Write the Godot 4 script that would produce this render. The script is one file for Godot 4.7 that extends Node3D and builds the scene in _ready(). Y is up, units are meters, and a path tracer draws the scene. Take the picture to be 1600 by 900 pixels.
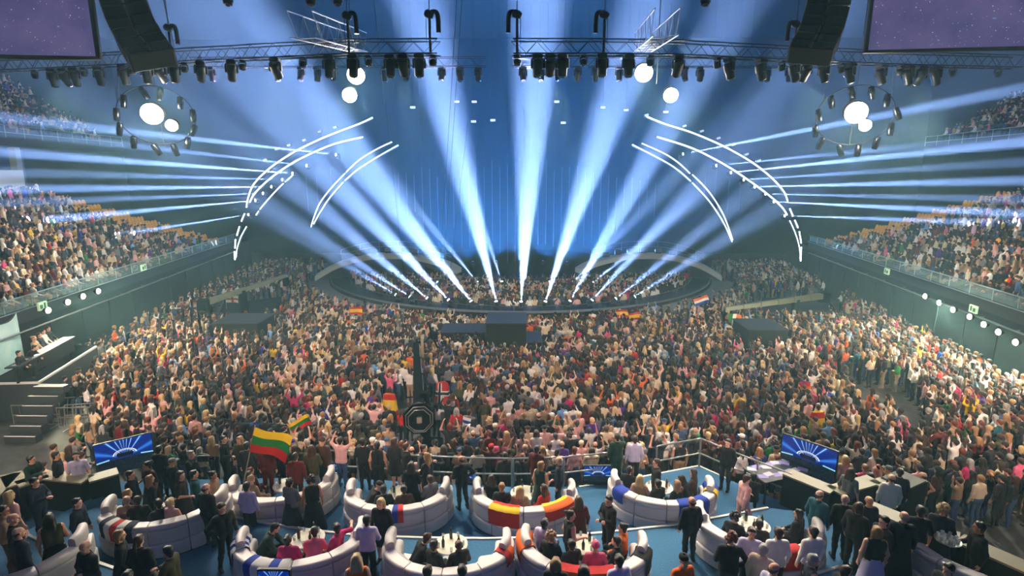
extends Node3D
# ---------------------------------------------------------------- the place
func _ready() -> void:
	var cam := Camera3D.new(); cam.name = "camera"
	cam.fov = 54.17; cam.near = 0.1; cam.far = 400.0
	cam.position = Vector3(0, 11, 0); cam.rotation = Vector3(-0.2018, 0.01364, 0)
	add_child(cam)
	var we := WorldEnvironment.new(); we.name = "air"
	var e := Environment.new()
	e.background_mode = Environment.BG_COLOR; e.background_color = Color(0, 0, 0)
	e.tonemap_mode = Environment.TONE_MAPPER_LINEAR; e.tonemap_exposure = 1.0
	e.sdfgi_enabled = true; e.ssao_enabled = true; e.ssil_enabled = true
	e.volumetric_fog_enabled = true; e.volumetric_fog_density = HAZE; e.volumetric_fog_albedo = Color(0.68, 0.92, 1.0); e.volumetric_fog_anisotropy = 0.15
	we.environment = e; add_child(we)
	R.seed = 20
	make_heads(); eyes_shared = eye_mesh.mesh(); mouth_shared = mouth_mesh.mesh()
	for p in ["stand", "clap", "crossed", "cheer", "phone", "drink", "hip", "walk", "sit", "sit_lean", "sit_arm"]: make_pose(p)
	hall(); stands(); stage(); rig(); platform(); booth(); floor_things()
	guests(); crowd(); flags()
var R := RandomNumberGenerator.new()
const HAZE := 0.0032
const BEAM := Color(0.82, 0.77, 1.0)
const WARM := Color(1.0, 0.95, 0.86)
func spot(parent: Node3D, at: Vector3, to: Vector3, energy: float, angle: float, col: Color, size := 0.1, soft := 1.0) -> void:
	var s := SpotLight3D.new(); s.name = "glow"
	s.light_energy = energy; s.spot_angle = angle; s.spot_angle_attenuation = soft; s.light_color = col; s.light_size = size
	s.spot_range = 120.0; s.spot_attenuation = 2.0; s.shadow_enabled = true
	parent.add_child(s, true)
	s.global_transform = aim(at, to)
func omni(parent: Node3D, at: Vector3, energy: float, col: Color, size := 0.1) -> void:
	var s := OmniLight3D.new(); s.name = "glow"
	s.light_energy = energy; s.light_color = col; s.light_size = size; s.omni_range = 120.0; s.omni_attenuation = 2.0; s.shadow_enabled = true
	parent.add_child(s, true)
	s.global_position = at

# a point of the side stands: how far along the wall (towards the camera), how far out, how high
func sp(s: int, along: float, out: float, y: float) -> Vector3:
	return Vector3(s * 25.35, 0, -31.16) + Vector3(-0.1348 * s, 0, 0.9909) * along + Vector3(s * 0.9909, 0, 0.1348) * out + Vector3(0, y, 0)
func strip(m: MB, s: int, a0: float, a1: float, o0: float, o1: float, y0: float, y1: float) -> void:
	var c := (sp(s, a0, o0, y0) + sp(s, a1, o1, y1)) * 0.5
	m.box(Transform3D(Basis(Vector3.UP, -0.1352 * s), c), Vector3(o1 - o0, y1 - y0, a1 - a0))
const ORDINAL := ["first", "second", "third", "fourth", "fifth", "sixth", "seventh", "eighth", "ninth", "tenth", "eleventh", "twelfth", "thirteenth", "fourteenth", "fifteenth", "sixteenth", "seventeenth", "eighteenth", "nineteenth", "twentieth"]
const SIDE := {-1: "left", 1: "right"}

func hall() -> void:
	var concrete := grain(mat("concrete", Color.WHITE, 0.55), 3, 0.02, Color(0.2, 0.2, 0.19), Color(0.34, 0.33, 0.31), 0.12)
	var m := MB.new(); m.bx(Vector3(0, -0.2, -32), Vector3(110, 0.4, 96))
	struct("floor", m, concrete)
	m = MB.new(); m.bx(Vector3(0, 28.2, -32), Vector3(110, 0.4, 96))
	struct("ceiling", m, mat("roof_black", Color(0.05, 0.055, 0.06), 0.9))
	m = MB.new(); m.bx(Vector3(0, 14, -78), Vector3(110, 28, 0.5))
	struct("wall_back", m, mat("drape", Color(0.035, 0.045, 0.055), 0.95))
	m = MB.new(); m.bx(Vector3(0, 14, 14), Vector3(110, 28, 0.5))
	struct("wall_rear", m, mat("drape", Color(0.035, 0.045, 0.055), 0.95))
	for s in [-1, 1]:
		m = MB.new(); m.bx(Vector3(s * 54, 14, -32), Vector3(0.5, 28, 96))
		struct("wall_outer_" + SIDE[s], m, mat("outer", Color(0.06, 0.07, 0.08), 0.9))
		# black hall wall below the stand, hung with cloth panels
		m = MB.new(); strip(m, s, -30.0, 34.0, 0.0, 0.4, 0.0, 3.9)
		var w := struct("wall_" + SIDE[s], m, mat("wall_dark", Color(0.034, 0.046, 0.046), 0.85))
		for i in 20:
			m = MB.new(); strip(m, s, -29.8 + i * 2.7, -27.2 + i * 2.7, -0.04, 0.0, 0.1, 3.3)
			part("panel", m, mat("wall_panel_%d" % (i % 3), [Color(0.04, 0.06, 0.06), Color(0.034, 0.05, 0.05), Color(0.046, 0.064, 0.062)][i % 3], 0.9), w)
		# lamp bar with bright work lights
		m = MB.new(); m.tube([sp(s, -24.0, -0.35, 3.35), sp(s, 30.0, -0.35, 3.35)], 0.05, 6)
		var bar := top("lamp_bar", m, mat("steel", Color(0.5, 0.52, 0.52), 0.4, 0.8), "thin metal bar along the %s wall carrying a line of bright lamps" % SIDE[s], "lamp bar")
		for i in 20:
			m = MB.new(); m.cyl(sp(s, -23.0 + i * 2.7, -0.35, 3.35), sp(s, -23.0 + i * 2.7, -0.05, 3.35), 0.03, 6)
			part("bracket", m, mat("steel", Color(0.5, 0.52, 0.52), 0.4, 0.8), bar)
		var spots: Array = WALL_LAMPS_R if s > 0 else WALL_LAMPS_L
		for wi in spots.size():
			var p: Vector3 = spots[wi]
			var lamp := thing("wall_lamp", "bright round work lamp on the %s wall, %s from the far end of the row" % [SIDE[s], ORDINAL[wi]], "lamp", p, PI / 2 * s, "work lamps on the %s wall bar" % SIDE[s])
			m = MB.new(); m.lathe([[0.1, 0.0], [0.17, 0.12], [0.19, 0.22]], Transform3D(Basis(Vector3.RIGHT, -PI / 2), Vector3(0, 0, 0.12)), 12)
			part("housing", m, mat("black_metal", Color(0.03, 0.03, 0.035), 0.5, 0.3), lamp)
			m = MB.new(); m.lathe([[0.0, 0.0], [0.16, 0.001], [0.13, 0.05], [0.0, 0.07]], Transform3D(Basis(Vector3.RIGHT, -PI / 2), Vector3(0, 0, -0.1)), 12)
			part("lens", m, mat("lens_warm", Color(1.0, 0.97, 0.85), 0.3, 0.0, 14.0), lamp)
			spot(lamp, p + Vector3(-s * 0.25, 0, 0), p + Vector3(-s * 6, -2.2, 1.5), WALL_E, 80.0, Color(1.0, 0.97, 0.82), 0.14)
	# exit signs
	for g in EXIT_SIGNS:
		var sn := thing("exit_sign", g[1], "exit sign", g[0], g[2])
		m = MB.new(); m.bx(Vector3(0, 0, 0), Vector3(0.1, 0.42, 0.62)); part("box", m, mat("sign_white", Color(0.75, 0.85, 0.7), 0.5, 0.0, 0.5), sn)
		for k in [-1, 1]:
			m = MB.new(); m.bx(Vector3(0.055 * k, 0.02, -0.12), Vector3(0.01, 0.26, 0.12)); m.bx(Vector3(0.055 * k, -0.02, 0.14), Vector3(0.01, 0.2, 0.2)); part("pictogram", m, mat("sign_green", Color(0.1, 0.45, 0.25), 0.6), sn)

func stands() -> void:
	var seat := thing("stadium_seat", "", "seat", Vector3.ZERO)
	var yel := mat("seat_yellow", Color(0.95, 0.63, 0.06), 0.5)
	var m := MB.new(); m.cbox(Transform3D(Basis(Vector3.RIGHT, 0.06), Vector3(0, 0.42, -0.02)), Vector3(0.44, 0.06, 0.42), 0.02); part("seat_pan", m, yel, seat)
	m = MB.new()
	var rows := []
	for i in 7:
		var t := i / 6.0
		var hw := 0.215 if t < 0.7 else 0.215 * sqrt(maxf(0.02, 1.0 - pow((t - 0.7) / 0.32, 2)))
		var row := []
		for j in 7:
			var u := j / 3.0 - 1.0
			row.append(Vector3(-u * hw, 0.44 + 0.44 * t, 0.2 + 0.08 * t - 0.05 * u * u))
		rows.append(row)
	m.grid(rows)
	var back := []
	for r in rows:
		var row := []
		for p in r: row.append(p + Vector3(0, 0, 0.03))
		row.reverse(); back.append(row)
	m.grid(back)
	part("seat_back", m, yel, seat)
	m = MB.new(); m.bx(Vector3(0, 0.2, 0.1), Vector3(0.06, 0.42, 0.08)); part("pedestal", m, mat("black_metal", Color(0.03, 0.03, 0.035), 0.5, 0.3), seat)
	var first := true
	var places := []
	for s in [-1, 1]:
		var st := thing("seating_stand", "", "", Vector3.ZERO, 0.0, "", "structure")
		var grey := mat("stand_concrete", Color(0.16, 0.16, 0.165), 0.9)
		for k in 14:
			m = MB.new(); strip(m, s, -24.5 + 0.6 * k, 34.0, 0.4 + 0.8 * k, 1.2 + 0.8 * k, 3.4 + 0.4 * k, 3.9 + 0.4 * k)
			part("step", m, grey, st)
		m = MB.new(); strip(m, s, -24.5, 34.0, 0.4, 11.6, 2.8, 3.4); part("underside", m, grey, st)
		# front parapet and glass-topped rail
		m = MB.new(); strip(m, s, -25.0, 34.0, -0.15, 0.1, 3.7, 4.35); part("parapet", m, mat("parapet", Color(0.12, 0.14, 0.14), 0.7), st)
		var rail := thing("stand_rail", "pale metal handrail with glass panels along front of %s stand" % SIDE[s], "railing")
		var pale := mat("rail_pale", Color(0.62, 0.7, 0.68), 0.35, 0.6)
		m = MB.new(); m.tube([sp(s, -25.5, 0.0, 4.95), sp(s, 34.0, 0.0, 4.95)], 0.04, 6); part("handrail", m, pale, rail)
		m = MB.new(); m.tube([sp(s, -25.0, -0.2, 4.35), sp(s, 34.0, -0.2, 4.35)], 0.03, 6); part("ledge_bar", m, pale, rail)
		for i in 31:
			m = MB.new(); m.cyl(sp(s, -25.0 + i * 1.9, 0.0, 4.3), sp(s, -25.0 + i * 1.9, 0.0, 4.95), 0.025, 6); part("post", m, pale, rail)
			if i < 30:
				m = MB.new(); strip(m, s, -24.95 + i * 1.9, -23.15 + i * 1.9, -0.01, 0.01, 4.38, 4.88); part("pane", m, glass(), rail)
		# upper level: white parapet, boxes with pillars, upper tier
		m = MB.new(); strip(m, s, -15.0, 34.0, 11.6, 11.8, 8.6, 11.2); part("upper_parapet", m, mat("parapet_white", Color(0.78, 0.76, 0.7), 0.7), st)
		m = MB.new(); strip(m, s, -15.0, 34.0, 11.8, 18.0, 9.6, 10.2); part("box_floor", m, grey, st)
		m = MB.new(); strip(m, s, -22.0, 34.0, 16.0, 16.3, 9.2, 13.0); part("box_back_wall", m, mat("box_wall", Color(0.3, 0.33, 0.36), 0.8), st)
		for i in 11:
			m = MB.new(); strip(m, s, -16.6 + i * 4.6, -16.0 + i * 4.6, 12.6, 13.1, 10.2, 13.0); part("pillar", m, mat("pillar", Color(0.55, 0.55, 0.52), 0.8), st)
			m = MB.new(); strip(m, s, -15.4 + i * 4.6, -13.0 + i * 4.6, 15.9, 16.0, 10.6, 12.4); part("box_window", m, mat("box_pane", Color(0.5, 0.5, 0.46), 0.3), st)
		m = MB.new(); strip(m, s, -30.0, 34.0, 11.6, 18.0, 13.0, 13.6); part("upper_deck", m, grey, st)
		for k in 10:
			m = MB.new(); strip(m, s, -30.0, 34.0, 12.4 + 0.85 * k, 13.25 + 0.85 * k, 13.4 + 0.55 * k, 14.0 + 0.55 * k); part("upper_step", m, grey, st)
		var ur := thing("upper_rail", "thin rail on the edge of the upper deck, %s side" % SIDE[s], "railing")
		for y in [14.0, 14.55]:
			m = MB.new(); m.tube([sp(s, -30.0, 11.7, y), sp(s, 34.0, 11.7, y)], 0.03, 6); part("bar", m, pale, ur)
		for i in 32:
			m = MB.new(); m.cyl(sp(s, -30.0 + i * 2.0, 11.7, 13.5), sp(s, -30.0 + i * 2.0, 11.7, 14.55), 0.025, 6); part("post", m, pale, ur)
		# seats and people row by row
		for k in 13:
			var a := -24.0 + 0.62 * k
			var empty: int = [5, 7, 8, 9, 9, 10, 10, 9, 8, 7, 5, 4, 4][k]
			var n := 0
			while a < 22.0:
				var free := n < empty or R.randf() < 0.035
				var y := 3.9 + 0.4 * k
				if free:
					var p := sp(s, a, 0.95 + 0.8 * k, y)
					var yaw: float = s * 1.4347
					var lab := ("empty yellow seat at the far end of the %s row, %s stand" if n < empty else "empty yellow seat among the seated audience in the %s row, %s stand") % [ORDINAL[k], SIDE[s]]
					var gr := ("empty seats at row ends, %s stand" if n < empty else "scattered empty seats, %s stand") % SIDE[s]
					if first:
						first = false
						seat.position = p; seat.rotation.y = yaw; seat.set_meta("label", lab); seat.set_meta("group", gr)
					else: copy(seat, lab, p, yaw, gr)
				elif R.randf() < 0.95:
					places.append([s, sp(s, a + R.randf_range(-0.05, 0.05), 0.9 + 0.8 * k, y), s * (0.9 + R.randf_range(-0.5, 0.4))])
				a += 0.52; n += 1
	var lists := {-1: [], 1: []}
	for q in places: lists[q[0]].append([q[1], q[2], "sit" if R.randf() < 0.8 else "stand"])
	for s in [-1, 1]:
		mass("seated_crowd", "dense seated audience in mixed clothes filling the %s stand" % SIDE[s], lists[s])
		var up := []
		for k in 10:
			var a := -28.5
			while a < 24.0:
				if R.randf() < 0.7: up.append([sp(s, a, 12.7 + 0.85 * k, 14.0 + 0.55 * k), s * 0.9 + R.randf_range(-0.4, 0.4), "sit"])
				a += 0.62
		var box := []
		var a := -15.0
		while a < 22.0:
			if R.randf() < 0.7: box.append([sp(s, a, R.randf_range(12.1, 14.0), 10.2), s * 1.2 + R.randf_range(-0.6, 0.6), "stand"])
			a += 0.9
		mass("upper_crowd", "dim audience on the upper deck, %s side" % SIDE[s], up)
		mass("box_crowd", "people standing in the boxes above the %s stand" % SIDE[s], box)
func glass() -> StandardMaterial3D:
	if mats.has("pane"): return mats.pane
	var g := mat("pane", Color(0.8, 0.95, 0.92, 0.12), 0.05)
	g.transparency = BaseMaterial3D.TRANSPARENCY_ALPHA
	return g

# a mass of small people: one object, copies of a few figures
var far := {}
func far_figure(called: String) -> Dictionary:
	if far.has(called): return far[called]
	var P := pose(called)
	var net := nets(skeleton(P, true), 0.042, 0.05)
	var d := {"P": P}
	d["skin"] = shell(net, [SKIN, NECK, HAND]).mesh()
	d["tops"] = shell(net, [CHEST, BELLY, UPPER_ARM, FOREARM], 0.004).mesh()
	d["legs"] = shell(net, [PELVIS, THIGH, SHIN, FOOT]).mesh()
	for h in ["short", "long"]:
		var b := [[Vector3(0, 0.05, 0.0), Vector3(0, 0.04, 0.04), 0.09, 0.092, SKIN], [Vector3(0, 0.0, 0.05), Vector3(0, -0.04, 0.05), 0.07, 0.05, SKIN]]
		if h == "long":
			for s in [-1, 1]: b.append([Vector3(s * 0.06, 0.0, 0.05), Vector3(s * 0.08, -0.22, 0.07), 0.06, 0.05, SKIN])
		var hm := whole(nets(b, 0.034, 0.03))
		var t: Transform3D = P.head_at
		hm.v = t * hm.v
		for i in hm.n.size(): hm.n[i] = t.basis * hm.n[i]
		d["hair_" + h] = hm.mesh()
	far[called] = d
	return d
const COMMON := ["black", "black", "black", "black", "charcoal", "charcoal", "charcoal", "navy", "white", "white", "white", "cream", "cream", "cream", "grey", "beige", "beige", "pale pink", "pale pink", "dark red", "denim", "olive", "brown", "brown", "black"]
const LOUD := ["red", "pink", "orange", "yellow", "green", "blue", "purple", "teal", "magenta", "light blue"]
func dress() -> String:
	return COMMON[R.randi() % COMMON.size()] if R.randf() < 0.9 else LOUD[R.randi() % LOUD.size()]
func hair_tone() -> String:
	return ["black", "black", "dark brown", "dark brown", "dark brown", "dark brown", "brown", "brown", "brown", "brown", "blond", "blond", "light blond", "grey", "red"][R.randi() % 15]
func mass(called: String, label: String, list: Array) -> void:
	var o := thing(called, label, "crowd", Vector3.ZERO, 0.0, "", "stuff")
	var by := {}
	for q in list:
		var k: String = q[2]
		if not by.has(k): by[k] = []
		by[k].append(q)
	var white := mat("figure", Color.WHITE, 0.8)
	white.vertex_color_use_as_albedo = true
	for k in by:
		var d := far_figure(k)
		var sets := {"skin": [], "tops": [], "legs": [], "hair_short": [], "hair_long": []}
		for q in by[k]:
			var sc := R.randf_range(0.93, 1.05)
			var t := Transform3D(Basis(Vector3.UP, q[1]).scaled(Vector3(sc * R.randf_range(0.95, 1.1), sc, sc)), q[0])
			sets.skin.append([t, SKINS[[0, 0, 1, 1, 1, 2, 2, 4, 3][R.randi() % 9]]])
			sets.tops.append([t, CLOTHS[q[3] if q.size() > 3 else dress()]])
			sets.legs.append([t, CLOTHS[["black", "navy", "denim", "charcoal", "denim", "beige"][R.randi() % 6]]])
			sets["hair_short" if R.randf() < 0.6 else "hair_long"].append([t, HAIRS[hair_tone()]])
		for n in sets:
			var l: Array = sets[n]
			if l.is_empty(): continue
			var mm := MultiMesh.new()
			mm.transform_format = MultiMesh.TRANSFORM_3D; mm.use_colors = true; mm.mesh = d[n]; mm.instance_count = l.size()
			for i in l.size():
				mm.set_instance_transform(i, l[i][0]); mm.set_instance_color(i, (l[i][1] as Color).srgb_to_linear())
			var mi := MultiMeshInstance3D.new(); mi.name = n.replace("_short", "").replace("_long", ""); mi.multimesh = mm; mi.material_override = white
			mi.set_meta("kind", "stuff")
			o.add_child(mi, true)
func ribbon(m: MB, pts: Array, w: float, h: float) -> void:
	# a band of rectangular section; the points run along the middle of its top
	var rings := []
	for i in pts.size():
		var d: Vector3 = pts[mini(i + 1, pts.size() - 1)] - pts[maxi(i - 1, 0)]
		d.y = 0.0
		var sd := d.normalized().cross(Vector3.UP) * w * 0.5
		rings.append([pts[i] - sd, pts[i] + sd, pts[i] + sd - Vector3(0, h, 0), pts[i] - sd - Vector3(0, h, 0)])
	for i in pts.size() - 1:
		for j in 4:
			m.quad(rings[i][j], rings[i][(j + 1) % 4], rings[i + 1][(j + 1) % 4], rings[i + 1][j])
	m.quad(rings[0][3], rings[0][2], rings[0][1], rings[0][0])
	var z: Array = rings[-1]
	m.quad(z[0], z[1], z[2], z[3])
func sector(c: Vector3, r0: float, r1: float, a0: float, a1: float, y0: float, y1: float, n := 40) -> MB:
	var poly := []
	for i in n + 1:
		var a := deg_to_rad(lerpf(a0, a1, float(i) / n)); poly.append(Vector2(c.x + sin(a) * r1, c.z + cos(a) * r1))
	for i in n + 1:
		var a := deg_to_rad(lerpf(a1, a0, float(i) / n)); poly.append(Vector2(c.x + sin(a) * r0, c.z + cos(a) * r0))
	var m := MB.new(); m.prism(poly, y0, y1)
	return m

var mover_parts := {}
func mover(kind: String, label: String, at: Vector3, pan: float, tilt: float, group: String, up := false, glow := "") -> Node3D:
	# moving stage lamp: base box, yoke, barrel, lens. It hangs from its origin (or stands on it).
	var k := 0.62 if kind == "small" else 1.0
	if not mover_parts.has(kind):
		var b := MB.new(); b.cbox(Transform3D(Basis(), Vector3(0, -0.1 * k, 0)), Vector3(0.42, 0.16, 0.4) * k, 0.03 * k); b.bx(Vector3(0, -0.01, 0), Vector3(0.3, 0.05, 0.08) * k)
		var y := MB.new()
		y.cbox(Transform3D(Basis(), Vector3(0, -0.2 * k, 0)), Vector3(0.5, 0.06, 0.14) * k, 0.015 * k)
		for s in [-1, 1]: y.cbox(Transform3D(Basis(), Vector3(s * 0.24 * k, -0.38 * k, 0)), Vector3(0.07, 0.36, 0.16) * k, 0.015 * k)
		var h := MB.new()
		if kind == "small": h.lathe([[0.0, -0.25], [0.18, -0.24], [0.24, -0.2], [0.25, 0.0], [0.2, 0.14], [0.1, 0.2], [0.0, 0.21]], Transform3D().scaled(Vector3.ONE * k), 14)
		else: h.lathe([[0.0, -0.46], [0.15, -0.45], [0.19, -0.4], [0.19, -0.15], [0.215, -0.1], [0.215, 0.18], [0.17, 0.26], [0.0, 0.28]], Transform3D(), 14)
		var l := MB.new(); l.lathe([[0.0, 0.0], [0.13 * k, 0.001], [0.1 * k, 0.025 * k], [0.0, 0.035 * k]], Transform3D(Basis(Vector3.RIGHT, PI), Vector3(0, -0.25 * k if kind == "small" else -0.455, 0)), 12)
		mover_parts[kind] = [b.mesh(), y.mesh(), h.mesh(), l.mesh()]
	var o := thing("added_flood_lamp" if up else "hanging_stage_lamp", label, "stage lamp", at, pan, group)  # the standing ones are the added blue haze floods
	if up: o.rotation = Vector3(0, pan, PI)
	var q: Array = mover_parts[kind]
	var blk := mat("lamp_black", Color(0.035, 0.035, 0.04), 0.38, 0.25)
	part("base", q[0], blk, o); part("yoke", q[1], blk, o)
	var hd := part("barrel", q[2], blk, o, Transform3D(Basis(Vector3.RIGHT, tilt), Vector3(0, -0.46 * k, 0)))
	part("lens", q[3], lens_mat(glow), hd)
	return o
func lens_mat(glow: String) -> StandardMaterial3D:
	if glow == "beam": return mat("lens_beam", Color(0.85, 0.93, 1.0), 0.2, 0.0, 25.0)
	if glow == "blue": return mat("added_lens_blue", Color(0.2, 0.5, 1.0), 0.2, 0.0, 8.0)  # lens of the added blue floods
	if glow == "warm": return mat("lens_glow", Color(1.0, 0.95, 0.85), 0.2, 0.0, 30.0)
	return mat("lens_off", Color(0.12, 0.14, 0.18), 0.08, 0.1)
# a floor lamp whose barrel points along dir, with its beam
func beam_lamp(label: String, group: String, at: Vector3, dir: Vector3, energy: float, angle: float, hang := false) -> void:
	var o := thing("beam_lamp", label, "stage lamp", at, 0.0, group)
	var blk := mat("lamp_black", Color(0.035, 0.035, 0.04), 0.38, 0.25)
	dir = dir.normalized()
	var t := aim(Vector3.ZERO, dir)
	var c := Vector3(0, 0.34, 0)
	var m := MB.new(); m.cbox(Transform3D(Basis(), Vector3(0, 0.06, 0)), Vector3(0.34, 0.12, 0.3), 0.02); part("base", m, blk, o)
	m = MB.new()
	for s in [-1, 1]: m.cbox(Transform3D(Basis(), Vector3(s * 0.19, 0.24, 0)), Vector3(0.05, 0.3, 0.1), 0.01)
	m.cbox(Transform3D(Basis(), Vector3(0, 0.13, 0)), Vector3(0.42, 0.04, 0.1), 0.01)
	part("yoke", m, blk, o)
	var bt := Transform3D(t.basis * Basis(Vector3.RIGHT, -PI / 2), c)
	m = MB.new(); m.lathe([[0.0, -0.18], [0.1, -0.17], [0.14, -0.1], [0.15, 0.12], [0.14, 0.2], [0.0, 0.2]], bt, 12); part("barrel", m, blk, o)
	m = MB.new(); m.lathe([[0.0, 0.2], [0.115, 0.201], [0.09, 0.225], [0.0, 0.235]], bt, 12); part("lens", m, lens_mat("beam"), o)
	spot(o, at + c + dir * 0.3, at + c + dir * 5.0, energy, angle, BEAM, 0.02)

func stage() -> void:
	var C := Vector3(0, 0, -58.4)
	var dark := mat("stage_black", Color(0.03, 0.035, 0.045), 0.22, 0.0)
	var st := thing("stage", "", "", Vector3.ZERO, 0.0, "", "structure")
	part("front_walkway", sector(C, 17.3, 18.9, -72, 72, 0.0, 1.2), dark, st)
	part("main_deck", sector(C + Vector3(0, 0, -4), 0.05, 10.5, -180, 180, 0.0, 1.3, 60), dark, st)
	for s in [-1, 1]:
		part("side_ramp", sector(C, 19.1, 20.9, 26 * s, 74 * s, 0.0, 0.9), mat("ramp_grey", Color(0.42, 0.42, 0.38), 0.7), st)
		part("side_step", sector(C, 18.9, 19.1, 20 * s, 74 * s, 0.0, 1.0), mat("ramp_dark", Color(0.1, 0.1, 0.1), 0.7), st)
	part("edge_strip", sector(C, 18.9, 18.93, -72, 72, 1.05, 1.22), mat("edge_grey", Color(0.4, 0.42, 0.45), 0.4), st)
	part("inner_strip", sector(C, 17.27, 17.3, -72, 72, 1.05, 1.22), mat("edge_grey", Color(0.4, 0.42, 0.45), 0.4), st)
	for s in [-1, 1]:
		var pts := curve(BRIDGE_R if s > 0 else BRIDGE_L, 6)
		var br := thing("arched_bridge", "pale arched walkway bridge with railing on the %s of the stage" % SIDE[s], "bridge")
		var m := MB.new(); ribbon(m, pts, 1.5, 0.42); part("deck", m, mat("bridge_grey", Color(0.72, 0.72, 0.68), 0.6), br)
		var steel := mat("steel", Color(0.5, 0.52, 0.52), 0.4, 0.8)
		for lv in [0.55, 1.05]:
			var up := []
			for p in pts.slice(6, pts.size() - 4): up.append(p + Vector3(0, lv, -0.7))
			m = MB.new(); m.tube(up, 0.03, 6); part("rail", m, steel, br)
		for i in range(6, pts.size() - 4, 4):
			m = MB.new(); m.cyl(pts[i] + Vector3(0, 0, -0.7), pts[i] + Vector3(0, 1.05, -0.7), 0.03, 6); part("post", m, steel, br)
		for i in 6:
			var p: Vector3 = pts[10 + i * 3]
			m = MB.new(); m.cbox(Transform3D(Basis(Vector3.RIGHT, -0.5), p + Vector3(0, 0.22, -0.3)), Vector3(0.62, 0.42, 0.4), 0.04)
			var sp_ := top("floor_monitor", m, mat("monitor_grey", Color(0.34, 0.35, 0.36), 0.6), "wedge shaped floor speaker standing on the %s bridge" % SIDE[s], "speaker", Vector3.ZERO, 0.0, "wedge speakers on the %s bridge" % SIDE[s])
	# upright beams: front row on the walkway, rear row at the back of the pit
	for i in FRONT_BEAMS.size():
		var q: Array = FRONT_BEAMS[i]
		var a := deg_to_rad(q[1])
		beam_lamp("white beam lamp on the curved stage edge, %s from the left" % ORDINAL[i], "front row beam lamps", q[0], Vector3(sin(a), cos(a), 0.06), 130000.0 * q[2], q[3] * 1.18)
	for i in REAR_BEAMS.size():
		var q: Array = REAR_BEAMS[i]
		var a := deg_to_rad(q[1])
		m_plinth(q[0])
		beam_lamp("white beam lamp in the rear row amid the stage audience, %s from the left" % ORDINAL[i], "rear row beam lamps", q[0], Vector3(sin(a), cos(a), 0.0), 60000.0, 4.6)
	# added blue floods, invented to fill the dark haze between the beams
	for i in 7:
		var p := Vector3(-7.5 + i * 2.5, 1.3, -60.5 + absf(i - 3.0) * 0.6)
		var o := mover("small", "added blue flood lamp on the rear stage deck, fills the haze", p, 0.0, 0.15, "added blue floods that fill the haze", true, "blue")
		spot(o, p + Vector3(0, 0.75, 0), p + Vector3((i - 3.0) * 2.2, 12.0, 3.0), 850.0, 64.0, Color(0.34, 0.62, 1.0), 0.2, 0.8)
	# glowing arcs
	for s in [-1, 1]:
		var arcs: Dictionary = ARCS_R if s > 0 else ARCS_L
		for n in arcs:
			var a := thing("light_arc", "%s curved white light strip framing the %s of the stage" % [n, SIDE[s]], "light strip", Vector3.ZERO, 0.0, "curved light strips, %s" % SIDE[s])
			for seg in arcs[n]:
				var pts := curve(seg, 5)
				var m := MB.new(); m.tube(pts, 0.06 if n in ["outermost", "second"] else 0.042, 8); part("tube_lamp", m, mat("strip_light", Color(0.86, 0.93, 1.0), 0.4, 0.0, 5.0), a)
				var bk := []
				for p in pts: bk.append(p + Vector3(0, 0, -0.16))
				m = MB.new(); m.tube(bk, 0.13, 6); part("backing", m, mat("lamp_black", Color(0.035, 0.035, 0.04), 0.38, 0.25), a)
		var sb: Array = SIDE_BEAMS_R if s > 0 else SIDE_BEAMS_L
		for bi in sb.size():
			var q: Array = sb[bi]
			beam_lamp("beam lamp by the %s light arcs throwing a flat beam, %s from the top" % [SIDE[s], ORDINAL[bi]], "side beam lamps, %s" % SIDE[s], q[0], q[1] - q[0], q[2], q[3])
	# hanging light tubes
	for q in TUBES:
		var m := MB.new(); m.tube([q[0], q[1]], 0.05, 6)
		var tg := mat("tube_glow", Color(0.06, 0.07, 0.08), 0.5)
		tg.emission_enabled = true; tg.emission = Color(0.55, 0.72, 1.0); tg.emission_energy_multiplier = 0.12
		var lt := top("light_tube", m, tg, "slim vertical light tube hanging behind the stage", "light tube", Vector3.ZERO, 0.0, "vertical light tubes")
		m = MB.new(); m.cyl(q[0], Vector3(q[0].x, 28.0, q[0].z), 0.008, 4); part("hanging_wire", m, mat("wire_black", Color(0.02, 0.02, 0.02), 0.6), lt)
	# audience inside the ring
	var l := []
	for i in 30:
		for j in 40:
			var p := Vector3(-16.2 + j * 0.83 + (i % 2) * 0.4 + R.randf_range(-0.15, 0.15), 0, -41.3 - i * 0.56 + R.randf_range(-0.1, 0.1))
			var r := (p - C).length()
			if r < 16.9 and p.z > -53.5 and (p - C - Vector3(0, 0, -4)).length() > 11.0: l.append([p, R.randf_range(-0.4, 0.4), ["stand", "stand", "clap", "cheer"][R.randi() % 4]])
	mass("ring_crowd", "audience packed inside the curved stage walkway", l)
func m_plinth(p: Vector3) -> void:
	var m := MB.new(); m.bx(Vector3(p.x, p.y * 0.5 - 0.005, p.z), Vector3(0.6, p.y - 0.01, 0.6))
	top("lamp_plinth", m, mat("stage_black", Color(0.03, 0.035, 0.045), 0.22), "dark plinth under a rear row beam lamp", "plinth", Vector3.ZERO, 0.0, "plinths of the rear beam lamps")

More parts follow.
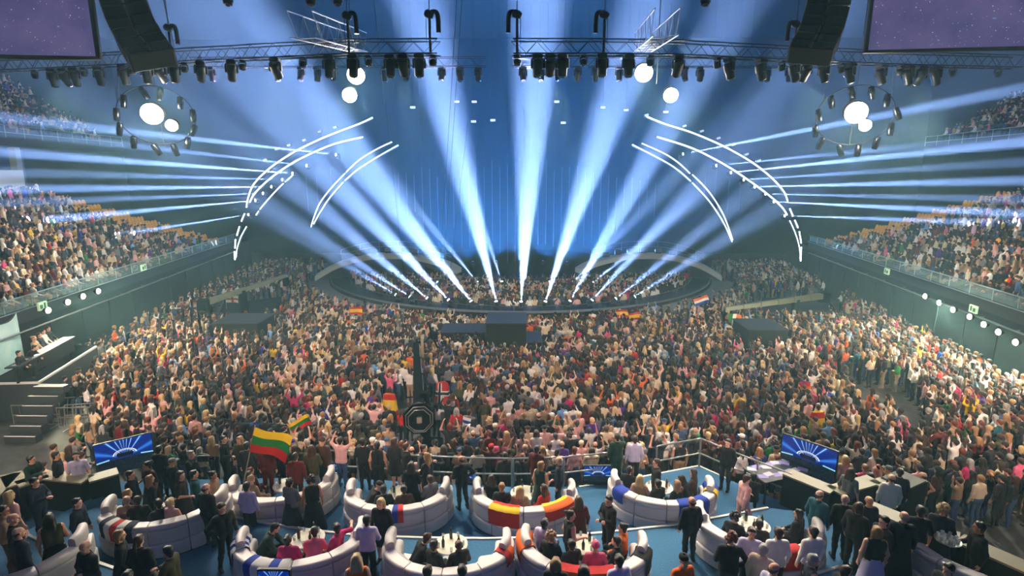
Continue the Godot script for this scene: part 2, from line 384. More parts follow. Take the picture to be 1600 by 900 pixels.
var unit_bar: ArrayMesh
func bar(called: String, a: Vector3, b: Vector3, r: float, material: Material, parent: Node3D) -> void:
	if unit_bar == null:
		var m := MB.new(); m.tube([Vector3(0, 0, 0), Vector3(0, 1, 0)], 1.0, 6); unit_bar = m.mesh()
	var y := b - a
	var x := y.cross(Vector3.BACK if absf(y.normalized().z) < 0.9 else Vector3.UP).normalized()
	part(called, unit_bar, material, parent, Transform3D(Basis(x * r, y, x.cross(y).normalized() * r), a))
func truss(label: String, pts: Array, w: float, pale := false) -> Node3D:
	var o := thing("truss", label, "truss")
	var mt := mat("truss_pale", Color(0.55, 0.57, 0.6), 0.35, 0.7) if pale else mat("truss_black", Color(0.05, 0.05, 0.055), 0.4, 0.5)
	for i in pts.size() - 1:
		var a: Vector3 = pts[i]
		var b: Vector3 = pts[i + 1]
		var d := (b - a).normalized()
		var sd := d.cross(Vector3.UP).normalized() * w * 0.5
		var up := sd.cross(d).normalized() * w * 0.5
		for c in [sd + up, sd - up, -sd + up, -sd - up]: bar("chord", a + c, b + c, 0.028, mt, o)
		var n := int((b - a).length() / (w * 0.95))
		for k in n:
			var p := a.lerp(b, float(k) / n)
			var q := a.lerp(b, float(k + 1) / n)
			for f in [[sd + up, sd - up], [-sd + up, -sd - up], [sd - up, -sd - up]]:
				if k % 2 == 0: bar("brace", p + f[0], q + f[1], 0.013, mt, o)
				else: bar("brace", p + f[1], q + f[0], 0.013, mt, o)
	return o
func hoist(label: String, at: Vector3, flip: float) -> void:
	# chain motor hanging above a truss: hood, chain bag, pole, cable
	var o := thing("hanging_hoist", label, "chain hoist", at, 0.0, "chain hoists above the trusses")
	var blk := mat("lamp_black", Color(0.035, 0.035, 0.04), 0.38, 0.25)
	var m := MB.new(); m.lathe([[0.0, -0.2], [0.12, -0.18], [0.17, -0.05], [0.17, 0.12], [0.1, 0.2], [0.0, 0.22]], Transform3D(Basis(Vector3.BACK, 1.2), Vector3(0, 1.45, 0)), 12); part("motor", m, blk, o)
	m = MB.new(); m.tube(curve([Vector3(0, 1.5, 0), Vector3(flip * 0.22, 1.55, 0), Vector3(flip * 0.34, 1.4, 0), Vector3(flip * 0.36, 0.75, 0)], 4), 0.1, 10); part("chain_bag", m, blk, o)
	m = MB.new(); m.cyl(Vector3(0, 0.0, 0), Vector3(0, 1.3, 0), 0.055, 8); part("pole", m, blk, o)
	m = MB.new(); m.cyl(Vector3(-flip * 0.14, 0.3, 0), Vector3(-flip * 0.14, 1.3, 0), 0.012, 6); part("safety_cable", m, blk, o)
	m = MB.new(); m.cyl(Vector3(0, 1.6, 0), Vector3(0, 28.0 - at.y, 0), 0.02, 6); part("cable", m, mat("cable_grey", Color(0.3, 0.32, 0.34), 0.5, 0.5), o)
func rig() -> void:
	var blk := mat("lamp_black", Color(0.035, 0.035, 0.04), 0.38, 0.25)
	truss("black lighting truss hanging across the left of the hall", TRUSS_L, 0.55)
	truss("black lighting truss hanging across the right of the hall", TRUSS_R, 0.55)
	truss("pale lattice truss running back from the left truss", TRUSS_BL, 0.9, true)
	truss("pale lattice truss running back from the right truss", TRUSS_BR, 0.9, true)
	truss("distant hazy truss across the middle of the hall, left half", TRUSS_FL, 0.55)
	truss("distant hazy truss across the middle of the hall, right half", TRUSS_FR, 0.55)
	var cnt := {}
	for q in MOVERS:
		var big: bool = q[1] == 1
		var side := "left" if q[0].x < -1.6 else "right"
		var kk := side + str(big)
		cnt[kk] = cnt.get(kk, 0) + 1
		mover("big" if big else "small", "%s black lamp under the %s truss, %s of its kind from %s" % ["long" if big else "small round", side, ORDINAL[cnt[kk] - 1], "outside" if side == "left" else "centre"], q[0], q[2], q[3], "%s moving lamps, %s truss" % ["long" if big else "round", side])
	for q in KEY_LAMPS:
		var o := mover("big", q[2], q[0], 0.0, 0.75, "lit key lamps on the trusses", false, "warm")
		spot(o, q[0] + Vector3(0, -0.85, 0.42), q[1], KEY_E, 24.0, WARM, 0.1, 0.8)
	for q in FAR_MOVERS:
		mover("big", "hazy distant stage lamp hanging under the rear truss", q, R.randf_range(-0.6, 0.6), R.randf_range(-0.5, 0.1), "distant lamps on the rear truss")
	for q in HOISTS: hoist(q[1], q[0], q[2])
	for q in TOP_LAMPS:
		var o := mover("small", "dark lamp hanging at the very top edge of the picture", q, 0.0, -0.3, "lamps at the top edge")
		var m := MB.new(); m.cyl(Vector3.ZERO, Vector3(0, 28.0 - q.y, 0), 0.02, 6); part("cable", m, mat("cable_grey", Color(0.3, 0.32, 0.34), 0.5, 0.5), o)
	# loudspeaker columns
	for s in [-1, 1]:
		var la := thing("speaker_column", "long curved column of black loudspeaker cabinets hanging on the %s" % SIDE[s], "loudspeaker")
		var pts: Array = ARRAY_R if s > 0 else ARRAY_L
		for i in pts.size() - 1:
			var p: Vector3 = (pts[i] + pts[i + 1]) * 0.5
			var d: Vector3 = pts[i] - pts[i + 1]
			var yy := d.normalized()
			var xx := Vector3(cos(0.32), 0, s * sin(0.32))
			xx = (xx - yy * xx.dot(yy)).normalized()
			var t := Transform3D(Basis(xx, yy, xx.cross(yy)), p)
			var m := MB.new(); m.cbox(t, Vector3(1.55, d.length() * 0.97, 0.7), 0.03); var cb := part("cabinet", m, mat("speaker_black", Color(0.055, 0.058, 0.055), 0.5), la)
			m = MB.new(); m.box(t * Transform3D(Basis(), Vector3(0, 0, 0.365)), Vector3(0.07, d.length() * 0.8, 0.04)); part("horn", m, mat("horn_grey", Color(0.5, 0.5, 0.4), 0.35, 0.4), cb)
			for k in [-1, 1]:
				m = MB.new(); m.box(t * Transform3D(Basis(), Vector3(k * 0.4, 0, 0.36)), Vector3(0.6, d.length() * 0.78, 0.03)); part("grille", m, mat("grille", Color(0.035, 0.037, 0.035), 0.75), cb)
		var mc := MB.new()
		for k in [-0.5, 0.5]: mc.cyl(pts[0] + Vector3(k, 0, 0), Vector3(pts[0].x + k * 0.4, 28.0, pts[0].z), 0.025, 6)
		part("cables", mc, mat("cable_grey", Color(0.3, 0.32, 0.34), 0.5, 0.5), la)
	# video screens in the top corners
	for q in SCREENS:
		var sc := thing("hanging_screen", q[1], "video screen", q[0], q[2])
		var m := MB.new(); m.cbox(Transform3D(Basis(), Vector3(0, 0, -0.12)), Vector3(9.3, 5.5, 0.2), 0.04); part("frame", m, mat("frame_black", Color(0.02, 0.02, 0.022), 0.5), sc)
		part("display", plane(9.0, 5.2), star_screen(), sc)
		var mc := MB.new()
		for k in [-3.0, 3.0]: mc.cyl(Vector3(k, 2.7, -0.1), Vector3(k, 28.0 - q[0].y, -0.1), 0.03, 6)
		part("hanging_cables", mc, mat("cable_grey", Color(0.3, 0.32, 0.34), 0.5, 0.5), sc)
	# round lamp pods
	for q in PODS:
		var o := thing("lamp_pod", q[1], "lamp pod", q[0])
		var face := aim(Vector3.ZERO, Vector3(-q[0].x * 0.35, -7.5, 22.0))
		if q[2]:
			var ring := []
			for i in 28:
				var a := TAU * i / 28
				ring.append(face * Vector3(cos(a) * 1.75, sin(a) * 1.45, 0.3))
			var m := MB.new(); m.tube(ring, 0.03, 6, false, true); part("hoop", m, mat("truss_black", Color(0.05, 0.05, 0.055), 0.4, 0.5), o)
			for i in 12:
				var a := TAU * (i + 0.5) / 12
				var p := face * Vector3(cos(a) * 1.75, sin(a) * 1.45, 0.3)
				m = MB.new(); m.lathe([[0.0, -0.62], [0.13, -0.6], [0.16, -0.3], [0.13, 0.0], [0.0, 0.02]], Transform3D(Basis(Vector3.BACK, R.randf_range(-0.5, 0.5)) * Basis(Vector3.RIGHT, R.randf_range(-0.4, 0.4)), p + Vector3(0, -0.05, 0)), 10); part("hanging_lamp", m, mat("lamp_dark_silver", Color(0.16, 0.17, 0.19), 0.25, 0.8), o)
			spot(o, q[0] + Vector3(signf(q[0].x) * 2.2, -0.6, 0.3), Vector3(signf(q[0].x) * 33.0, 6.0, -40.0), 260.0, 50.0, WARM, 0.3, 0.7)
			for i in 3:
				var a := TAU * i / 3 + 0.5
				m = MB.new(); m.cyl(face * Vector3(cos(a) * 1.75, sin(a) * 1.45, 0.3), Vector3(0, 27.9 - q[0].y, 0), 0.02, 6); part("cable", m, mat("cable_grey", Color(0.3, 0.32, 0.34), 0.5, 0.5), o)
		else:
			var m := MB.new(); m.cyl(Vector3(0, 0, 0), Vector3(0, 27.9 - q[0].y, 0), 0.03, 6); part("cable", m, mat("cable_grey", Color(0.3, 0.32, 0.34), 0.5, 0.5), o)
		for l in q[3]:
			var c: Vector3 = l[0]
			var r: float = l[1]
			var ring := []
			for i in 20:
				var a := TAU * i / 20
				ring.append(face * Vector3(cos(a) * r, sin(a) * r, 0) + c)
			var m := MB.new(); m.tube(ring, r * 0.42, 8, false, true); part("ring_light", m, mat("ring_glow", Color(1.0, 0.97, 0.88), 0.3, 0.0, 18.0), o)
			m = MB.new(); m.lathe([[0.0, 0.0], [r * 1.5, 0.01], [r * 1.5, 0.14], [0.0, 0.16]], Transform3D(face.basis * Basis(Vector3.RIGHT, PI / 2), c - face.basis * Vector3(0, 0, -0.25)), 14); part("housing", m, blk, o)
			m = MB.new(); m.lathe([[0.0, 0.0], [r * 0.8, 0.01], [r * 0.6, 0.05], [0.0, 0.06]], Transform3D(face.basis * Basis(Vector3.RIGHT, -PI / 2), c), 14); part("centre_light", m, mat("centre_glow", Color(1.0, 0.95, 0.84), 0.3, 0.0, 5.0), o)
			spot(o, q[0] + c + Vector3(0, -r * 1.6, 0.1), q[0] + c + Vector3(-q[0].x * 0.2, -12.0, 3.0), l[2] * POD_DOWN, 76.0, WARM, r, 0.5)
			omni(o, q[0] + c + face.basis * Vector3(0, -0.1, -0.45), l[2], WARM, r)
	# wash lamps on a truss above and behind the camera
	truss("black truss carrying wash lamps above the rear of the hall", [Vector3(-16, 17.5, 2), Vector3(16, 17.5, 2)], 0.55)
	for i in 7:
		var p := Vector3(-15.0 + i * 5.0, 17.2, 2.0)
		var o := mover("big", "wash lamp on the truss above the rear of the hall", p, 0.0, 0.7, "wash lamps behind the camera", false, "warm")
		var purple := i % 2 == 1
		if purple: spot(o, p + Vector3(0, -0.95, -0.4), Vector3(p.x * 0.7, 1.0, -13.0), WASH_P, 30.0, Color(0.47, 0.47, 1.0), 0.3)
		else: spot(o, p + Vector3(0, -0.95, -0.4), Vector3(p.x * 1.2, 0.0, -31.0), WASH_W, 16.0, Color(1.0, 0.88, 0.8), 0.3)
	for s in [-1, 1]:
		var p := Vector3(s * 15.8, 17.2, 2.0)
		var o := mover("big", "outermost wash lamp on the %s end of the rear truss" % SIDE[s], p, 0.0, 0.7, "wash lamps behind the camera", false, "warm")
		spot(o, p + Vector3(0, -0.95, -0.4), Vector3(s * 18.5, 0.0, -21.0), WASH_W * 0.5, 17.0, Color(1.0, 0.88, 0.8), 0.3)
	# small clip lamps on the outer arcs and pale panels hanging over the stage
	for p in CLIP_LAMPS:
		var o := thing("clip_lamp", "tiny pale lamp clipped to the outermost light arc", "lamp", p, 0.0, "clip lamps on the light arcs")
		var m := MB.new(); m.cbox(Transform3D(Basis(Vector3.BACK, 0.3), Vector3.ZERO), Vector3(0.42, 0.26, 0.3), 0.03); part("housing", m, mat("monitor_grey", Color(0.34, 0.35, 0.36), 0.6), o)
		m = MB.new(); m.cbox(Transform3D(Basis(Vector3.BACK, 0.3), Vector3(0, 0, 0.16)), Vector3(0.34, 0.18, 0.03), 0.01); part("lens", m, mat("clip_glow", Color(0.85, 0.9, 0.85), 0.4, 0.0, 0.6), o)
		m = MB.new(); m.cyl(Vector3(0, 0, -0.1), Vector3(0, -0.7, -0.25), 0.03, 6); part("clamp", m, mat("lamp_black", Color(0.035, 0.035, 0.04), 0.38, 0.25), o)
	for p in PANEL_LAMPS:
		var o := thing("panel_lamp", "small pale rectangular lamp hanging in the haze above the stage", "lamp", p, 0.0, "panel lamps above the stage")
		var m := MB.new(); m.cbox(Transform3D(), Vector3(0.42, 0.2, 0.12), 0.02); part("housing", m, mat("monitor_grey", Color(0.34, 0.35, 0.36), 0.6), o)
		m = MB.new(); m.cbox(Transform3D(Basis(), Vector3(0, 0, 0.07)), Vector3(0.38, 0.16, 0.02), 0.005); part("lens", m, mat("panel_glow", Color(0.85, 0.92, 1.0), 0.4, 0.0, 1.0), o)
		m = MB.new(); m.cyl(Vector3(0, 0.1, 0), Vector3(0, 27.9 - p.y, 0), 0.008, 4); part("hanging_wire", m, mat("wire_black", Color(0.02, 0.02, 0.02), 0.6), o)
	# thin wires
	for q in WIRES:
		var m := MB.new(); m.cyl(q[0], q[1], 0.012, 5)
		top("hanging_wire", m, mat("wire_black", Color(0.02, 0.02, 0.02), 0.6), q[2], "wire", Vector3.ZERO, 0.0, "wires above the crowd")
func plane(w: float, h: float) -> ArrayMesh:
	var s := SurfaceTool.new(); s.begin(Mesh.PRIMITIVE_TRIANGLES)
	for q in [[-1, -1], [-1, 1], [1, 1], [-1, -1], [1, 1], [1, -1]]:
		s.set_normal(Vector3.BACK); s.set_uv(Vector2(q[0] * 0.5 + 0.5, 0.5 - q[1] * 0.5)); s.add_vertex(Vector3(q[0] * w * 0.5, q[1] * h * 0.5, 0.0))
	return s.commit()
func shown(key: String, im: Image, energy: float) -> StandardMaterial3D:
	var m := mat(key, Color(0.02, 0.02, 0.02), 0.25)
	m.emission_enabled = true; m.emission = Color.BLACK; m.emission_texture = ImageTexture.create_from_image(im); m.emission_energy_multiplier = energy
	m.texture_repeat = false
	return m
func star_screen() -> StandardMaterial3D:
	if mats.has("stars"): return mats.stars
	var im := Image.create(512, 288, false, Image.FORMAT_RGB8)
	var r := RandomNumberGenerator.new(); r.seed = 9
	var nz := FastNoiseLite.new(); nz.seed = 4; nz.frequency = 0.008
	for y in 288:
		for x in 512:
			var v := nz.get_noise_2d(x, y) * 0.5 + 0.5
			im.set_pixel(x, y, Color(0.3, 0.27, 0.5).lerp(Color(0.47, 0.4, 0.6), v))
	for i in 420:
		var x := r.randi() % 508
		var y := r.randi() % 284
		var c := Color(0.9, 0.95, 1.0) if r.randf() < 0.7 else Color(0.45, 0.65, 1.0)
		im.fill_rect(Rect2i(x, y, 1 + r.randi() % 2, 1 + r.randi() % 2), c)
	for i in 14:
		im.fill_rect(Rect2i(r.randi() % 500, r.randi() % 280, 3 + r.randi() % 6, 2), Color(0.5, 0.7, 1.0))
	for i in 60:
		im.fill_rect(Rect2i(180 + r.randi() % 130, 150 + r.randi() % 20, 2, 2), Color(0.75, 0.8, 0.85))
	return shown("stars", im, 0.7)
func stage_picture() -> StandardMaterial3D:
	# what the monitors show: the stage with its blue beams over a dark crowd
	if mats.has("stage_view"): return mats.stage_view
	var W := 320
	var Hh := 180
	var im := Image.create(W, Hh, false, Image.FORMAT_RGB8)
	var r := RandomNumberGenerator.new(); r.seed = 3
	for y in Hh:
		for x in W:
			var u := (x - W * 0.5) / (W * 0.5)
			var v := float(y) / Hh
			var c := Color(0.01, 0.02, 0.06)
			if v < 0.52:
				var a := atan2(u * 1.6, 0.56 - v)
				var k := pow(absf(cos(a * 9.0)), 10.0) * clampf(1.3 - absf(a) * 0.35, 0.0, 1.0)
				c = Color(0.0, 0.13, 0.5).lerp(Color(0.25, 0.6, 1.0), k)
				if k > 0.85: c = Color(0.7, 0.88, 1.0)
			var ex := u / 0.42
			var ey := (v - 0.46) / 0.17
			var e := ex * ex + ey * ey
			if v < 0.46 and e > 0.8 and e < 1.05 or v < 0.44 and e > 0.55 and e < 0.66: c = Color(0.95, 0.97, 1.0)
			elif e < 0.5 and v > 0.4: c = Color(0.01, 0.03, 0.12)
			if v >= 0.52 and r.randf() < 0.07: c = Color(0.2, 0.35, 0.6) if r.randf() < 0.7 else Color(0.6, 0.7, 0.8)
			elif v >= 0.52 and v < 0.58: c = Color(0.02, 0.12, 0.4)
			if absf(v - 0.5 - absf(u) * 0.08) < 0.02 and absf(u) > 0.55: c = Color(0.6, 0.9, 1.0)
			im.set_pixel(x, y, c)
	return shown("stage_view", im, 1.0)
func rounded(o0: float, o1: float, y0: float, y1: float, r: float, push := 0.0) -> Array:
	var out := []
	for q in [[o1 - r, y0 + r, -90.0], [o1 - r, y1 - r, 0.0], [o0 + r, y1 - r, 90.0], [o0 + r, y0 + r, 180.0]]:
		for k in 4:
			var a := deg_to_rad(q[2] + 30.0 * k)
			out.append(Vector2(q[0] + cos(a) * (r + push), q[1] + sin(a) * (r + push)))
	return out
const SA := 1.42
const SB := 1.12
func sofa_point(phi: float, o: float, y: float) -> Vector3:
	var n := Vector2(sin(phi) / SA, cos(phi) / SB).normalized()
	return Vector3(sin(phi) * SA + n.x * o, y, cos(phi) * SB + n.y * o)
func sofa_sweep(prof: Array, p0: float, p1: float, bulge := 0.0, closed := true, n := 9) -> MB:
	var m := MB.new()
	var rows := []
	var mid := Vector2.ZERO
	for q in prof: mid += q / prof.size()
	for i in n + 1:
		var t := float(i) / n
		var ph := lerpf(p0, p1, t)
		var k := 1.0 + bulge * (pow(sin(PI * t), 0.35) - 1.0)
		var row := []
		for q in prof:
			var w: Vector2 = mid + (q - mid) * k
			row.append(sofa_point(ph, w.x, w.y))
		rows.append(row)
	m.grid(rows, closed)
	if closed:
		m.fan(rows[0], true); m.fan(rows[n], false)
	return m
var sofa0: Node3D
func sofa(label: String, at: Vector3, yaw: float) -> void:
	if sofa0:
		copy(sofa0, label, at, yaw, "curved cream sofas of the lounge"); return
	sofa0 = thing("curved_sofa", label, "sofa", at, yaw, "curved cream sofas of the lounge")
	var lea := mat("leather", Color(0.8, 0.76, 0.74), 0.42)
	var step := deg_to_rad(34.0)
	for i in 6:
		var p0 := -3.0 * step + i * step + 0.008
		var p1 := p0 + step - 0.016
		var end := i == 0 or i == 5
		part("lower_panel", sofa_sweep(rounded(-0.1, 0.2, 0.05, 0.42, 0.06), p0, p1, 0.06), lea, sofa0)
		part("back_panel", sofa_sweep(rounded(-0.1, 0.17, 0.42, 0.8, 0.05), p0, p1, 0.05), lea, sofa0)
		var hc := rounded(-0.16, 0.19, 0.78, 0.95, 0.075)
		if end:
			hc = rounded(-0.12, 0.09, 0.79, 1.14, 0.085)
		part("head_cushion", sofa_sweep(hc, p0, p1, 0.14), lea, sofa0)
		part("back_cushion", sofa_sweep(rounded(-0.3, -0.08, 0.4, 0.8, 0.08), p0, p1, 0.1), lea, sofa0)
		part("seat_cushion", sofa_sweep(rounded(-0.72, -0.12, 0.16, 0.43, 0.07), p0, p1, 0.05), lea, sofa0)
	var m := sofa_sweep(rounded(-0.7, 0.12, 0.0, 0.06, 0.02), -3.0 * step + 0.02, 3.0 * step - 0.02, 0.0, true, 30)
	part("plinth", m, mat("plinth_black", Color(0.03, 0.03, 0.03), 0.7), sofa0)
# cloth laid over the back of a sofa; stripes run along its length
func drape(label: String, at: Vector3, yaw: float, d0: float, d1: float, cols: Array, across := false, drop := 0.5) -> void:
	var prof := [Vector2(-0.2, 0.72), Vector2(-0.19, 0.9), Vector2(-0.13, 0.965), Vector2(0.0, 0.975), Vector2(0.13, 0.965), Vector2(0.205, 0.9), Vector2(0.215, 0.78), Vector2(0.2, 0.65), Vector2(0.2, drop)]
	prof.reverse()
	var o := thing("draped_flag", label, "flag", at, yaw)
	var n := cols.size()
	for k in n:
		var m: MB
		if across: m = sofa_sweep(prof, deg_to_rad(lerpf(d0, d1, float(k) / n)), deg_to_rad(lerpf(d0, d1, float(k + 1) / n)), 0.0, false, 6)
		else:
			var a := int(round(float(k) / n * 8)); var b := int(round(float(k + 1) / n * 8))
			m = sofa_sweep(prof.slice(a, b + 1), deg_to_rad(d0), deg_to_rad(d1), 0.0, false, 12)
		for i in m.v.size(): m.v[i] += Vector3(0, 0.006 * sin(m.v[i].x * 21.0 + m.v[i].z * 17.0), 0)
		part("stripe", m, cloth(cols[k]), o)
func flat_prism(pts: Array, y0: float, y1: float) -> MB:
	var poly := []
	for p in pts: poly.append(Vector2(p.x, p.z))
	var m := MB.new(); m.prism(poly, y0, y1)
	return m
func monitor(label: String, c: Array, legs: bool) -> void:
	# corners of the picture: top left, top right, bottom right, bottom left
	var mid: Vector3 = (c[0] + c[1] + c[2] + c[3]) * 0.25
	var w: float = (c[1] - c[0]).length()
	var h: float = (c[0] - c[3]).length()
	var x: Vector3 = (c[1] - c[0]).normalized()
	var yaw := atan2(-x.z, x.x)
	var o := thing("monitor_screen", label, "monitor", mid, yaw)
	var m := MB.new(); m.cbox(Transform3D(Basis(), Vector3(0, 0, -0.05)), Vector3(w + 0.06, h + 0.06, 0.08), 0.01); part("case", m, mat("frame_black", Color(0.02, 0.02, 0.022), 0.5), o)
	part("display", plane(w, h), stage_picture(), o, Transform3D(Basis(), Vector3(0, 0, 0.0)))
	var steel := mat("steel", Color(0.5, 0.52, 0.52), 0.4, 0.8)
	var foot: float = mid.y - c[4]
	for k in ([-0.1, 0.1] if legs else [0.0]):
		m = MB.new(); m.cyl(Vector3(k, -foot, -0.12), Vector3(k, 0, -0.12), 0.035, 8); part("pole", m, steel, o)
	m = MB.new(); m.cbox(Transform3D(Basis(), Vector3(0, -foot + 0.02, -0.12)), Vector3(0.7, 0.04, 0.5), 0.01); part("foot_plate", m, mat("black_metal", Color(0.03, 0.03, 0.035), 0.5, 0.3), o)
func railing(label: String, pts: Array) -> void:
	var o := thing("railing", label, "railing")
	var st := mat("rail_steel", Color(0.7, 0.69, 0.66), 0.3, 0.85)
	for i in pts.size() - 1:
		for y in [0.5, 1.05]: bar("rail", pts[i] + Vector3(0, y, 0), pts[i + 1] + Vector3(0, y, 0), 0.028, st, o)
		var n := maxi(1, int((pts[i + 1] - pts[i]).length() / 1.3))
		for k in n + (1 if i == pts.size() - 2 else 0):
			var p: Vector3 = pts[i].lerp(pts[i + 1], float(k) / n)
			bar("post", p, p + Vector3(0, 1.05, 0), 0.032, st, o)
func counter(label: String, pts: Array, y0: float) -> void:
	var o := thing("bar_counter", label, "counter")
	for i in pts.size() - 1:
		var m := MB.new(); ribbon(m, [pts[i] + Vector3(0, -0.05, 0), pts[i + 1] + Vector3(0, -0.05, 0)], 0.42, pts[i].y - 0.05 - y0); part("body", m, mat("counter_black", Color(0.028, 0.03, 0.032), 0.6), o)
		m = MB.new(); ribbon(m, [pts[i], pts[i + 1]], 0.5, 0.05); part("top_board", m, mat("board_pale", Color(0.55, 0.52, 0.42), 0.5), o)
func bottle(label: String, at: Vector3, col: String, group: String, tall := 1.0) -> void:
	var o := thing("bottle", label, "bottle", at, 0.0, group)
	var m := MB.new(); m.lathe([[0.0, 0.0], [0.04, 0.003], [0.042, 0.17 * tall], [0.016, 0.23 * tall], [0.015, 0.28 * tall], [0.0, 0.28 * tall]], Transform3D(), 10); part("glass_body", m, mat("bottle_" + col, CLOTHS[col], 0.15), o)
	m = MB.new(); m.lathe([[0.0, 0.27 * tall], [0.018, 0.271 * tall], [0.018, 0.31 * tall], [0.0, 0.312 * tall]], Transform3D(), 10); part("stopper", m, cloth("beige"), o)
func tumbler(label: String, at: Vector3, group: String) -> void:
	var m := MB.new(); m.lathe([[0.0, 0.0], [0.03, 0.002], [0.037, 0.11], [0.033, 0.108], [0.027, 0.012], [0.0, 0.011]], Transform3D(), 10)
	var g := mat("tumbler", Color(0.9, 0.92, 0.92, 0.35), 0.1); g.transparency = BaseMaterial3D.TRANSPARENCY_ALPHA
	top("drinking_glass", m, g, label, "glass", at, 0.0, group)
func round_table(label: String, at: Vector3, where: String) -> void:
	var o := thing("round_table", label, "table", at)
	var m := MB.new(); m.lathe([[0.0, 0.46], [0.4, 0.462], [0.42, 0.475], [0.42, 0.49], [0.4, 0.5], [0.0, 0.5]], Transform3D(), 28); part("table_top", m, mat("table_white", Color(0.82, 0.79, 0.72), 0.4), o)
	m = MB.new(); m.cyl(Vector3(0, 0.03, 0), Vector3(0, 0.47, 0), 0.045, 10); part("pedestal", m, mat("steel", Color(0.5, 0.52, 0.52), 0.4, 0.8), o)
	m = MB.new(); m.lathe([[0.0, 0.0], [0.26, 0.002], [0.26, 0.02], [0.05, 0.04], [0.0, 0.04]], Transform3D(), 20); part("foot", m, mat("steel", Color(0.5, 0.52, 0.52), 0.4, 0.8), o)
	for i in 3:
		var a := TAU * i / 3 + at.x
		bottle("dark bottle on the round table %s" % where, at + Vector3(cos(a) * 0.22, 0.501, sin(a) * 0.22), ["dark green", "brown", "black"][i], "bottles on the table %s" % where)
	for i in 5:
		var a := TAU * i / 5 + at.x + 0.6
		tumbler("drinking glass on the round table %s" % where, at + Vector3(cos(a) * 0.32, 0.501, sin(a) * 0.32), "glasses on the table %s" % where)
func carpet() -> StandardMaterial3D:
	if mats.has("carpet"): return mats.carpet
	return grain(mat("carpet", Color.WHITE, 0.95), 8, 0.06, Color(0.14, 0.31, 0.44), Color(0.22, 0.43, 0.57), 0.7, 0.4)
func platform() -> void:
	var fl := struct("floor_lounge", flat_prism(TIER0, 0.0, 1.0), carpet())
	part("second_tier", flat_prism(TIER1, 1.0, 1.45), carpet(), fl)
	part("third_tier", flat_prism(TIER2L, 1.45, 1.9), carpet(), fl)
	part("third_tier", flat_prism(TIER2R, 1.45, 1.9), carpet(), fl)
	var white := mat("nosing", Color(0.85, 0.84, 0.8), 0.5)
	for q in NOSINGS:
		var m := MB.new(); ribbon(m, q, 0.07, 0.03); part("step_nosing", m, white, fl)
	var skirt := MB.new()
	for i in TIER0.size():
		var a: Vector3 = TIER0[i]
		var b: Vector3 = TIER0[(i + 1) % TIER0.size()]
		ribbon(skirt, [Vector3(a.x, 0.97, a.z), Vector3(b.x, 0.97, b.z)], 0.04, 0.97)
	part("skirt", skirt, mat("counter_black", Color(0.028, 0.03, 0.032), 0.6), fl)
	for q in SOFAS: sofa(q[2], q[0], q[1])
	for q in DRAPES:
		var s: Array = SOFAS[q[1]]
		drape(q[0], s[0], s[1], q[2], q[3], q[4], q[5], q[6])
	for q in TABLES: round_table(q[1], q[0], q[2])
	for q in MONITORS: monitor(q[0], q[1], q[2])
	for q in RAILS: railing(q[0], q[1])
	for q in COUNTERS: counter(q[0], q[1], q[2])
	# production desk beside the right counter
	var dk := thing("production_desk", "cluttered dark desk with papers left of the right counter", "desk", DESK, 0.35)
	var m := MB.new(); m.cbox(Transform3D(Basis(), Vector3(0, 0.74, 0)), Vector3(1.9, 0.05, 1.0), 0.01); part("desk_top", m, mat("desk_grey", Color(0.12, 0.12, 0.14), 0.5), dk)
	for i in 4:
		m = MB.new(); m.bx(Vector3(-0.88 + 1.76 * (i % 2), 0.36, -0.44 + 0.88 * (i / 2)), Vector3(0.05, 0.72, 0.05)); part("leg", m, mat("black_metal", Color(0.03, 0.03, 0.035), 0.5, 0.3), dk)
	for i in 14:
		m = MB.new(); m.bx(Vector3.ZERO, Vector3(0.3, 0.004, 0.21))
		var p: Vector3 = DESK + Basis(Vector3.UP, 0.35) * Vector3(-0.75 + 0.25 * (i % 7), 0.768 + 0.0045 * (i % 3), -0.3 + 0.5 * (i / 7) + R.randf_range(-0.08, 0.08))
		top("paper_sheet", m, mat("paper_%d" % (i % 2), [Color(0.75, 0.74, 0.8), Color(0.6, 0.56, 0.78)][i % 2], 0.8), "loose sheet of paper on the cluttered dark desk", "paper", p, R.randf_range(-0.6, 0.6), "papers on the production desk")
	# waiter's tray with glasses
	m = MB.new(); m.lathe([[0.0, 0.0], [0.24, 0.002], [0.26, 0.03], [0.25, 0.03], [0.235, 0.012], [0.0, 0.012]], Transform3D(), 20)
	top("tray", m, mat("steel", Color(0.5, 0.52, 0.52), 0.4, 0.8), "round tray carried by the waiter in black behind the counter", "tray", TRAY)
	for i in 12:
		var rr := 0.08 if i < 4 else 0.18
		var a := TAU * i / (4 if i < 4 else 8)
		tumbler("drinking glass on the waiter's round tray", TRAY + Vector3(cos(a) * rr, 0.013, sin(a) * rr), "glasses on the waiter's tray")
	m = MB.new(); m.cbox(Transform3D(Basis(Vector3.UP, 0.5), BLACK_BOX + Vector3(0, 0.55, 0)), Vector3(1.0, 1.1, 0.8), 0.03)
	top("flight_case", m, mat("counter_black", Color(0.028, 0.03, 0.032), 0.6), "black equipment case standing behind the right counter", "case")
	# shoulder camera of the operator
	var vc := thing("video_camera", "shoulder video camera held by operator in black jacket", "camera", VCAM, -PI / 2)
	m = MB.new(); m.cbox(Transform3D(), Vector3(0.14, 0.18, 0.36), 0.02); part("camera_body", m, mat("black_metal", Color(0.03, 0.03, 0.035), 0.5, 0.3), vc)
	m = MB.new(); m.lathe([[0.05, 0.0], [0.06, 0.16], [0.07, 0.2], [0.0, 0.2]], Transform3D(Basis(Vector3.RIGHT, -PI / 2), Vector3(0, 0, -0.17)), 12); part("lens", m, mat("lens_off", Color(0.12, 0.14, 0.18), 0.08, 0.1), vc)
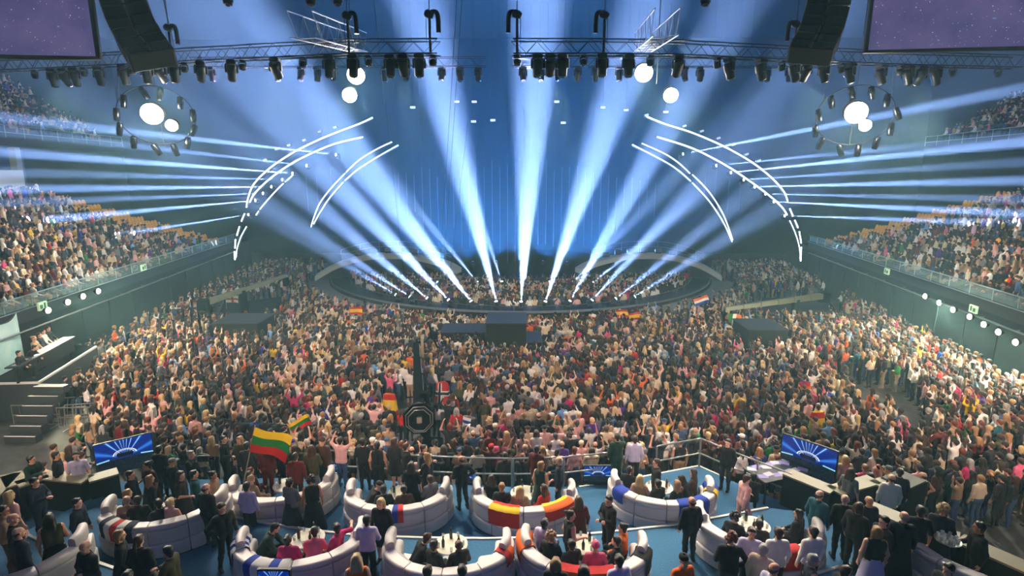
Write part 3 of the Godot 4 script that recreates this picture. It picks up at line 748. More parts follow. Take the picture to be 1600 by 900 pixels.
	m = MB.new(); m.bx(Vector3(0, 0.13, 0), Vector3(0.03, 0.03, 0.28)); part("carry_handle", m, mat("black_metal", Color(0.03, 0.03, 0.035), 0.5, 0.3), vc)

func booth() -> void:
	var b := thing("presenter_stand", "raised grey presenters' platform with white edge at the left wall", "platform")
	var m := flat_prism(BOOTH, 0.0, 1.8); part("body", m, mat("booth_grey", Color(0.2, 0.215, 0.22), 0.6), b)
	m = MB.new(); ribbon(m, [BOOTH[0] + Vector3(0, 0.02, 0), BOOTH[1] + Vector3(0, 0.02, 0), BOOTH[2] + Vector3(0, 0.02, 0)], 0.08, 0.1); part("edge", m, mat("nosing", Color(0.85, 0.84, 0.8), 0.5), b)
	for i in 6:
		m = MB.new(); m.bx(STAIR + Vector3(0, 0.3 * i + 0.15, -0.35 * i), Vector3(1.3, 0.3, 0.36)); var sp_ := part("step", m, mat("booth_grey", Color(0.2, 0.215, 0.22), 0.6), b)
		m = MB.new(); m.bx(STAIR + Vector3(0, 0.3 * i + 0.31, -0.35 * i + 0.16), Vector3(1.3, 0.02, 0.05)); part("step_edge", m, mat("nosing", Color(0.85, 0.84, 0.8), 0.5), sp_)
	# desk
	var d := thing("presenter_desk", "long dark presenters' desk with papers on the left platform", "desk")
	m = MB.new(); ribbon(m, [DESK_L[0], DESK_L[1]], 0.55, 0.06); part("desk_top", m, mat("desk_grey", Color(0.12, 0.12, 0.14), 0.5), d)
	m = MB.new(); ribbon(m, [DESK_L[0] + Vector3(0.15, -0.06, 0), DESK_L[1] + Vector3(0.15, -0.06, 0)], 0.08, 0.7); part("front_board", m, mat("counter_black", Color(0.028, 0.03, 0.032), 0.6), d)
	for i in 7:
		m = MB.new(); m.bx(Vector3.ZERO, Vector3(0.22, 0.005, 0.3))
		top("script_sheet", m, mat("paper_0", Color(0.75, 0.74, 0.8), 0.8), "sheet of paper lying on the presenters' desk", "paper", DESK_L[0].lerp(DESK_L[1], (i + 0.5) / 7.0) + Vector3(R.randf_range(-0.12, 0.08), 0.005, 0), R.randf_range(-0.4, 0.4), "papers on the presenters' desk")
	# wave shaped panel
	var w := thing("wave_panel", "pale blue panel with a wave shaped top behind presenters' desk", "panel")
	var a: Vector3 = WAVE[0]
	var e: Vector3 = WAVE[1]
	var sd := (e - a).normalized().cross(Vector3.UP) * 0.06
	var rows := [[], [], [], []]
	var n := 30
	for i in n + 1:
		var t := float(i) / n
		var h := 1.9 - 0.35 * cos(t * 5.2 + 0.3) + pow(t, 6.0) * 0.9
		var p := a.lerp(e, t)
		rows[0].append(p + sd); rows[1].append(p + sd + Vector3(0, h, 0)); rows[2].append(p - sd + Vector3(0, h, 0)); rows[3].append(p - sd)
	for k in 3:
		m = MB.new()
		for i in n: m.quad(rows[k][i], rows[k][i + 1], rows[k + 1][i + 1], rows[k + 1][i])
		part(["face", "wave_edge", "rear"][k], m, [grain(mat("wave_face", Color.WHITE, 0.5), 12, 0.006, Color(0.62, 0.85, 0.85), Color(0.9, 0.97, 0.96), 0.25), mat("wave_grey", Color(0.4, 0.42, 0.42), 0.5), mat("wave_grey", Color(0.4, 0.42, 0.42), 0.5)][k], w)
	# crowd barriers
	for q in BARRIERS:
		var o := thing("crowd_barrier", q[3], "barrier", q[0], q[1], "steel crowd barriers")
		var st := mat("rail_steel", Color(0.7, 0.69, 0.66), 0.3, 0.85)
		o.rotation.x = q[2]
		for y in [0.15, 0.6, 1.05]: bar("rail", Vector3(-1.0, y, 0), Vector3(1.0, y, 0), 0.025, st, o)
		for i in 7: bar("upright", Vector3(-1.0 + i / 3.0, 0.15, 0), Vector3(-1.0 + i / 3.0, 1.05, 0), 0.016, st, o)
		for k in [-0.7, 0.7]: bar("foot", Vector3(k, 0.03, -0.25), Vector3(k, 0.03, 0.25), 0.02, st, o)

func floor_things() -> void:
	var blk := mat("crane_black", Color(0.016, 0.016, 0.019), 0.5, 0.0)
	blk.metallic_specular = 0.15; blk.roughness = 0.9
	var cloth_black := mat("drape_black", Color(0.03, 0.036, 0.036), 0.9)
	for q in CAM_BOXES:
		var o := thing("camera_riser", q[2], "riser", q[0])
		var s: Vector3 = q[1]
		var m := MB.new(); m.bx(Vector3(0, s.y * 0.5, 0), s); part("body", m, cloth_black, o)
		m = MB.new(); m.bx(Vector3(0, s.y + 0.02, 0), Vector3(s.x + 0.1, 0.05, s.z + 0.1)); part("deck", m, mat("desk_grey", Color(0.12, 0.12, 0.14), 0.5), o)
		var st := mat("steel", Color(0.5, 0.52, 0.52), 0.4, 0.8)
		bar("rail", Vector3(-s.x * 0.5, s.y * 0.45, s.z * 0.5 + 0.05), Vector3(s.x * 0.5, s.y * 0.45, s.z * 0.5 + 0.05), 0.03, st, o)
	# crane in the middle of the crowd
	var c := thing("camera_crane", "black camera crane rising from the middle of the crowd", "camera crane")
	var A: Vector3 = CRANE[0]
	var B: Vector3 = CRANE[1]
	var m := MB.new(); m.cbox(Transform3D(Basis(), Vector3(A.x, 0.35, A.z - 1.2)), Vector3(1.1, 0.5, 1.6), 0.05); part("dolly", m, blk, c)
	m = MB.new(); m.cbox(Transform3D(Basis(), Vector3(A.x, 1.6, A.z - 1.2)), Vector3(0.34, 2.4, 0.34), 0.04); part("column", m, blk, c)
	for i in 4:
		m = MB.new(); m.lathe([[0.0, -0.06], [0.17, -0.06], [0.19, 0.0], [0.17, 0.06], [0.0, 0.06]], Transform3D(Basis(Vector3.BACK, PI / 2), Vector3(A.x - 0.6 + 1.2 * (i % 2), 0.19, A.z - 1.8 + 1.2 * (i / 2))), 14); part("wheel", m, mat("rubber", Color(0.02, 0.02, 0.02), 0.9), c)
	var t := aim(A, B)
	var L := (B - A).length()
	for k in 4:
		var w := 0.42 - 0.05 * k
		m = MB.new(); m.cbox(t * Transform3D(Basis(Vector3.RIGHT, PI / 2), Vector3(0, 0, -L * (0.12 + 0.235 * k))), Vector3(w, L * 0.25, w), 0.03); part("boom_section", m, blk, c)
		m = MB.new(); m.box(t * Transform3D(Basis(), Vector3(w * 0.55, 0.05, -L * (0.12 + 0.235 * k))), Vector3(0.03, 0.05, L * 0.22)); part("cable_run", m, mat("rail_steel", Color(0.7, 0.69, 0.66), 0.3, 0.85), c)
	var oct := []
	for i in 8:
		var a := TAU * (i + 0.5) / 8
		oct.append(t * Vector3(cos(a) * 0.56, sin(a) * 0.6, 0.1))
	m = MB.new(); m.tube(oct, 0.055, 8, false, true); var wt := part("weight_frame", m, blk, c)
	for lv in [[0.52, 0.5], [0.42, 0.56]]:
		var r := []
		for i in 8:
			var a := TAU * (i + 0.5) / 8
			r.append(t * Vector3(cos(a) * lv[0], sin(a) * (lv[0] + 0.03), lv[1] - 0.34))
		m = MB.new(); m.tube(r, 0.016, 6, false, true); part("bright_edge", m, mat("rail_steel", Color(0.7, 0.69, 0.66), 0.3, 0.85), wt)
	for i in 5:
		m = MB.new(); m.lathe([[0.0, -0.035], [0.47, -0.035], [0.49, 0.0], [0.47, 0.035], [0.0, 0.035]], t * Transform3D(Basis(Vector3.RIGHT, PI / 2), Vector3(0, 0, 0.08 - i * 0.09)), 8); part("counterweight", m, mat("weight_blue", Color(0.03, 0.035, 0.06), 0.35, 0.4), c)
	m = MB.new(); m.cbox(t * Transform3D(Basis(), Vector3(0, 0, 0.18)), Vector3(0.2, 0.24, 0.12), 0.02); part("clamp", m, mat("rail_steel", Color(0.7, 0.69, 0.66), 0.3, 0.85), c)
	m = MB.new(); m.cbox(t * Transform3D(Basis(), Vector3(0.28, 0.1, -L * 0.88)), Vector3(0.12, 1.0, 0.4), 0.02); part("pale_panel", m, mat("panel_cream", Color(0.6, 0.56, 0.42), 0.5), c)
	m = MB.new(); m.tube(curve([B, B + Vector3(0.35, -0.1, -0.3), B + Vector3(0.7, 0.25, -0.4)], 4), 0.05, 8); m.tube([B + Vector3(0.55, 0.9, -0.4), B + Vector3(0.7, 0.25, -0.4), B + Vector3(1.0, -0.4, -0.3)], 0.05, 8); part("remote_head", m, blk, c)
	m = MB.new(); m.cbox(Transform3D(Basis(Vector3.UP, 0.3), B + Vector3(0.75, 0.15, -0.6)), Vector3(0.3, 0.3, 0.6), 0.03); part("camera", m, blk, c)
	m = MB.new(); m.cyl(t * Vector3(-0.5, 0, -L * 0.22), t * Vector3(0.5, 0, -L * 0.22), 0.03, 8); part("cross_bar", m, blk, c)
	# side cranes
	for q in SIDE_CRANES:
		var o := thing("jib_crane", q[3], "camera crane")
		var P0: Vector3 = q[0]
		var P1: Vector3 = q[1]
		for k in 6:
			m = MB.new(); m.box(aim(P0.lerp(P1, (k + 0.5) / 6.0), P1), Vector3(0.36 - 0.03 * k, 0.4 - 0.03 * k, (P1 - P0).length() / 6.0 * 0.97)); part("boom_section", m, mat("crane_khaki", Color(0.42, 0.42, 0.33), 0.5), o)
		var piv := P0.lerp(P1, q[2])
		m = MB.new(); m.cbox(Transform3D(Basis(), Vector3(piv.x, piv.y * 0.5, piv.z)), Vector3(0.4, piv.y, 0.4), 0.03); part("column", m, blk, o)
		m = MB.new(); m.cbox(Transform3D(Basis(), Vector3(piv.x, 0.3, piv.z)), Vector3(1.6, 0.5, 1.6), 0.05); part("dolly", m, blk, o)
		m = MB.new(); m.cbox(Transform3D(Basis(), P0 + Vector3(0, -0.1, 0)), Vector3(0.7, 0.8, 0.6), 0.05); part("counterweight", m, blk, o)
		m = MB.new(); m.cbox(Transform3D(Basis(), P1 + Vector3(0, -0.5, 0)), Vector3(0.35, 0.6, 0.5), 0.04); m.cyl(P1, P1 + Vector3(0, -0.3, 0), 0.06); part("camera", m, blk, o)
	for q in DARK_DECKS:
		m = flat_prism(q[0], 0.0, q[2])
		top("equipment_deck", m, cloth_black, q[1], "platform")

func guests() -> void:
	for q in GUESTS:
		person({"pose": q[2], "top": q[4], "tc": q[5], "legs": q[6], "lc": q[7], "hair": q[8], "hc": q[9], "skin": q[10], "near": true}, q[11], q[0], q[1], q[3])

func inside(p: Vector3, poly: Array) -> bool:
	var v := PackedVector2Array()
	for q in poly: v.append(Vector2(q.x, q.z))
	return Geometry2D.is_point_in_polygon(Vector2(p.x, p.z), v)
func in_view(p: Vector3) -> bool:
	var x := absf(p.x) / maxf(-p.z, 0.1)
	return x < 0.88
const POSE_SAYS := {"stand": "standing", "clap": "clapping", "crossed": "arms crossed", "cheer": "arms raised", "phone": "one arm raised", "drink": "one hand out", "hip": "hand on hip"}
const TOP_SAYS := {"shirt": "shirt", "tee": "t-shirt", "vest": "sleeveless top", "jacket": "jacket"}
func crowd() -> void:
	var spots := []
	var rowi := 0
	var z := -16.2
	while z > -65.0:
		var half := 25.35 - 0.136 * (z + 31.16) - 0.7
		var x := -half + (0.28 if rowi % 2 else 0.0)
		while x < half:
			var p := Vector3(x + R.randf_range(-0.1, 0.1), 0, z + R.randf_range(-0.08, 0.08))
			x += 0.57
			var r := Vector2(p.x, p.z + 58.4).length()
			if r < 21.3 or p.z < -62.0: continue
			var no := false
			for q in KEEP_OUT:
				if inside(p, q): no = true; break
			if no: continue
			if R.randf() < 0.06: continue
			spots.append(p)
		z -= 0.56 + maxf(0.0, -z - 30.0) * 0.012; rowi += 1
	var near := []
	for p in spots:
		if in_view(p) and not HIDDEN_NEAR.call(p): near.append(p)
	near.sort_custom(func(a, b): return (a - Vector3(0, 10, 0)).length() < (b - Vector3(0, 10, 0)).length())
	var chosen := {}
	var labels := {}
	var n := 0
	for p in near:
		if n >= SINGLES: break
		chosen[p] = true; n += 1
		var yaw := atan2(-(0.0 - p.x), -(-50.0 - p.z)) + R.randf_range(-0.35, 0.35)
		var best := ""
		var bd := 1e9
		for a in ANCHORS:
			var d: float = (a[0] - p).length()
			if d < bd: bd = d; best = a[1]
		for attempt in 60:
			var s := {"pose": ["stand", "stand", "clap", "crossed", "cheer", "phone", "drink", "hip"][R.randi() % 8], "top": ["shirt", "tee", "tee", "vest", "jacket"][R.randi() % 5], "tc": dress(), "legs": ["trousers", "trousers", "shorts", "skirt"][R.randi() % 4], "lc": ["black", "navy", "denim", "charcoal", "beige"][R.randi() % 5], "hc": hair_tone(), "skin": [0, 0, 1, 1, 1, 2, 4, 3][R.randi() % 8], "sc": ["black", "white", "brown"][R.randi() % 3]}
			s["hair"] = ["short", "short", "long", "bob", "tail", "bald", "curly", "cap"][R.randi() % 8]
			if s.hair == "cap": s.hc = dress()
			var lab := "person in %s %s and %s %s, %s, near %s" % [s.tc, TOP_SAYS[s.top], s.lc, s.legs, POSE_SAYS[s.pose], best]
			if (labels.has(lab) or lab.split(" ").size() > 16) and attempt < 59: continue
			labels[lab] = true
			person(s, lab, p, yaw, "crowd nearest the lounge", R.randf_range(0.94, 1.04))
			break
	var rest := []
	for p in spots:
		if chosen.has(p): continue
		rest.append([p, atan2(p.x, p.z + 52.0) if p.z > -40.0 else atan2(p.x * 0.9, 6.0), ["stand", "stand", "stand", "clap", "crossed", "cheer", "phone"][R.randi() % 7]])
	for q in rest: q[1] += R.randf_range(-0.4, 0.4)
	mass("standing_crowd", "dense standing crowd in mixed clothes filling the hall floor up to the stage", rest)

# cloth on a pole or held by its corners; pattern gives the colour of each patch
func flag(label: String, at: Vector3, w: float, h: float, yaw: float, pattern: String, pole := 0.0, droop := 0.1, roll := 0.0) -> void:
	var o := thing("waving_flag", label, "flag", at, yaw)
	o.rotation.z = roll
	var nu := 24
	var nv := 18
	var m := MB.new(); m.tinted = true
	var pt := func(u: float, v: float) -> Vector3: return Vector3(u * w, -v * h - droop * u * u * w, 0.09 * w * sin(u * 6.0 + v * 1.6) * (0.3 + u))
	for i in nu:
		for j in nv:
			m.tint = flag_colour(pattern, (i + 0.5) / nu, (j + 0.5) / nv)
			m.quad(pt.call(float(i) / nu, float(j + 1) / nv), pt.call(float(i + 1) / nu, float(j + 1) / nv), pt.call(float(i + 1) / nu, float(j) / nv), pt.call(float(i) / nu, float(j) / nv))
	var ct := mat("flag_cloth", Color.WHITE, 0.8); ct.vertex_color_use_as_albedo = true; ct.backlight_enabled = true; ct.backlight = Color(0.35, 0.35, 0.35)
	part("cloth", m, ct, o)
	if pole > 0.0:
		m = MB.new(); m.cyl(Vector3(0, 0.05, 0), Vector3(0, -pole, 0), 0.015, 6); part("pole", m, mat("pole_pale", Color(0.6, 0.55, 0.45), 0.5), o)
func flag_colour(p: String, u: float, v: float) -> Color:
	var c := "white"
	match p:
		"lithuania": c = ["yellow", "green", "red"][int(v * 3.0)]
		"spain": c = "yellow" if v > 0.25 and v < 0.75 else "red"
		"germany": c = ["black", "red", "yellow"][int(v * 3.0)]
		"ireland": c = ["green", "white", "orange"][int(u * 3.0)]
		"ireland_hung": c = ["green", "white", "orange"][int(v * 3.0)]
		"czech": c = "blue" if u < 0.5 - absf(v - 0.5) else ("white" if v < 0.5 else "red")
		"finland": c = "blue" if absf(v - 0.5) < 0.13 or absf(u - 0.36) < 0.1 else "white"
		"norway":
			c = "red"
			if absf(v - 0.5) < 0.14 or absf(u - 0.4) < 0.12: c = "white"
			if absf(v - 0.5) < 0.07 or absf(u - 0.4) < 0.06: c = "navy"
		"denmark": c = "white" if absf(v - 0.5) < 0.09 or absf(u - 0.4) < 0.08 else "red"
		"netherlands": c = ["orange", "white", "blue"][int(v * 3.0)]
		"italy": c = ["green", "white", "red"][int(u * 3.0)]
		"france": c = ["blue", "white", "red"][int(u * 3.0)]
		"rainbow": c = ["red", "orange", "yellow", "green", "blue", "purple"][int(v * 6.0)]
		"ukraine": c = "blue" if v < 0.5 else "yellow"
		"israel": c = "blue" if absf(absf(v - 0.5) - 0.32) < 0.07 or (absf(v - 0.5) < 0.12 and absf(u - 0.5) < 0.08) else "white"
		"england": c = "red" if absf(v - 0.5) < 0.1 or absf(u - 0.5) < 0.07 else "white"
	return CLOTHS[c].srgb_to_linear()
func cape(label: String, at: Vector3, yaw: float, pattern: String) -> void:
	# flag worn over the shoulders
	var o := thing("flag_cape", label, "flag", at, yaw)
	var nu := 20
	var nv := 16
	var m := MB.new(); m.tinted = true
	var pt := func(u: float, v: float) -> Vector3:
		var a := lerpf(-1.75, 1.75, u)
		var f := 1.0 + 0.12 * v * sin(u * 19.0)
		return Vector3(sin(a) * (0.27 + 0.1 * v) * f, 1.5 - v * 1.0 - 0.05 * sin(a) * sin(a), cos(a) * (0.2 + 0.1 * v) * f)
	for i in nu:
		for j in nv:
			m.tint = flag_colour(pattern, (i + 0.5) / nu, (j + 0.5) / nv)
			m.quad(pt.call(float(i) / nu, float(j + 1) / nv), pt.call(float(i + 1) / nu, float(j + 1) / nv), pt.call(float(i + 1) / nu, float(j) / nv), pt.call(float(i) / nu, float(j) / nv))
	var ct := mat("flag_cloth", Color.WHITE, 0.8); ct.vertex_color_use_as_albedo = true
	part("cloth", m, ct, o)
func flags() -> void:
	for q in FLAGS: flag(q[0], q[1], q[2], q[3], q[4], q[5], q[6], q[7], q[8])
	for q in CAPES:
		person({"pose": q[4], "top": "tee", "tc": q[5], "legs": "trousers", "lc": "navy", "hair": q[6], "hc": "brown"}, q[7], q[1], q[2], "flag wearers in the crowd")
		cape(q[0], q[1], q[2], q[3])
# ---------------------------------------------------------------- measured places
var WALL_LAMPS_R = [Vector3(25.31, 3.48, -34.54), Vector3(25.11, 3.41, -33.05), Vector3(24.92, 3.32, -31.68), Vector3(24.72, 3.29, -30.20), Vector3(24.56, 3.17, -29.02), Vector3(24.41, 3.08, -27.89), Vector3(24.24, 2.92, -26.65), Vector3(24.05, 2.80, -25.31), Vector3(23.86, 2.68, -23.88)]
var WALL_LAMPS_L = [Vector3(-24.40, 4.05, -27.89), Vector3(-24.62, 4.12, -29.47), Vector3(-24.80, 4.15, -30.80), Vector3(-25.00, 4.14, -32.24)]
var EXIT_SIGNS = [[Vector3(-26.01, 4.58, -38.09), "pale green exit sign on the left stand front", 0.135], [Vector3(26.28, 4.09, -40.07), "pale green exit sign far along the right stand front", -0.135], [Vector3(24.98, 3.65, -30.47), "pale green exit sign above the lamps on the right wall", -0.135], [Vector3(-24.64, 4.27, -27.97), "pale green exit sign above the lamps on the left wall", 0.135]]
var WALL_E = 46.0
var WASH_P = 26.0
var WASH_W = 900.0
var KEY_E = 190.0
var POD_DOWN = 2.0
var BRIDGE_R = [Vector3(5.46, 2.38, -51.00), Vector3(6.68, 2.96, -51.50), Vector3(8.81, 3.42, -52.00), Vector3(11.17, 3.67, -52.00), Vector3(13.84, 3.55, -52.00), Vector3(16.39, 2.92, -51.50), Vector3(18.46, 1.82, -51.00)]
var BRIDGE_L = [Vector3(-18.86, 1.72, -51.00), Vector3(-16.75, 2.85, -51.50), Vector3(-14.17, 3.50, -52.00), Vector3(-11.46, 3.63, -52.00), Vector3(-9.08, 3.39, -52.00), Vector3(-6.93, 2.93, -51.50), Vector3(-5.70, 2.35, -51.00)]
var FRONT_BEAMS = [[Vector3(-9.54, 1.20, -43.02), -57.0, 0.22, 4.2], [Vector3(-8.30, 1.20, -42.32), -55.0, 0.40, 4.2], [Vector3(-6.87, 1.20, -41.66), -48.0, 0.65, 4.8], [Vector3(-5.18, 1.20, -41.06), -42.0, 0.95, 5.6], [Vector3(-3.46, 1.20, -40.63), -37.0, 1.10, 6.2], [Vector3(-1.67, 1.20, -40.38), -13.5, 1.10, 6.0], [Vector3(0.11, 1.20, -40.30), 3.0, 1.15, 6.2], [Vector3(1.85, 1.20, -40.39), 17.0, 1.00, 5.8], [Vector3(3.64, 1.20, -40.67), 27.0, 0.80, 5.2], [Vector3(5.29, 1.20, -41.09), 40.0, 0.50, 4.6], [Vector3(7.15, 1.20, -41.77), 49.0, 0.35, 4.4], [Vector3(8.73, 1.20, -42.54), 55.0, 0.30, 4.4]]
var REAR_BEAMS = [[Vector3(-7.24, 0.90, -49.57), -42.0], [Vector3(-3.67, 0.90, -49.62), -39.0], [Vector3(-1.54, 0.90, -49.65), -18.0], [Vector3(0.53, 0.90, -49.68), 4.0], [Vector3(2.61, 0.90, -49.71), 22.0], [Vector3(4.68, 0.90, -49.73), 43.0], [Vector3(6.46, 0.90, -49.76), 50.0]]
var ARCS_L = {"outermost": [[Vector3(-13.64, 15.99, -54.00), Vector3(-14.98, 15.42, -54.00), Vector3(-17.11, 14.67, -54.00), Vector3(-19.27, 13.81, -54.00), Vector3(-21.45, 12.76, -54.00), Vector3(-23.69, 11.36, -54.00), Vector3(-25.21, 9.99, -54.00), Vector3(-25.88, 8.73, -54.00), Vector3(-26.16, 7.76, -54.00)], [Vector3(-26.40, 7.15, -54.00), Vector3(-26.78, 6.42, -54.00)], [Vector3(-27.01, 5.92, -54.00), Vector3(-27.35, 5.06, -54.00)], [Vector3(-27.51, 4.69, -54.00), Vector3(-27.66, 3.81, -54.00)], [Vector3(-27.75, 3.50, -54.00), Vector3(-27.77, 2.68, -54.00)]], "second": [[Vector3(-14.62, 14.27, -54.00), Vector3(-17.17, 13.69, -54.00), Vector3(-19.33, 12.88, -54.00), Vector3(-21.53, 11.83, -54.00), Vector3(-23.64, 10.47, -54.00), Vector3(-25.17, 9.15, -54.00), Vector3(-25.80, 8.24, -54.00)]], "third": [[Vector3(-21.17, 11.00, -54.00), Vector3(-22.79, 9.69, -54.00), Vector3(-24.20, 8.31, -54.00), Vector3(-24.88, 7.58, -54.00)], [Vector3(-25.02, 7.40, -54.00), Vector3(-25.30, 7.03, -54.00)], [Vector3(-26.33, 5.92, -54.00), Vector3(-26.99, 4.87, -54.00), Vector3(-27.48, 3.69, -54.00), Vector3(-27.62, 2.93, -54.00)]], "inner upper": [[Vector3(-11.95, 13.81, -54.00), Vector3(-13.61, 13.05, -54.00), Vector3(-15.16, 12.12, -54.00), Vector3(-16.37, 11.06, -54.00)], [Vector3(-16.50, 10.94, -54.00), Vector3(-17.85, 9.63, -54.00), Vector3(-19.05, 8.19, -54.00), Vector3(-19.77, 6.73, -54.00), Vector3(-20.08, 5.87, -54.00)]], "inner lower": [[Vector3(-11.37, 13.52, -54.00), Vector3(-13.33, 12.47, -54.00), Vector3(-15.20, 11.35, -54.00), Vector3(-16.54, 10.29, -54.00)], [Vector3(-16.73, 10.11, -54.00), Vector3(-18.10, 8.67, -54.00), Vector3(-19.11, 7.28, -54.00), Vector3(-19.81, 6.18, -54.00)]]}
var ARCS_R = {"outermost": [[Vector3(11.49, 16.12, -54.00), Vector3(13.40, 15.39, -54.00), Vector3(15.50, 14.76, -54.00), Vector3(17.61, 13.96, -54.00), Vector3(19.75, 12.98, -54.00), Vector3(21.92, 11.76, -54.00), Vector3(23.70, 10.41, -54.00), Vector3(24.83, 9.23, -54.00), Vector3(25.27, 8.34, -54.00)], [Vector3(25.52, 7.68, -54.00), Vector3(25.89, 6.96, -54.00)], [Vector3(26.10, 6.60, -54.00), Vector3(26.48, 5.87, -54.00)], [Vector3(26.64, 5.51, -54.00), Vector3(26.93, 4.40, -54.00)], [Vector3(26.97, 4.03, -54.00), Vector3(27.05, 2.67, -54.00)]], "second": [[Vector3(12.70, 14.25, -54.00), Vector3(15.58, 13.38, -54.00), Vector3(17.71, 12.46, -54.00), Vector3(19.88, 11.29, -54.00), Vector3(22.08, 9.88, -54.00), Vector3(23.67, 8.76, -54.00), Vector3(24.78, 7.80, -54.00), Vector3(25.33, 7.08, -54.00)]], "third": [[Vector3(25.63, 6.54, -54.00), Vector3(26.14, 5.63, -54.00), Vector3(26.62, 4.53, -54.00), Vector3(26.90, 3.54, -54.00), Vector3(26.96, 2.92, -54.00)]], "inner upper": [[Vector3(11.31, 13.67, -54.00), Vector3(13.55, 12.69, -54.00), Vector3(14.91, 11.82, -54.00), Vector3(15.91, 10.94, -54.00)], [Vector3(16.16, 10.82, -54.00), Vector3(17.82, 9.23, -54.00), Vector3(19.30, 7.13, -54.00), Vector3(20.39, 4.70, -54.00)]], "inner lower": [[Vector3(10.43, 13.56, -54.00), Vector3(13.59, 11.99, -54.00), Vector3(14.95, 11.12, -54.00), Vector3(16.02, 10.24, -54.00)], [Vector3(16.21, 10.06, -54.00), Vector3(17.88, 8.39, -54.00), Vector3(19.35, 6.41, -54.00), Vector3(20.35, 4.52, -54.00)]]}
var SIDE_BEAMS_L = [[Vector3(-16.58, 12.26, -52.50), Vector3(-32.82, 14.10, -37.00), 520000.0, 1.4], [Vector3(-19.35, 11.29, -52.50), Vector3(-32.97, 13.26, -37.00), 260000.0, 1.4], [Vector3(-20.70, 10.60, -52.50), Vector3(-33.21, 11.96, -37.00), 676000.0, 1.4], [Vector3(-21.69, 10.03, -52.50), Vector3(-33.44, 10.69, -37.00), 260000.0, 1.4], [Vector3(-22.75, 9.39, -52.50), Vector3(-33.64, 9.62, -37.00), 520000.0, 1.4], [Vector3(-23.58, 8.80, -52.50), Vector3(-33.80, 8.71, -37.00), 234000.0, 1.4], [Vector3(-24.35, 8.16, -52.50), Vector3(-34.04, 7.38, -37.00), 520000.0, 1.4], [Vector3(-25.13, 6.86, -52.50), Vector3(-34.40, 5.45, -37.00), 312000.0, 1.4]]
var SIDE_BEAMS_R = [[Vector3(14.56, 12.30, -52.50), Vector3(31.52, 15.84, -37.00), 520000.0, 1.4], [Vector3(17.62, 11.29, -52.50), Vector3(32.04, 12.99, -37.00), 208000.0, 1.4], [Vector3(19.00, 10.66, -52.50), Vector3(32.11, 12.58, -37.00), 676000.0, 1.4], [Vector3(20.21, 10.03, -52.50), Vector3(32.33, 11.36, -37.00), 208000.0, 1.4], [Vector3(21.25, 9.40, -52.50), Vector3(32.55, 10.19, -37.00), 520000.0, 1.4], [Vector3(22.29, 8.77, -52.50), Vector3(32.77, 8.97, -37.00), 208000.0, 1.4], [Vector3(23.11, 8.07, -52.50), Vector3(32.94, 8.04, -37.00), 520000.0, 1.4], [Vector3(24.23, 6.79, -52.50), Vector3(33.05, 7.41, -37.00), 312000.0, 1.4]]
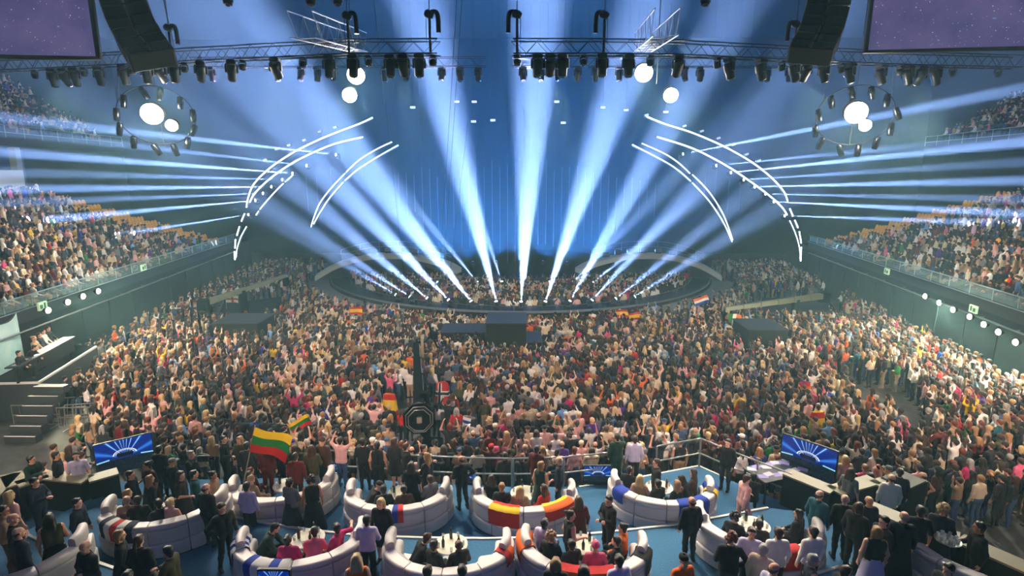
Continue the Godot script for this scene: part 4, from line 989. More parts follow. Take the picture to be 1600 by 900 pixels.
var TUBES = [[Vector3(-13.17, 11.02, -62.00), Vector3(-13.17, 6.24, -62.00)], [Vector3(-12.32, 10.95, -62.00), Vector3(-12.32, 5.78, -62.00)], [Vector3(-11.48, 10.71, -62.00), Vector3(-11.48, 6.79, -62.00)], [Vector3(-10.61, 11.65, -62.00), Vector3(-10.61, 4.58, -62.00)], [Vector3(-9.77, 11.42, -62.00), Vector3(-9.77, 5.75, -62.00)], [Vector3(-8.95, 10.53, -62.00), Vector3(-8.95, 4.85, -62.00)], [Vector3(-8.10, 10.86, -62.00), Vector3(-8.10, 4.52, -62.00)], [Vector3(-7.24, 11.23, -62.00), Vector3(-7.24, 5.01, -62.00)], [Vector3(-6.40, 11.35, -62.00), Vector3(-6.40, 2.91, -62.00)], [Vector3(-5.55, 11.61, -62.00), Vector3(-5.55, 2.91, -62.00)], [Vector3(-4.71, 11.52, -62.00), Vector3(-4.71, 4.28, -62.00)], [Vector3(-3.87, 11.51, -62.00), Vector3(-3.87, 2.65, -62.00)], [Vector3(-3.02, 12.23, -62.00), Vector3(-3.02, 3.72, -62.00)], [Vector3(-2.18, 11.58, -62.00), Vector3(-2.18, 2.30, -62.00)], [Vector3(-1.34, 11.88, -62.00), Vector3(-1.34, 0.96, -62.00)], [Vector3(-0.50, 12.00, -62.00), Vector3(-0.50, 0.53, -62.00)], [Vector3(0.34, 12.44, -62.00), Vector3(0.34, 0.79, -62.00)], [Vector3(1.17, 12.27, -62.00), Vector3(1.17, 0.77, -62.00)], [Vector3(2.02, 11.58, -62.00), Vector3(2.02, 3.20, -62.00)], [Vector3(2.85, 12.46, -62.00), Vector3(2.85, 3.22, -62.00)], [Vector3(3.70, 11.24, -62.00), Vector3(3.70, 3.00, -62.00)], [Vector3(4.54, 11.59, -62.00), Vector3(4.54, 3.66, -62.00)], [Vector3(5.37, 11.64, -62.00), Vector3(5.37, 3.77, -62.00)], [Vector3(6.21, 11.75, -62.00), Vector3(6.21, 3.59, -62.00)], [Vector3(7.06, 11.32, -62.00), Vector3(7.06, 3.12, -62.00)], [Vector3(7.90, 11.08, -62.00), Vector3(7.90, 3.38, -62.00)], [Vector3(8.75, 10.74, -62.00), Vector3(8.75, 3.54, -62.00)], [Vector3(9.59, 10.88, -62.00), Vector3(9.59, 5.90, -62.00)], [Vector3(10.44, 10.52, -62.00), Vector3(10.44, 4.25, -62.00)], [Vector3(11.29, 10.35, -62.00), Vector3(11.29, 5.54, -62.00)], [Vector3(12.12, 10.50, -62.00), Vector3(12.12, 6.72, -62.00)], [Vector3(12.97, 10.23, -62.00), Vector3(12.97, 6.15, -62.00)], [Vector3(13.78, 10.86, -62.00), Vector3(13.78, 7.70, -62.00)], [Vector3(14.66, 9.98, -62.00), Vector3(14.66, 5.77, -62.00)], [Vector3(-22.46, 10.67, -60.00), Vector3(-22.46, 7.00, -60.00)], [Vector3(-21.38, 10.67, -60.00), Vector3(-21.38, 7.00, -60.00)], [Vector3(-19.84, 11.46, -60.00), Vector3(-19.84, 9.01, -60.00)], [Vector3(19.30, 11.52, -60.00), Vector3(19.30, 8.64, -60.00)], [Vector3(20.43, 11.33, -60.00), Vector3(20.43, 8.70, -60.00)], [Vector3(21.82, 10.48, -60.00), Vector3(21.82, 7.04, -60.00)], [Vector3(23.00, 10.67, -60.00), Vector3(23.00, 7.04, -60.00)]]
var TRUSS_L = [Vector3(-3.32, 16.03, -24.50), Vector3(-7.30, 16.12, -25.00), Vector3(-11.67, 16.21, -26.30), Vector3(-18.93, 16.39, -28.60), Vector3(-28.85, 16.57, -31.50)]
var TRUSS_R = [Vector3(-0.33, 16.02, -24.50), Vector3(3.39, 16.11, -25.00), Vector3(6.73, 16.17, -25.60), Vector3(12.26, 16.20, -27.00), Vector3(18.37, 16.25, -28.50), Vector3(24.88, 16.42, -30.20)]
var TRUSS_BL = [Vector3(-8.02, 16.32, -22.00), Vector3(-8.37, 17.62, -31.00)]
var TRUSS_BR = [Vector3(5.31, 16.36, -22.00), Vector3(6.33, 17.58, -31.00)]
var TRUSS_FL = [Vector3(-21.04, 17.92, -38.00), Vector3(-2.15, 17.91, -38.00)]
var TRUSS_FR = [Vector3(-0.52, 17.90, -38.00), Vector3(19.71, 17.82, -38.00)]
var MOVERS = [[Vector3(-25.08, 16.22, -30.40), 0, 0.10, 0.25], [Vector3(-23.76, 16.20, -29.89), 1, 0.10, 0.25], [Vector3(-22.28, 16.17, -29.46), 1, 0.10, 0.25], [Vector3(-21.78, 16.16, -29.43), 0, 0.10, 0.25], [Vector3(-20.72, 16.14, -29.00), 1, 0.10, 0.25], [Vector3(-19.20, 16.11, -28.56), 1, 0.10, 0.25], [Vector3(-18.77, 16.10, -28.55), 0, 0.50, 0.25], [Vector3(-17.79, 16.08, -28.12), 1, 0.50, 0.25], [Vector3(-16.17, 16.04, -27.60), 1, 0.50, 0.25], [Vector3(-15.65, 16.03, -27.56), 0, 0.50, 0.25], [Vector3(-14.67, 16.00, -27.13), 1, 0.50, 0.25], [Vector3(-12.98, 15.96, -26.60), 1, 0.50, 0.25], [Vector3(-12.44, 15.95, -26.54), 0, 0.50, 0.25], [Vector3(-9.36, 15.88, -25.61), 0, -0.16, -0.15], [Vector3(-8.08, 15.85, -25.11), 1, 0.12, -0.15], [Vector3(-6.97, 15.83, -24.84), 1, -0.04, -0.15], [Vector3(-6.33, 15.81, -24.88), 0, -0.14, -0.15], [Vector3(-5.37, 15.79, -24.64), 1, -0.08, -0.15], [Vector3(-4.15, 15.77, -24.48), 1, 0.11, -0.15], [Vector3(-3.59, 15.75, -24.53), 0, 0.15, -0.15], [Vector3(-0.13, 15.74, -24.53), 0, -0.18, -0.15], [Vector3(0.71, 15.76, -24.52), 1, 0.05, -0.15], [Vector3(1.75, 15.79, -24.66), 1, -0.18, -0.15], [Vector3(2.63, 15.81, -24.90), 0, 0.09, -0.15], [Vector3(3.41, 15.83, -24.88), 1, -0.07, -0.15], [Vector3(4.54, 15.85, -25.09), 1, 0.15, -0.15], [Vector3(5.51, 15.87, -25.38), 0, 0.19, -0.15], [Vector3(8.57, 15.90, -26.07), 0, -1.20, 0.35], [Vector3(9.11, 15.90, -26.08), 1, -1.20, 0.35], [Vector3(10.63, 15.91, -26.47), 1, -1.20, 0.35], [Vector3(11.71, 15.92, -26.86), 0, -1.20, 0.35], [Vector3(12.29, 15.92, -26.89), 1, -1.20, 0.35], [Vector3(13.79, 15.93, -27.26), 1, -1.20, 0.35], [Vector3(14.76, 15.94, -27.61), 0, -1.20, 0.35], [Vector3(15.16, 15.94, -27.59), 1, -1.20, 0.35], [Vector3(16.85, 15.95, -28.01), 1, -1.20, 0.35], [Vector3(17.94, 15.96, -28.39), 0, -1.20, 0.35], [Vector3(18.33, 15.97, -28.37), 1, -1.20, 0.35], [Vector3(19.91, 16.01, -28.78), 1, -1.20, 0.35], [Vector3(21.00, 16.04, -29.19), 0, -1.20, 0.35], [Vector3(23.75, 16.11, -29.91), 0, -1.20, 0.35]]
var KEY_LAMPS = [[Vector3(-22.99, 16.18, -29.69), Vector3(-9.00, 1.00, -13.00), "lit key lamp aimed at the lounge, left truss, outermost"], [Vector3(-16.99, 16.06, -27.89), Vector3(-6.00, 1.00, -15.00), "lit key lamp aimed at the lounge, left truss, second from outside"], [Vector3(-10.69, 15.91, -25.91), Vector3(-3.00, 1.00, -13.00), "lit key lamp aimed at the lounge, left truss, middle"], [Vector3(-4.83, 15.78, -24.59), Vector3(0.00, 1.00, -15.00), "lit key lamp aimed at the lounge, left truss, near centre"], [Vector3(1.24, 15.78, -24.61), Vector3(2.00, 1.00, -13.00), "lit key lamp aimed at the lounge, right truss, near centre"], [Vector3(6.73, 15.89, -25.50), Vector3(5.00, 1.00, -15.00), "lit key lamp aimed at the lounge, right truss, middle"], [Vector3(12.90, 15.92, -27.06), Vector3(8.00, 1.00, -12.00), "lit key lamp aimed at the lounge, right truss, second from outside"], [Vector3(19.10, 15.99, -28.59), Vector3(10.00, 1.00, -14.00), "lit key lamp aimed at the lounge, right truss, outermost"]]
var FAR_MOVERS = [Vector3(-19.80, 17.67, -38.00), Vector3(-15.59, 17.66, -38.00), Vector3(-14.03, 17.66, -38.00), Vector3(-13.00, 17.66, -38.00), Vector3(-11.97, 17.65, -38.00), Vector3(-8.69, 17.64, -38.00), Vector3(-7.30, 17.64, -38.00), Vector3(-5.01, 17.64, -38.00), Vector3(-3.86, 17.63, -38.00), Vector3(-2.68, 17.63, -38.00), Vector3(0.17, 17.62, -38.00), Vector3(1.35, 17.62, -38.00), Vector3(2.41, 17.62, -38.00), Vector3(3.67, 17.61, -38.00), Vector3(4.81, 17.61, -38.00), Vector3(6.31, 17.61, -38.00), Vector3(10.44, 17.60, -38.00), Vector3(11.45, 17.59, -38.00), Vector3(15.68, 17.58, -38.00), Vector3(17.09, 17.58, -38.00)]
var HOISTS = [[Vector3(-7.16, 15.91, -24.98), "black chain hoist with drooping bag above left truss, inner pair", 1.0], [Vector3(-3.69, 15.84, -24.55), "black chain hoist at the inner end of the left truss", 1.0], [Vector3(-16.31, 16.12, -27.77), "black chain hoist beside the left loudspeaker column", 1.0], [Vector3(-0.13, 15.82, -24.53), "black chain hoist at the inner end of the right truss", -1.0], [Vector3(3.47, 15.91, -25.01), "black chain hoist above the right truss, second from centre", -1.0], [Vector3(12.26, 16.00, -27.00), "black chain hoist hidden beside right loudspeaker column", -1.0]]
var TOP_LAMPS = [Vector3(-10.14, 17.12, -21.00), Vector3(-7.25, 17.10, -21.00), Vector3(-6.32, 17.10, -21.00), Vector3(6.35, 17.05, -21.00)]
var ARRAY_L = [Vector3(-15.58, 18.98, -23.60), Vector3(-15.53, 18.16, -23.50), Vector3(-15.38, 17.65, -23.40), Vector3(-15.14, 17.11, -23.20), Vector3(-14.90, 16.63, -23.00), Vector3(-14.62, 16.19, -22.80), Vector3(-14.26, 15.76, -22.50), Vector3(-13.89, 15.38, -22.20), Vector3(-13.53, 15.06, -21.90)]
var ARRAY_R = [Vector3(12.38, 19.19, -24.60), Vector3(12.35, 18.34, -24.50), Vector3(12.25, 17.82, -24.40), Vector3(12.11, 17.28, -24.20), Vector3(11.93, 16.78, -24.00), Vector3(11.75, 16.34, -23.80), Vector3(11.49, 15.97, -23.50), Vector3(11.22, 15.63, -23.20), Vector3(10.98, 15.32, -22.90)]
var SCREENS = [[Vector3(-20.62, 17.94, -22.00), "large dark-framed video screen showing purple starry picture, top left", 0.12], [Vector3(19.75, 18.88, -26.00), "large dark-framed video screen showing purple starry picture, top right", -0.12]]
var PODS = [[Vector3(-18.22, 13.72, -29.00), "round hoop of hanging lamps with glowing ring light, left side", true, [[Vector3(0.05, 0.12, 0.30), 0.36, 24.0], [Vector3(0.97, -0.43, 0.30), 0.20, 9.0]]], [Vector3(16.51, 13.68, -29.00), "round hoop of hanging lamps with glowing ring light, right side", true, [[Vector3(-0.20, 0.18, 0.30), 0.36, 24.0], [Vector3(0.31, -0.42, 0.30), 0.20, 9.0]]], [Vector3(-9.32, 15.84, -33.00), "pair of glowing white ring lamps hanging left of centre", false, [[Vector3(0.25, 0.43, 0.30), 0.34, 22.0], [Vector3(-0.16, -0.62, 0.30), 0.28, 13.0]]], [Vector3(7.58, 15.84, -33.00), "pair of glowing white ring lamps hanging right of centre", false, [[Vector3(-0.80, 0.52, 0.30), 0.34, 22.0], [Vector3(0.74, -0.65, 0.30), 0.28, 13.0]]]]
var WIRES = [[Vector3(-7.24, 19.36, -30.00), Vector3(-7.89, 3.43, -38.00), "long thin black wire hanging left of centre"], [Vector3(-2.50, 17.68, -24.00), Vector3(-5.07, 3.22, -34.00), "thin black wire beside the central crane, first of three"], [Vector3(-2.30, 17.67, -24.00), Vector3(-4.83, 3.22, -34.00), "thin black wire beside the central crane, second of three"], [Vector3(-2.68, 13.57, -30.00), Vector3(-4.53, 4.47, -36.00), "thin black wire beside the central crane, third of three"]]
var TIER0 = [Vector3(-13.15, 1.00, -16.80), Vector3(-7.10, 1.00, -17.12), Vector3(-5.36, 1.00, -17.06), Vector3(-2.32, 1.00, -16.75), Vector3(-0.23, 1.00, -16.63), Vector3(1.96, 1.00, -16.66), Vector3(4.13, 1.00, -17.31), Vector3(6.26, 1.00, -18.06), Vector3(7.00, 1.00, -17.15), Vector3(8.33, 1.00, -15.70), Vector3(9.40, 1.00, -15.00), Vector3(10.74, 1.00, -13.43), Vector3(11.68, 1.00, -11.40), Vector3(16.00, 1.00, 0.50), Vector3(16.00, 1.00, 4.00), Vector3(-16.00, 1.00, 4.00), Vector3(-16.00, 1.00, -8.00), Vector3(-15.61, 1.00, -15.04), Vector3(-15.58, 1.00, -15.90)]
var TIER1 = [Vector3(-12.76, 1.45, -15.21), Vector3(-10.59, 1.45, -14.87), Vector3(-8.83, 1.45, -14.42), Vector3(-6.94, 1.45, -13.90), Vector3(-5.59, 1.45, -13.63), Vector3(-4.31, 1.45, -13.43), Vector3(-2.57, 1.45, -13.35), Vector3(-0.86, 1.45, -13.34), Vector3(0.67, 1.45, -13.42), Vector3(2.24, 1.45, -13.63), Vector3(4.05, 1.45, -13.96), Vector3(5.56, 1.45, -14.37), Vector3(7.24, 1.45, -14.86), Vector3(8.30, 1.45, -14.68), Vector3(13.50, 1.45, -8.00), Vector3(13.50, 1.45, 3.50), Vector3(-15.50, 1.45, 3.50), Vector3(-15.50, 1.45, -9.00), Vector3(-14.00, 1.45, -12.00)]
var TIER2L = [Vector3(-13.21, 1.90, -12.97), Vector3(-11.71, 1.90, -12.32), Vector3(-9.42, 1.90, -11.47), Vector3(-6.71, 1.90, -10.59), Vector3(-4.39, 1.90, -9.67), Vector3(-4.39, 1.90, 3.20), Vector3(-15.20, 1.90, 3.20), Vector3(-15.20, 1.90, -8.00)]
var TIER2R = [Vector3(4.23, 1.90, -10.47), Vector3(5.92, 1.90, -11.22), Vector3(7.71, 1.90, -11.83), Vector3(9.66, 1.90, -12.51), Vector3(10.72, 1.90, -12.67), Vector3(13.20, 1.90, -7.50), Vector3(13.20, 1.90, 3.20), Vector3(4.23, 1.90, 3.20)]
var NOSINGS = [[Vector3(-10.59, 1.48, -14.87), Vector3(-8.83, 1.48, -14.42), Vector3(-6.94, 1.48, -13.90), Vector3(-5.59, 1.48, -13.63), Vector3(-4.31, 1.48, -13.43), Vector3(-2.57, 1.48, -13.35), Vector3(-0.86, 1.48, -13.34), Vector3(0.67, 1.48, -13.42), Vector3(2.24, 1.48, -13.63), Vector3(4.05, 1.48, -13.96), Vector3(5.56, 1.48, -14.37), Vector3(7.24, 1.48, -14.86)], [Vector3(-13.21, 1.93, -12.97), Vector3(-11.71, 1.93, -12.32), Vector3(-9.42, 1.93, -11.47), Vector3(-6.71, 1.93, -10.59), Vector3(-4.39, 1.93, -9.67)], [Vector3(4.23, 1.93, -10.47), Vector3(5.92, 1.93, -11.22), Vector3(7.71, 1.93, -11.83), Vector3(9.66, 1.93, -12.51), Vector3(10.72, 1.93, -12.67)], [Vector3(1.96, 1.02, -16.66), Vector3(4.13, 1.02, -17.31), Vector3(6.26, 1.02, -18.06), Vector3(7.00, 1.02, -17.15)]]
var SOFAS = [
	[Vector3(-9.48, 1.45, -13.60), 0.20, "curved cream sofa with union flag left of the lounge"],
	[Vector3(-7.14, 1.00, -15.45), 0.22, "curved cream sofa standing below big striped flag"],
	[Vector3(-3.55, 1.00, -15.07), 0.05, "curved cream sofa with striped flags, left of centre"],
	[Vector3(0.15, 1.00, -15.09), -0.02, "curved cream sofa with red and yellow flags, right of centre"],
	[Vector3(4.28, 1.00, -15.47), -0.12, "curved cream sofa with blue and yellow flag at platform corner"],
	[Vector3(-5.28, 1.45, -12.22), 0.16, "curved cream front sofa with blue striped cloth"],
	[Vector3(-1.69, 1.45, -12.03), 0.00, "curved cream sofa at bottom centre with two suited sitters"],
	[Vector3(1.55, 1.45, -12.07), -0.08, "curved cream front sofa with orange flag"],
	[Vector3(6.05, 1.45, -12.91), -0.25, "curved cream sofa with red cloth, right foreground"],
	[Vector3(10.30, 1.90, -11.18), -0.60, "curved grey cream sofa at the lower right by the counter"],
	[Vector3(-11.32, 1.90, -10.82), 0.45, "curved cream sofa cut by the bottom left corner"],
]
var DRAPES = [
	["dark blue, white and red cross flag over left sofa's back", 0, -52.0, -12.0, ["navy", "white", "red", "white", "navy"], true, 0.55],
	["blue and white striped cloth on the back of sofa left of centre", 2, -5.0, 12.0, ["white", "blue", "red"], true, 0.60],
	["red and yellow flag hanging over middle of sofa right of centre", 3, -38.0, -4.0, ["red", "yellow", "red"], false, 0.45],
	["orange red and yellow flag over right end of sofa", 3, 22.0, 62.0, ["red", "orange", "yellow"], false, 0.60],
	["plain blue cloth over right half of corner sofa's back", 4, 12.0, 50.0, ["blue"], false, 0.50],
	["bright yellow and blue flag over right arm of corner sofa", 4, 68.0, 98.0, ["yellow", "blue", "blue"], true, 0.70],
	["dark blue cloth over left arm of corner sofa", 4, -66.0, -48.0, ["blue"], false, 0.60],
	["white cloth with blue bands over the front left sofa arm", 5, -98.0, -66.0, ["white", "blue", "white", "blue", "white"], true, 0.70],
	["blue banded cloth over back of front left sofa", 5, -44.0, -2.0, ["blue", "white", "white", "blue", "white"], true, 0.60],
	["small orange and red flag on the right arm of bottom centre sofa", 6, 62.0, 78.0, ["red", "orange"], true, 0.70],
	["bright orange red flag over left arm of front sofa", 7, -100.0, -66.0, ["orange"], false, 0.60],
	["orange red cloth along the back of front sofa", 7, -30.0, 28.0, ["orange", "red"], false, 0.78],
	["black jacket laid over the right arm of front sofa", 7, 60.0, 82.0, ["black"], false, 0.50],
	["dark red cloth over the back of right foreground sofa", 8, 2.0, 34.0, ["red"], false, 0.50],
]
var TABLES = [
	[Vector3(-3.57, 1.00, -15.48), "round white table between the sofa and railing, left of centre", "left of centre"],
	[Vector3(0.16, 1.00, -15.51), "round white table with orange card, right of centre", "right of centre"],
	[Vector3(4.33, 1.00, -15.88), "round white table with small yellow flag at platform corner", "at platform corner"],
	[Vector3(-1.69, 1.45, -12.45), "round table with bottles before two suited sitters, bottom centre", "at bottom centre"],
	[Vector3(1.58, 1.45, -12.49), "round table crowded with glasses by the sofa with orange flag", "by the orange flag"],
	[Vector3(-5.34, 1.45, -12.63), "round table in front of people in pink, lower left", "by people in pink"],
	[Vector3(6.16, 1.45, -13.32), "small round white table at the right foreground sofa", "at right sofa"],
	[Vector3(-7.23, 1.00, -15.86), "round table behind the big striped flag's sofa", "under striped flag"],
	[Vector3(-9.56, 1.45, -14.01), "round table at the sofa with union flag", "at union flag sofa"],
]
var MONITORS = [
	["large tilted monitor showing blue stage picture behind left counter", [Vector3(-14.52, 1.96, -17.60), Vector3(-13.22, 1.68, -18.60), Vector3(-13.27, 0.55, -18.60), Vector3(-14.59, 0.78, -17.60), 0.00], true],
	["large monitor on two poles showing blue stage picture, right", [Vector3(8.61, 2.46, -17.20), Vector3(9.69, 2.77, -16.00), Vector3(9.77, 1.74, -16.00), Vector3(8.67, 1.38, -17.20), 1.00], true],
	["small monitor with bright blue picture at railing below pink shirt", [Vector3(-6.75, 1.23, -17.60), Vector3(-6.24, 1.23, -17.60), Vector3(-6.21, 0.66, -17.60), Vector3(-6.72, 0.65, -17.60), 1.00], false],
	["small monitor with blue picture at railing left of centre sofa", [Vector3(-1.98, 1.35, -16.90), Vector3(-1.41, 1.36, -16.90), Vector3(-1.41, 0.92, -16.90), Vector3(-1.99, 0.91, -16.90), 1.00], false],
	["small monitor with bright blue picture at railing right of centre", [Vector3(2.11, 1.59, -16.90), Vector3(3.03, 1.60, -16.90), Vector3(3.07, 1.02, -16.90), Vector3(2.15, 1.02, -16.90), 1.00], false],
	["blue monitor picture cut by bottom edge before front left sofa", [Vector3(-5.08, 3.37, -9.60), Vector3(-4.48, 3.38, -9.60), Vector3(-4.51, 2.97, -9.60), Vector3(-5.12, 2.97, -9.60), 1.45], false],
]
var RAILS = [
	["steel railing along the left front edge of the blue platform", [Vector3(-6.69, 1.00, -17.01), Vector3(-5.32, 1.00, -16.94), Vector3(-3.26, 1.00, -16.70), Vector3(-1.47, 1.00, -16.57), Vector3(-0.23, 1.00, -16.55)]],
	["steel railing along the middle front edge of the blue platform", [Vector3(-0.18, 1.00, -16.55), Vector3(1.44, 1.00, -16.65), Vector3(3.11, 1.00, -17.02)]],
	["steel railing round the pointed corner of the blue platform", [Vector3(4.61, 1.00, -17.44), Vector3(6.25, 1.00, -18.02), Vector3(6.95, 1.00, -17.15), Vector3(7.56, 1.00, -16.47), Vector3(8.27, 1.00, -15.70)]],
]
var COUNTERS = [
	["black zigzag counter with pale top along the left side of the lounge", [Vector3(-14.66, 2.05, -13.45), Vector3(-15.43, 2.05, -15.42), Vector3(-14.72, 2.05, -14.82), Vector3(-14.31, 2.05, -15.40), Vector3(-12.86, 2.05, -15.16), Vector3(-12.32, 2.05, -15.65)], 1.0],
	["black angled counter with pale top below the large right monitor", [Vector3(8.19, 2.05, -15.89), Vector3(9.06, 2.05, -14.84), Vector3(10.61, 2.05, -15.48), Vector3(10.75, 2.05, -15.17)], 1.0],
	["long black counter with pale top running down the right side", [Vector3(8.86, 2.75, -13.04), Vector3(9.47, 2.75, -12.30), Vector3(10.18, 2.75, -11.72), Vector3(10.83, 2.75, -10.78), Vector3(11.35, 2.75, -9.93)], 1.0],
]
var DESK = Vector3(8.22, 1.00, -16.48)
var BLACK_BOX = Vector3(11.44, 1.00, -15.41)
var VCAM = Vector3(-9.45, 2.62, -15.38)
var BOOTH = [Vector3(-25.08, 1.80, -23.34), Vector3(-21.57, 1.80, -23.62), Vector3(-22.92, 1.80, -28.93), Vector3(-24.70, 1.80, -29.23), Vector3(-23.79, 1.80, -23.34)]
var STAIR = Vector3(-20.67, 0.00, -21.48)
var DESK_L = [Vector3(-22.51, 2.55, -23.45), Vector3(-23.72, 2.55, -28.24)]
var WAVE = [Vector3(-23.62, 1.80, -22.27), Vector3(-24.53, 1.80, -26.25)]
var BARRIERS = [
	[Vector3(-20.11, 0.00, -23.54), 0.25, -0.35, "tilted steel crowd barrier beside the presenters' platform, nearer the wall"],
	[Vector3(-18.93, 0.00, -22.83), 0.20, -0.30, "tilted steel crowd barrier beside the presenters' platform, nearer the crowd"],
	[Vector3(-21.19, 0.00, -22.80), 0.05, 0.00, "low steel barrier across the empty floor, left"],
	[Vector3(-19.02, 0.00, -22.58), 0.05, 0.00, "low steel barrier across the empty floor, nearer the crowd"],
]
var CAM_BOXES = [
	[Vector3(-0.75, 0.00, -32.04), Vector3(2.28, 2.63, 2.50), "tall black draped riser in the middle of the crowd"],
	[Vector3(0.83, 0.00, -31.92), Vector3(0.88, 1.50, 2.20), "low black riser joined to the right of the central riser"],
	[Vector3(-3.41, 0.00, -33.46), Vector3(2.59, 1.61, 2.00), "dark riser with standing people left of the central riser"],
	[Vector3(-17.54, 0.00, -34.51), Vector3(2.79, 1.89, 2.50), "black draped camera riser on the left of the crowd"],
	[Vector3(14.49, 0.00, -33.03), Vector3(2.26, 2.03, 2.50), "black draped camera riser on the right of the crowd"],
]
var CRANE = [Vector3(-3.62, 2.32, -19.00), Vector3(-4.98, 3.02, -26.00)]
var SIDE_CRANES = [
	[Vector3(-22.05, 2.07, -38.00), Vector3(-18.27, 3.12, -43.00), 0.45, "pale boomed camera crane reaching over the left of the crowd"],
	[Vector3(22.54, 2.10, -41.00), Vector3(13.78, 2.02, -37.00), 0.30, "pale boomed camera crane with cables on the right of the crowd"],
]
var DARK_DECKS = [
	[[Vector3(-21.18, 0.00, -37.80), Vector3(-17.93, 0.00, -39.18), Vector3(-20.06, 0.00, -45.97), Vector3(-23.56, 0.00, -43.27)], "low dark equipment deck under the left camera crane", 0.8],
	[[Vector3(16.79, 0.00, -39.15), Vector3(23.12, 0.00, -39.74), Vector3(25.82, 0.00, -46.59), Vector3(20.23, 0.00, -46.05)], "low dark equipment deck under the right camera crane", 0.8],
]
var TRAY = Vector3(9.44, 3.06, -11.16)
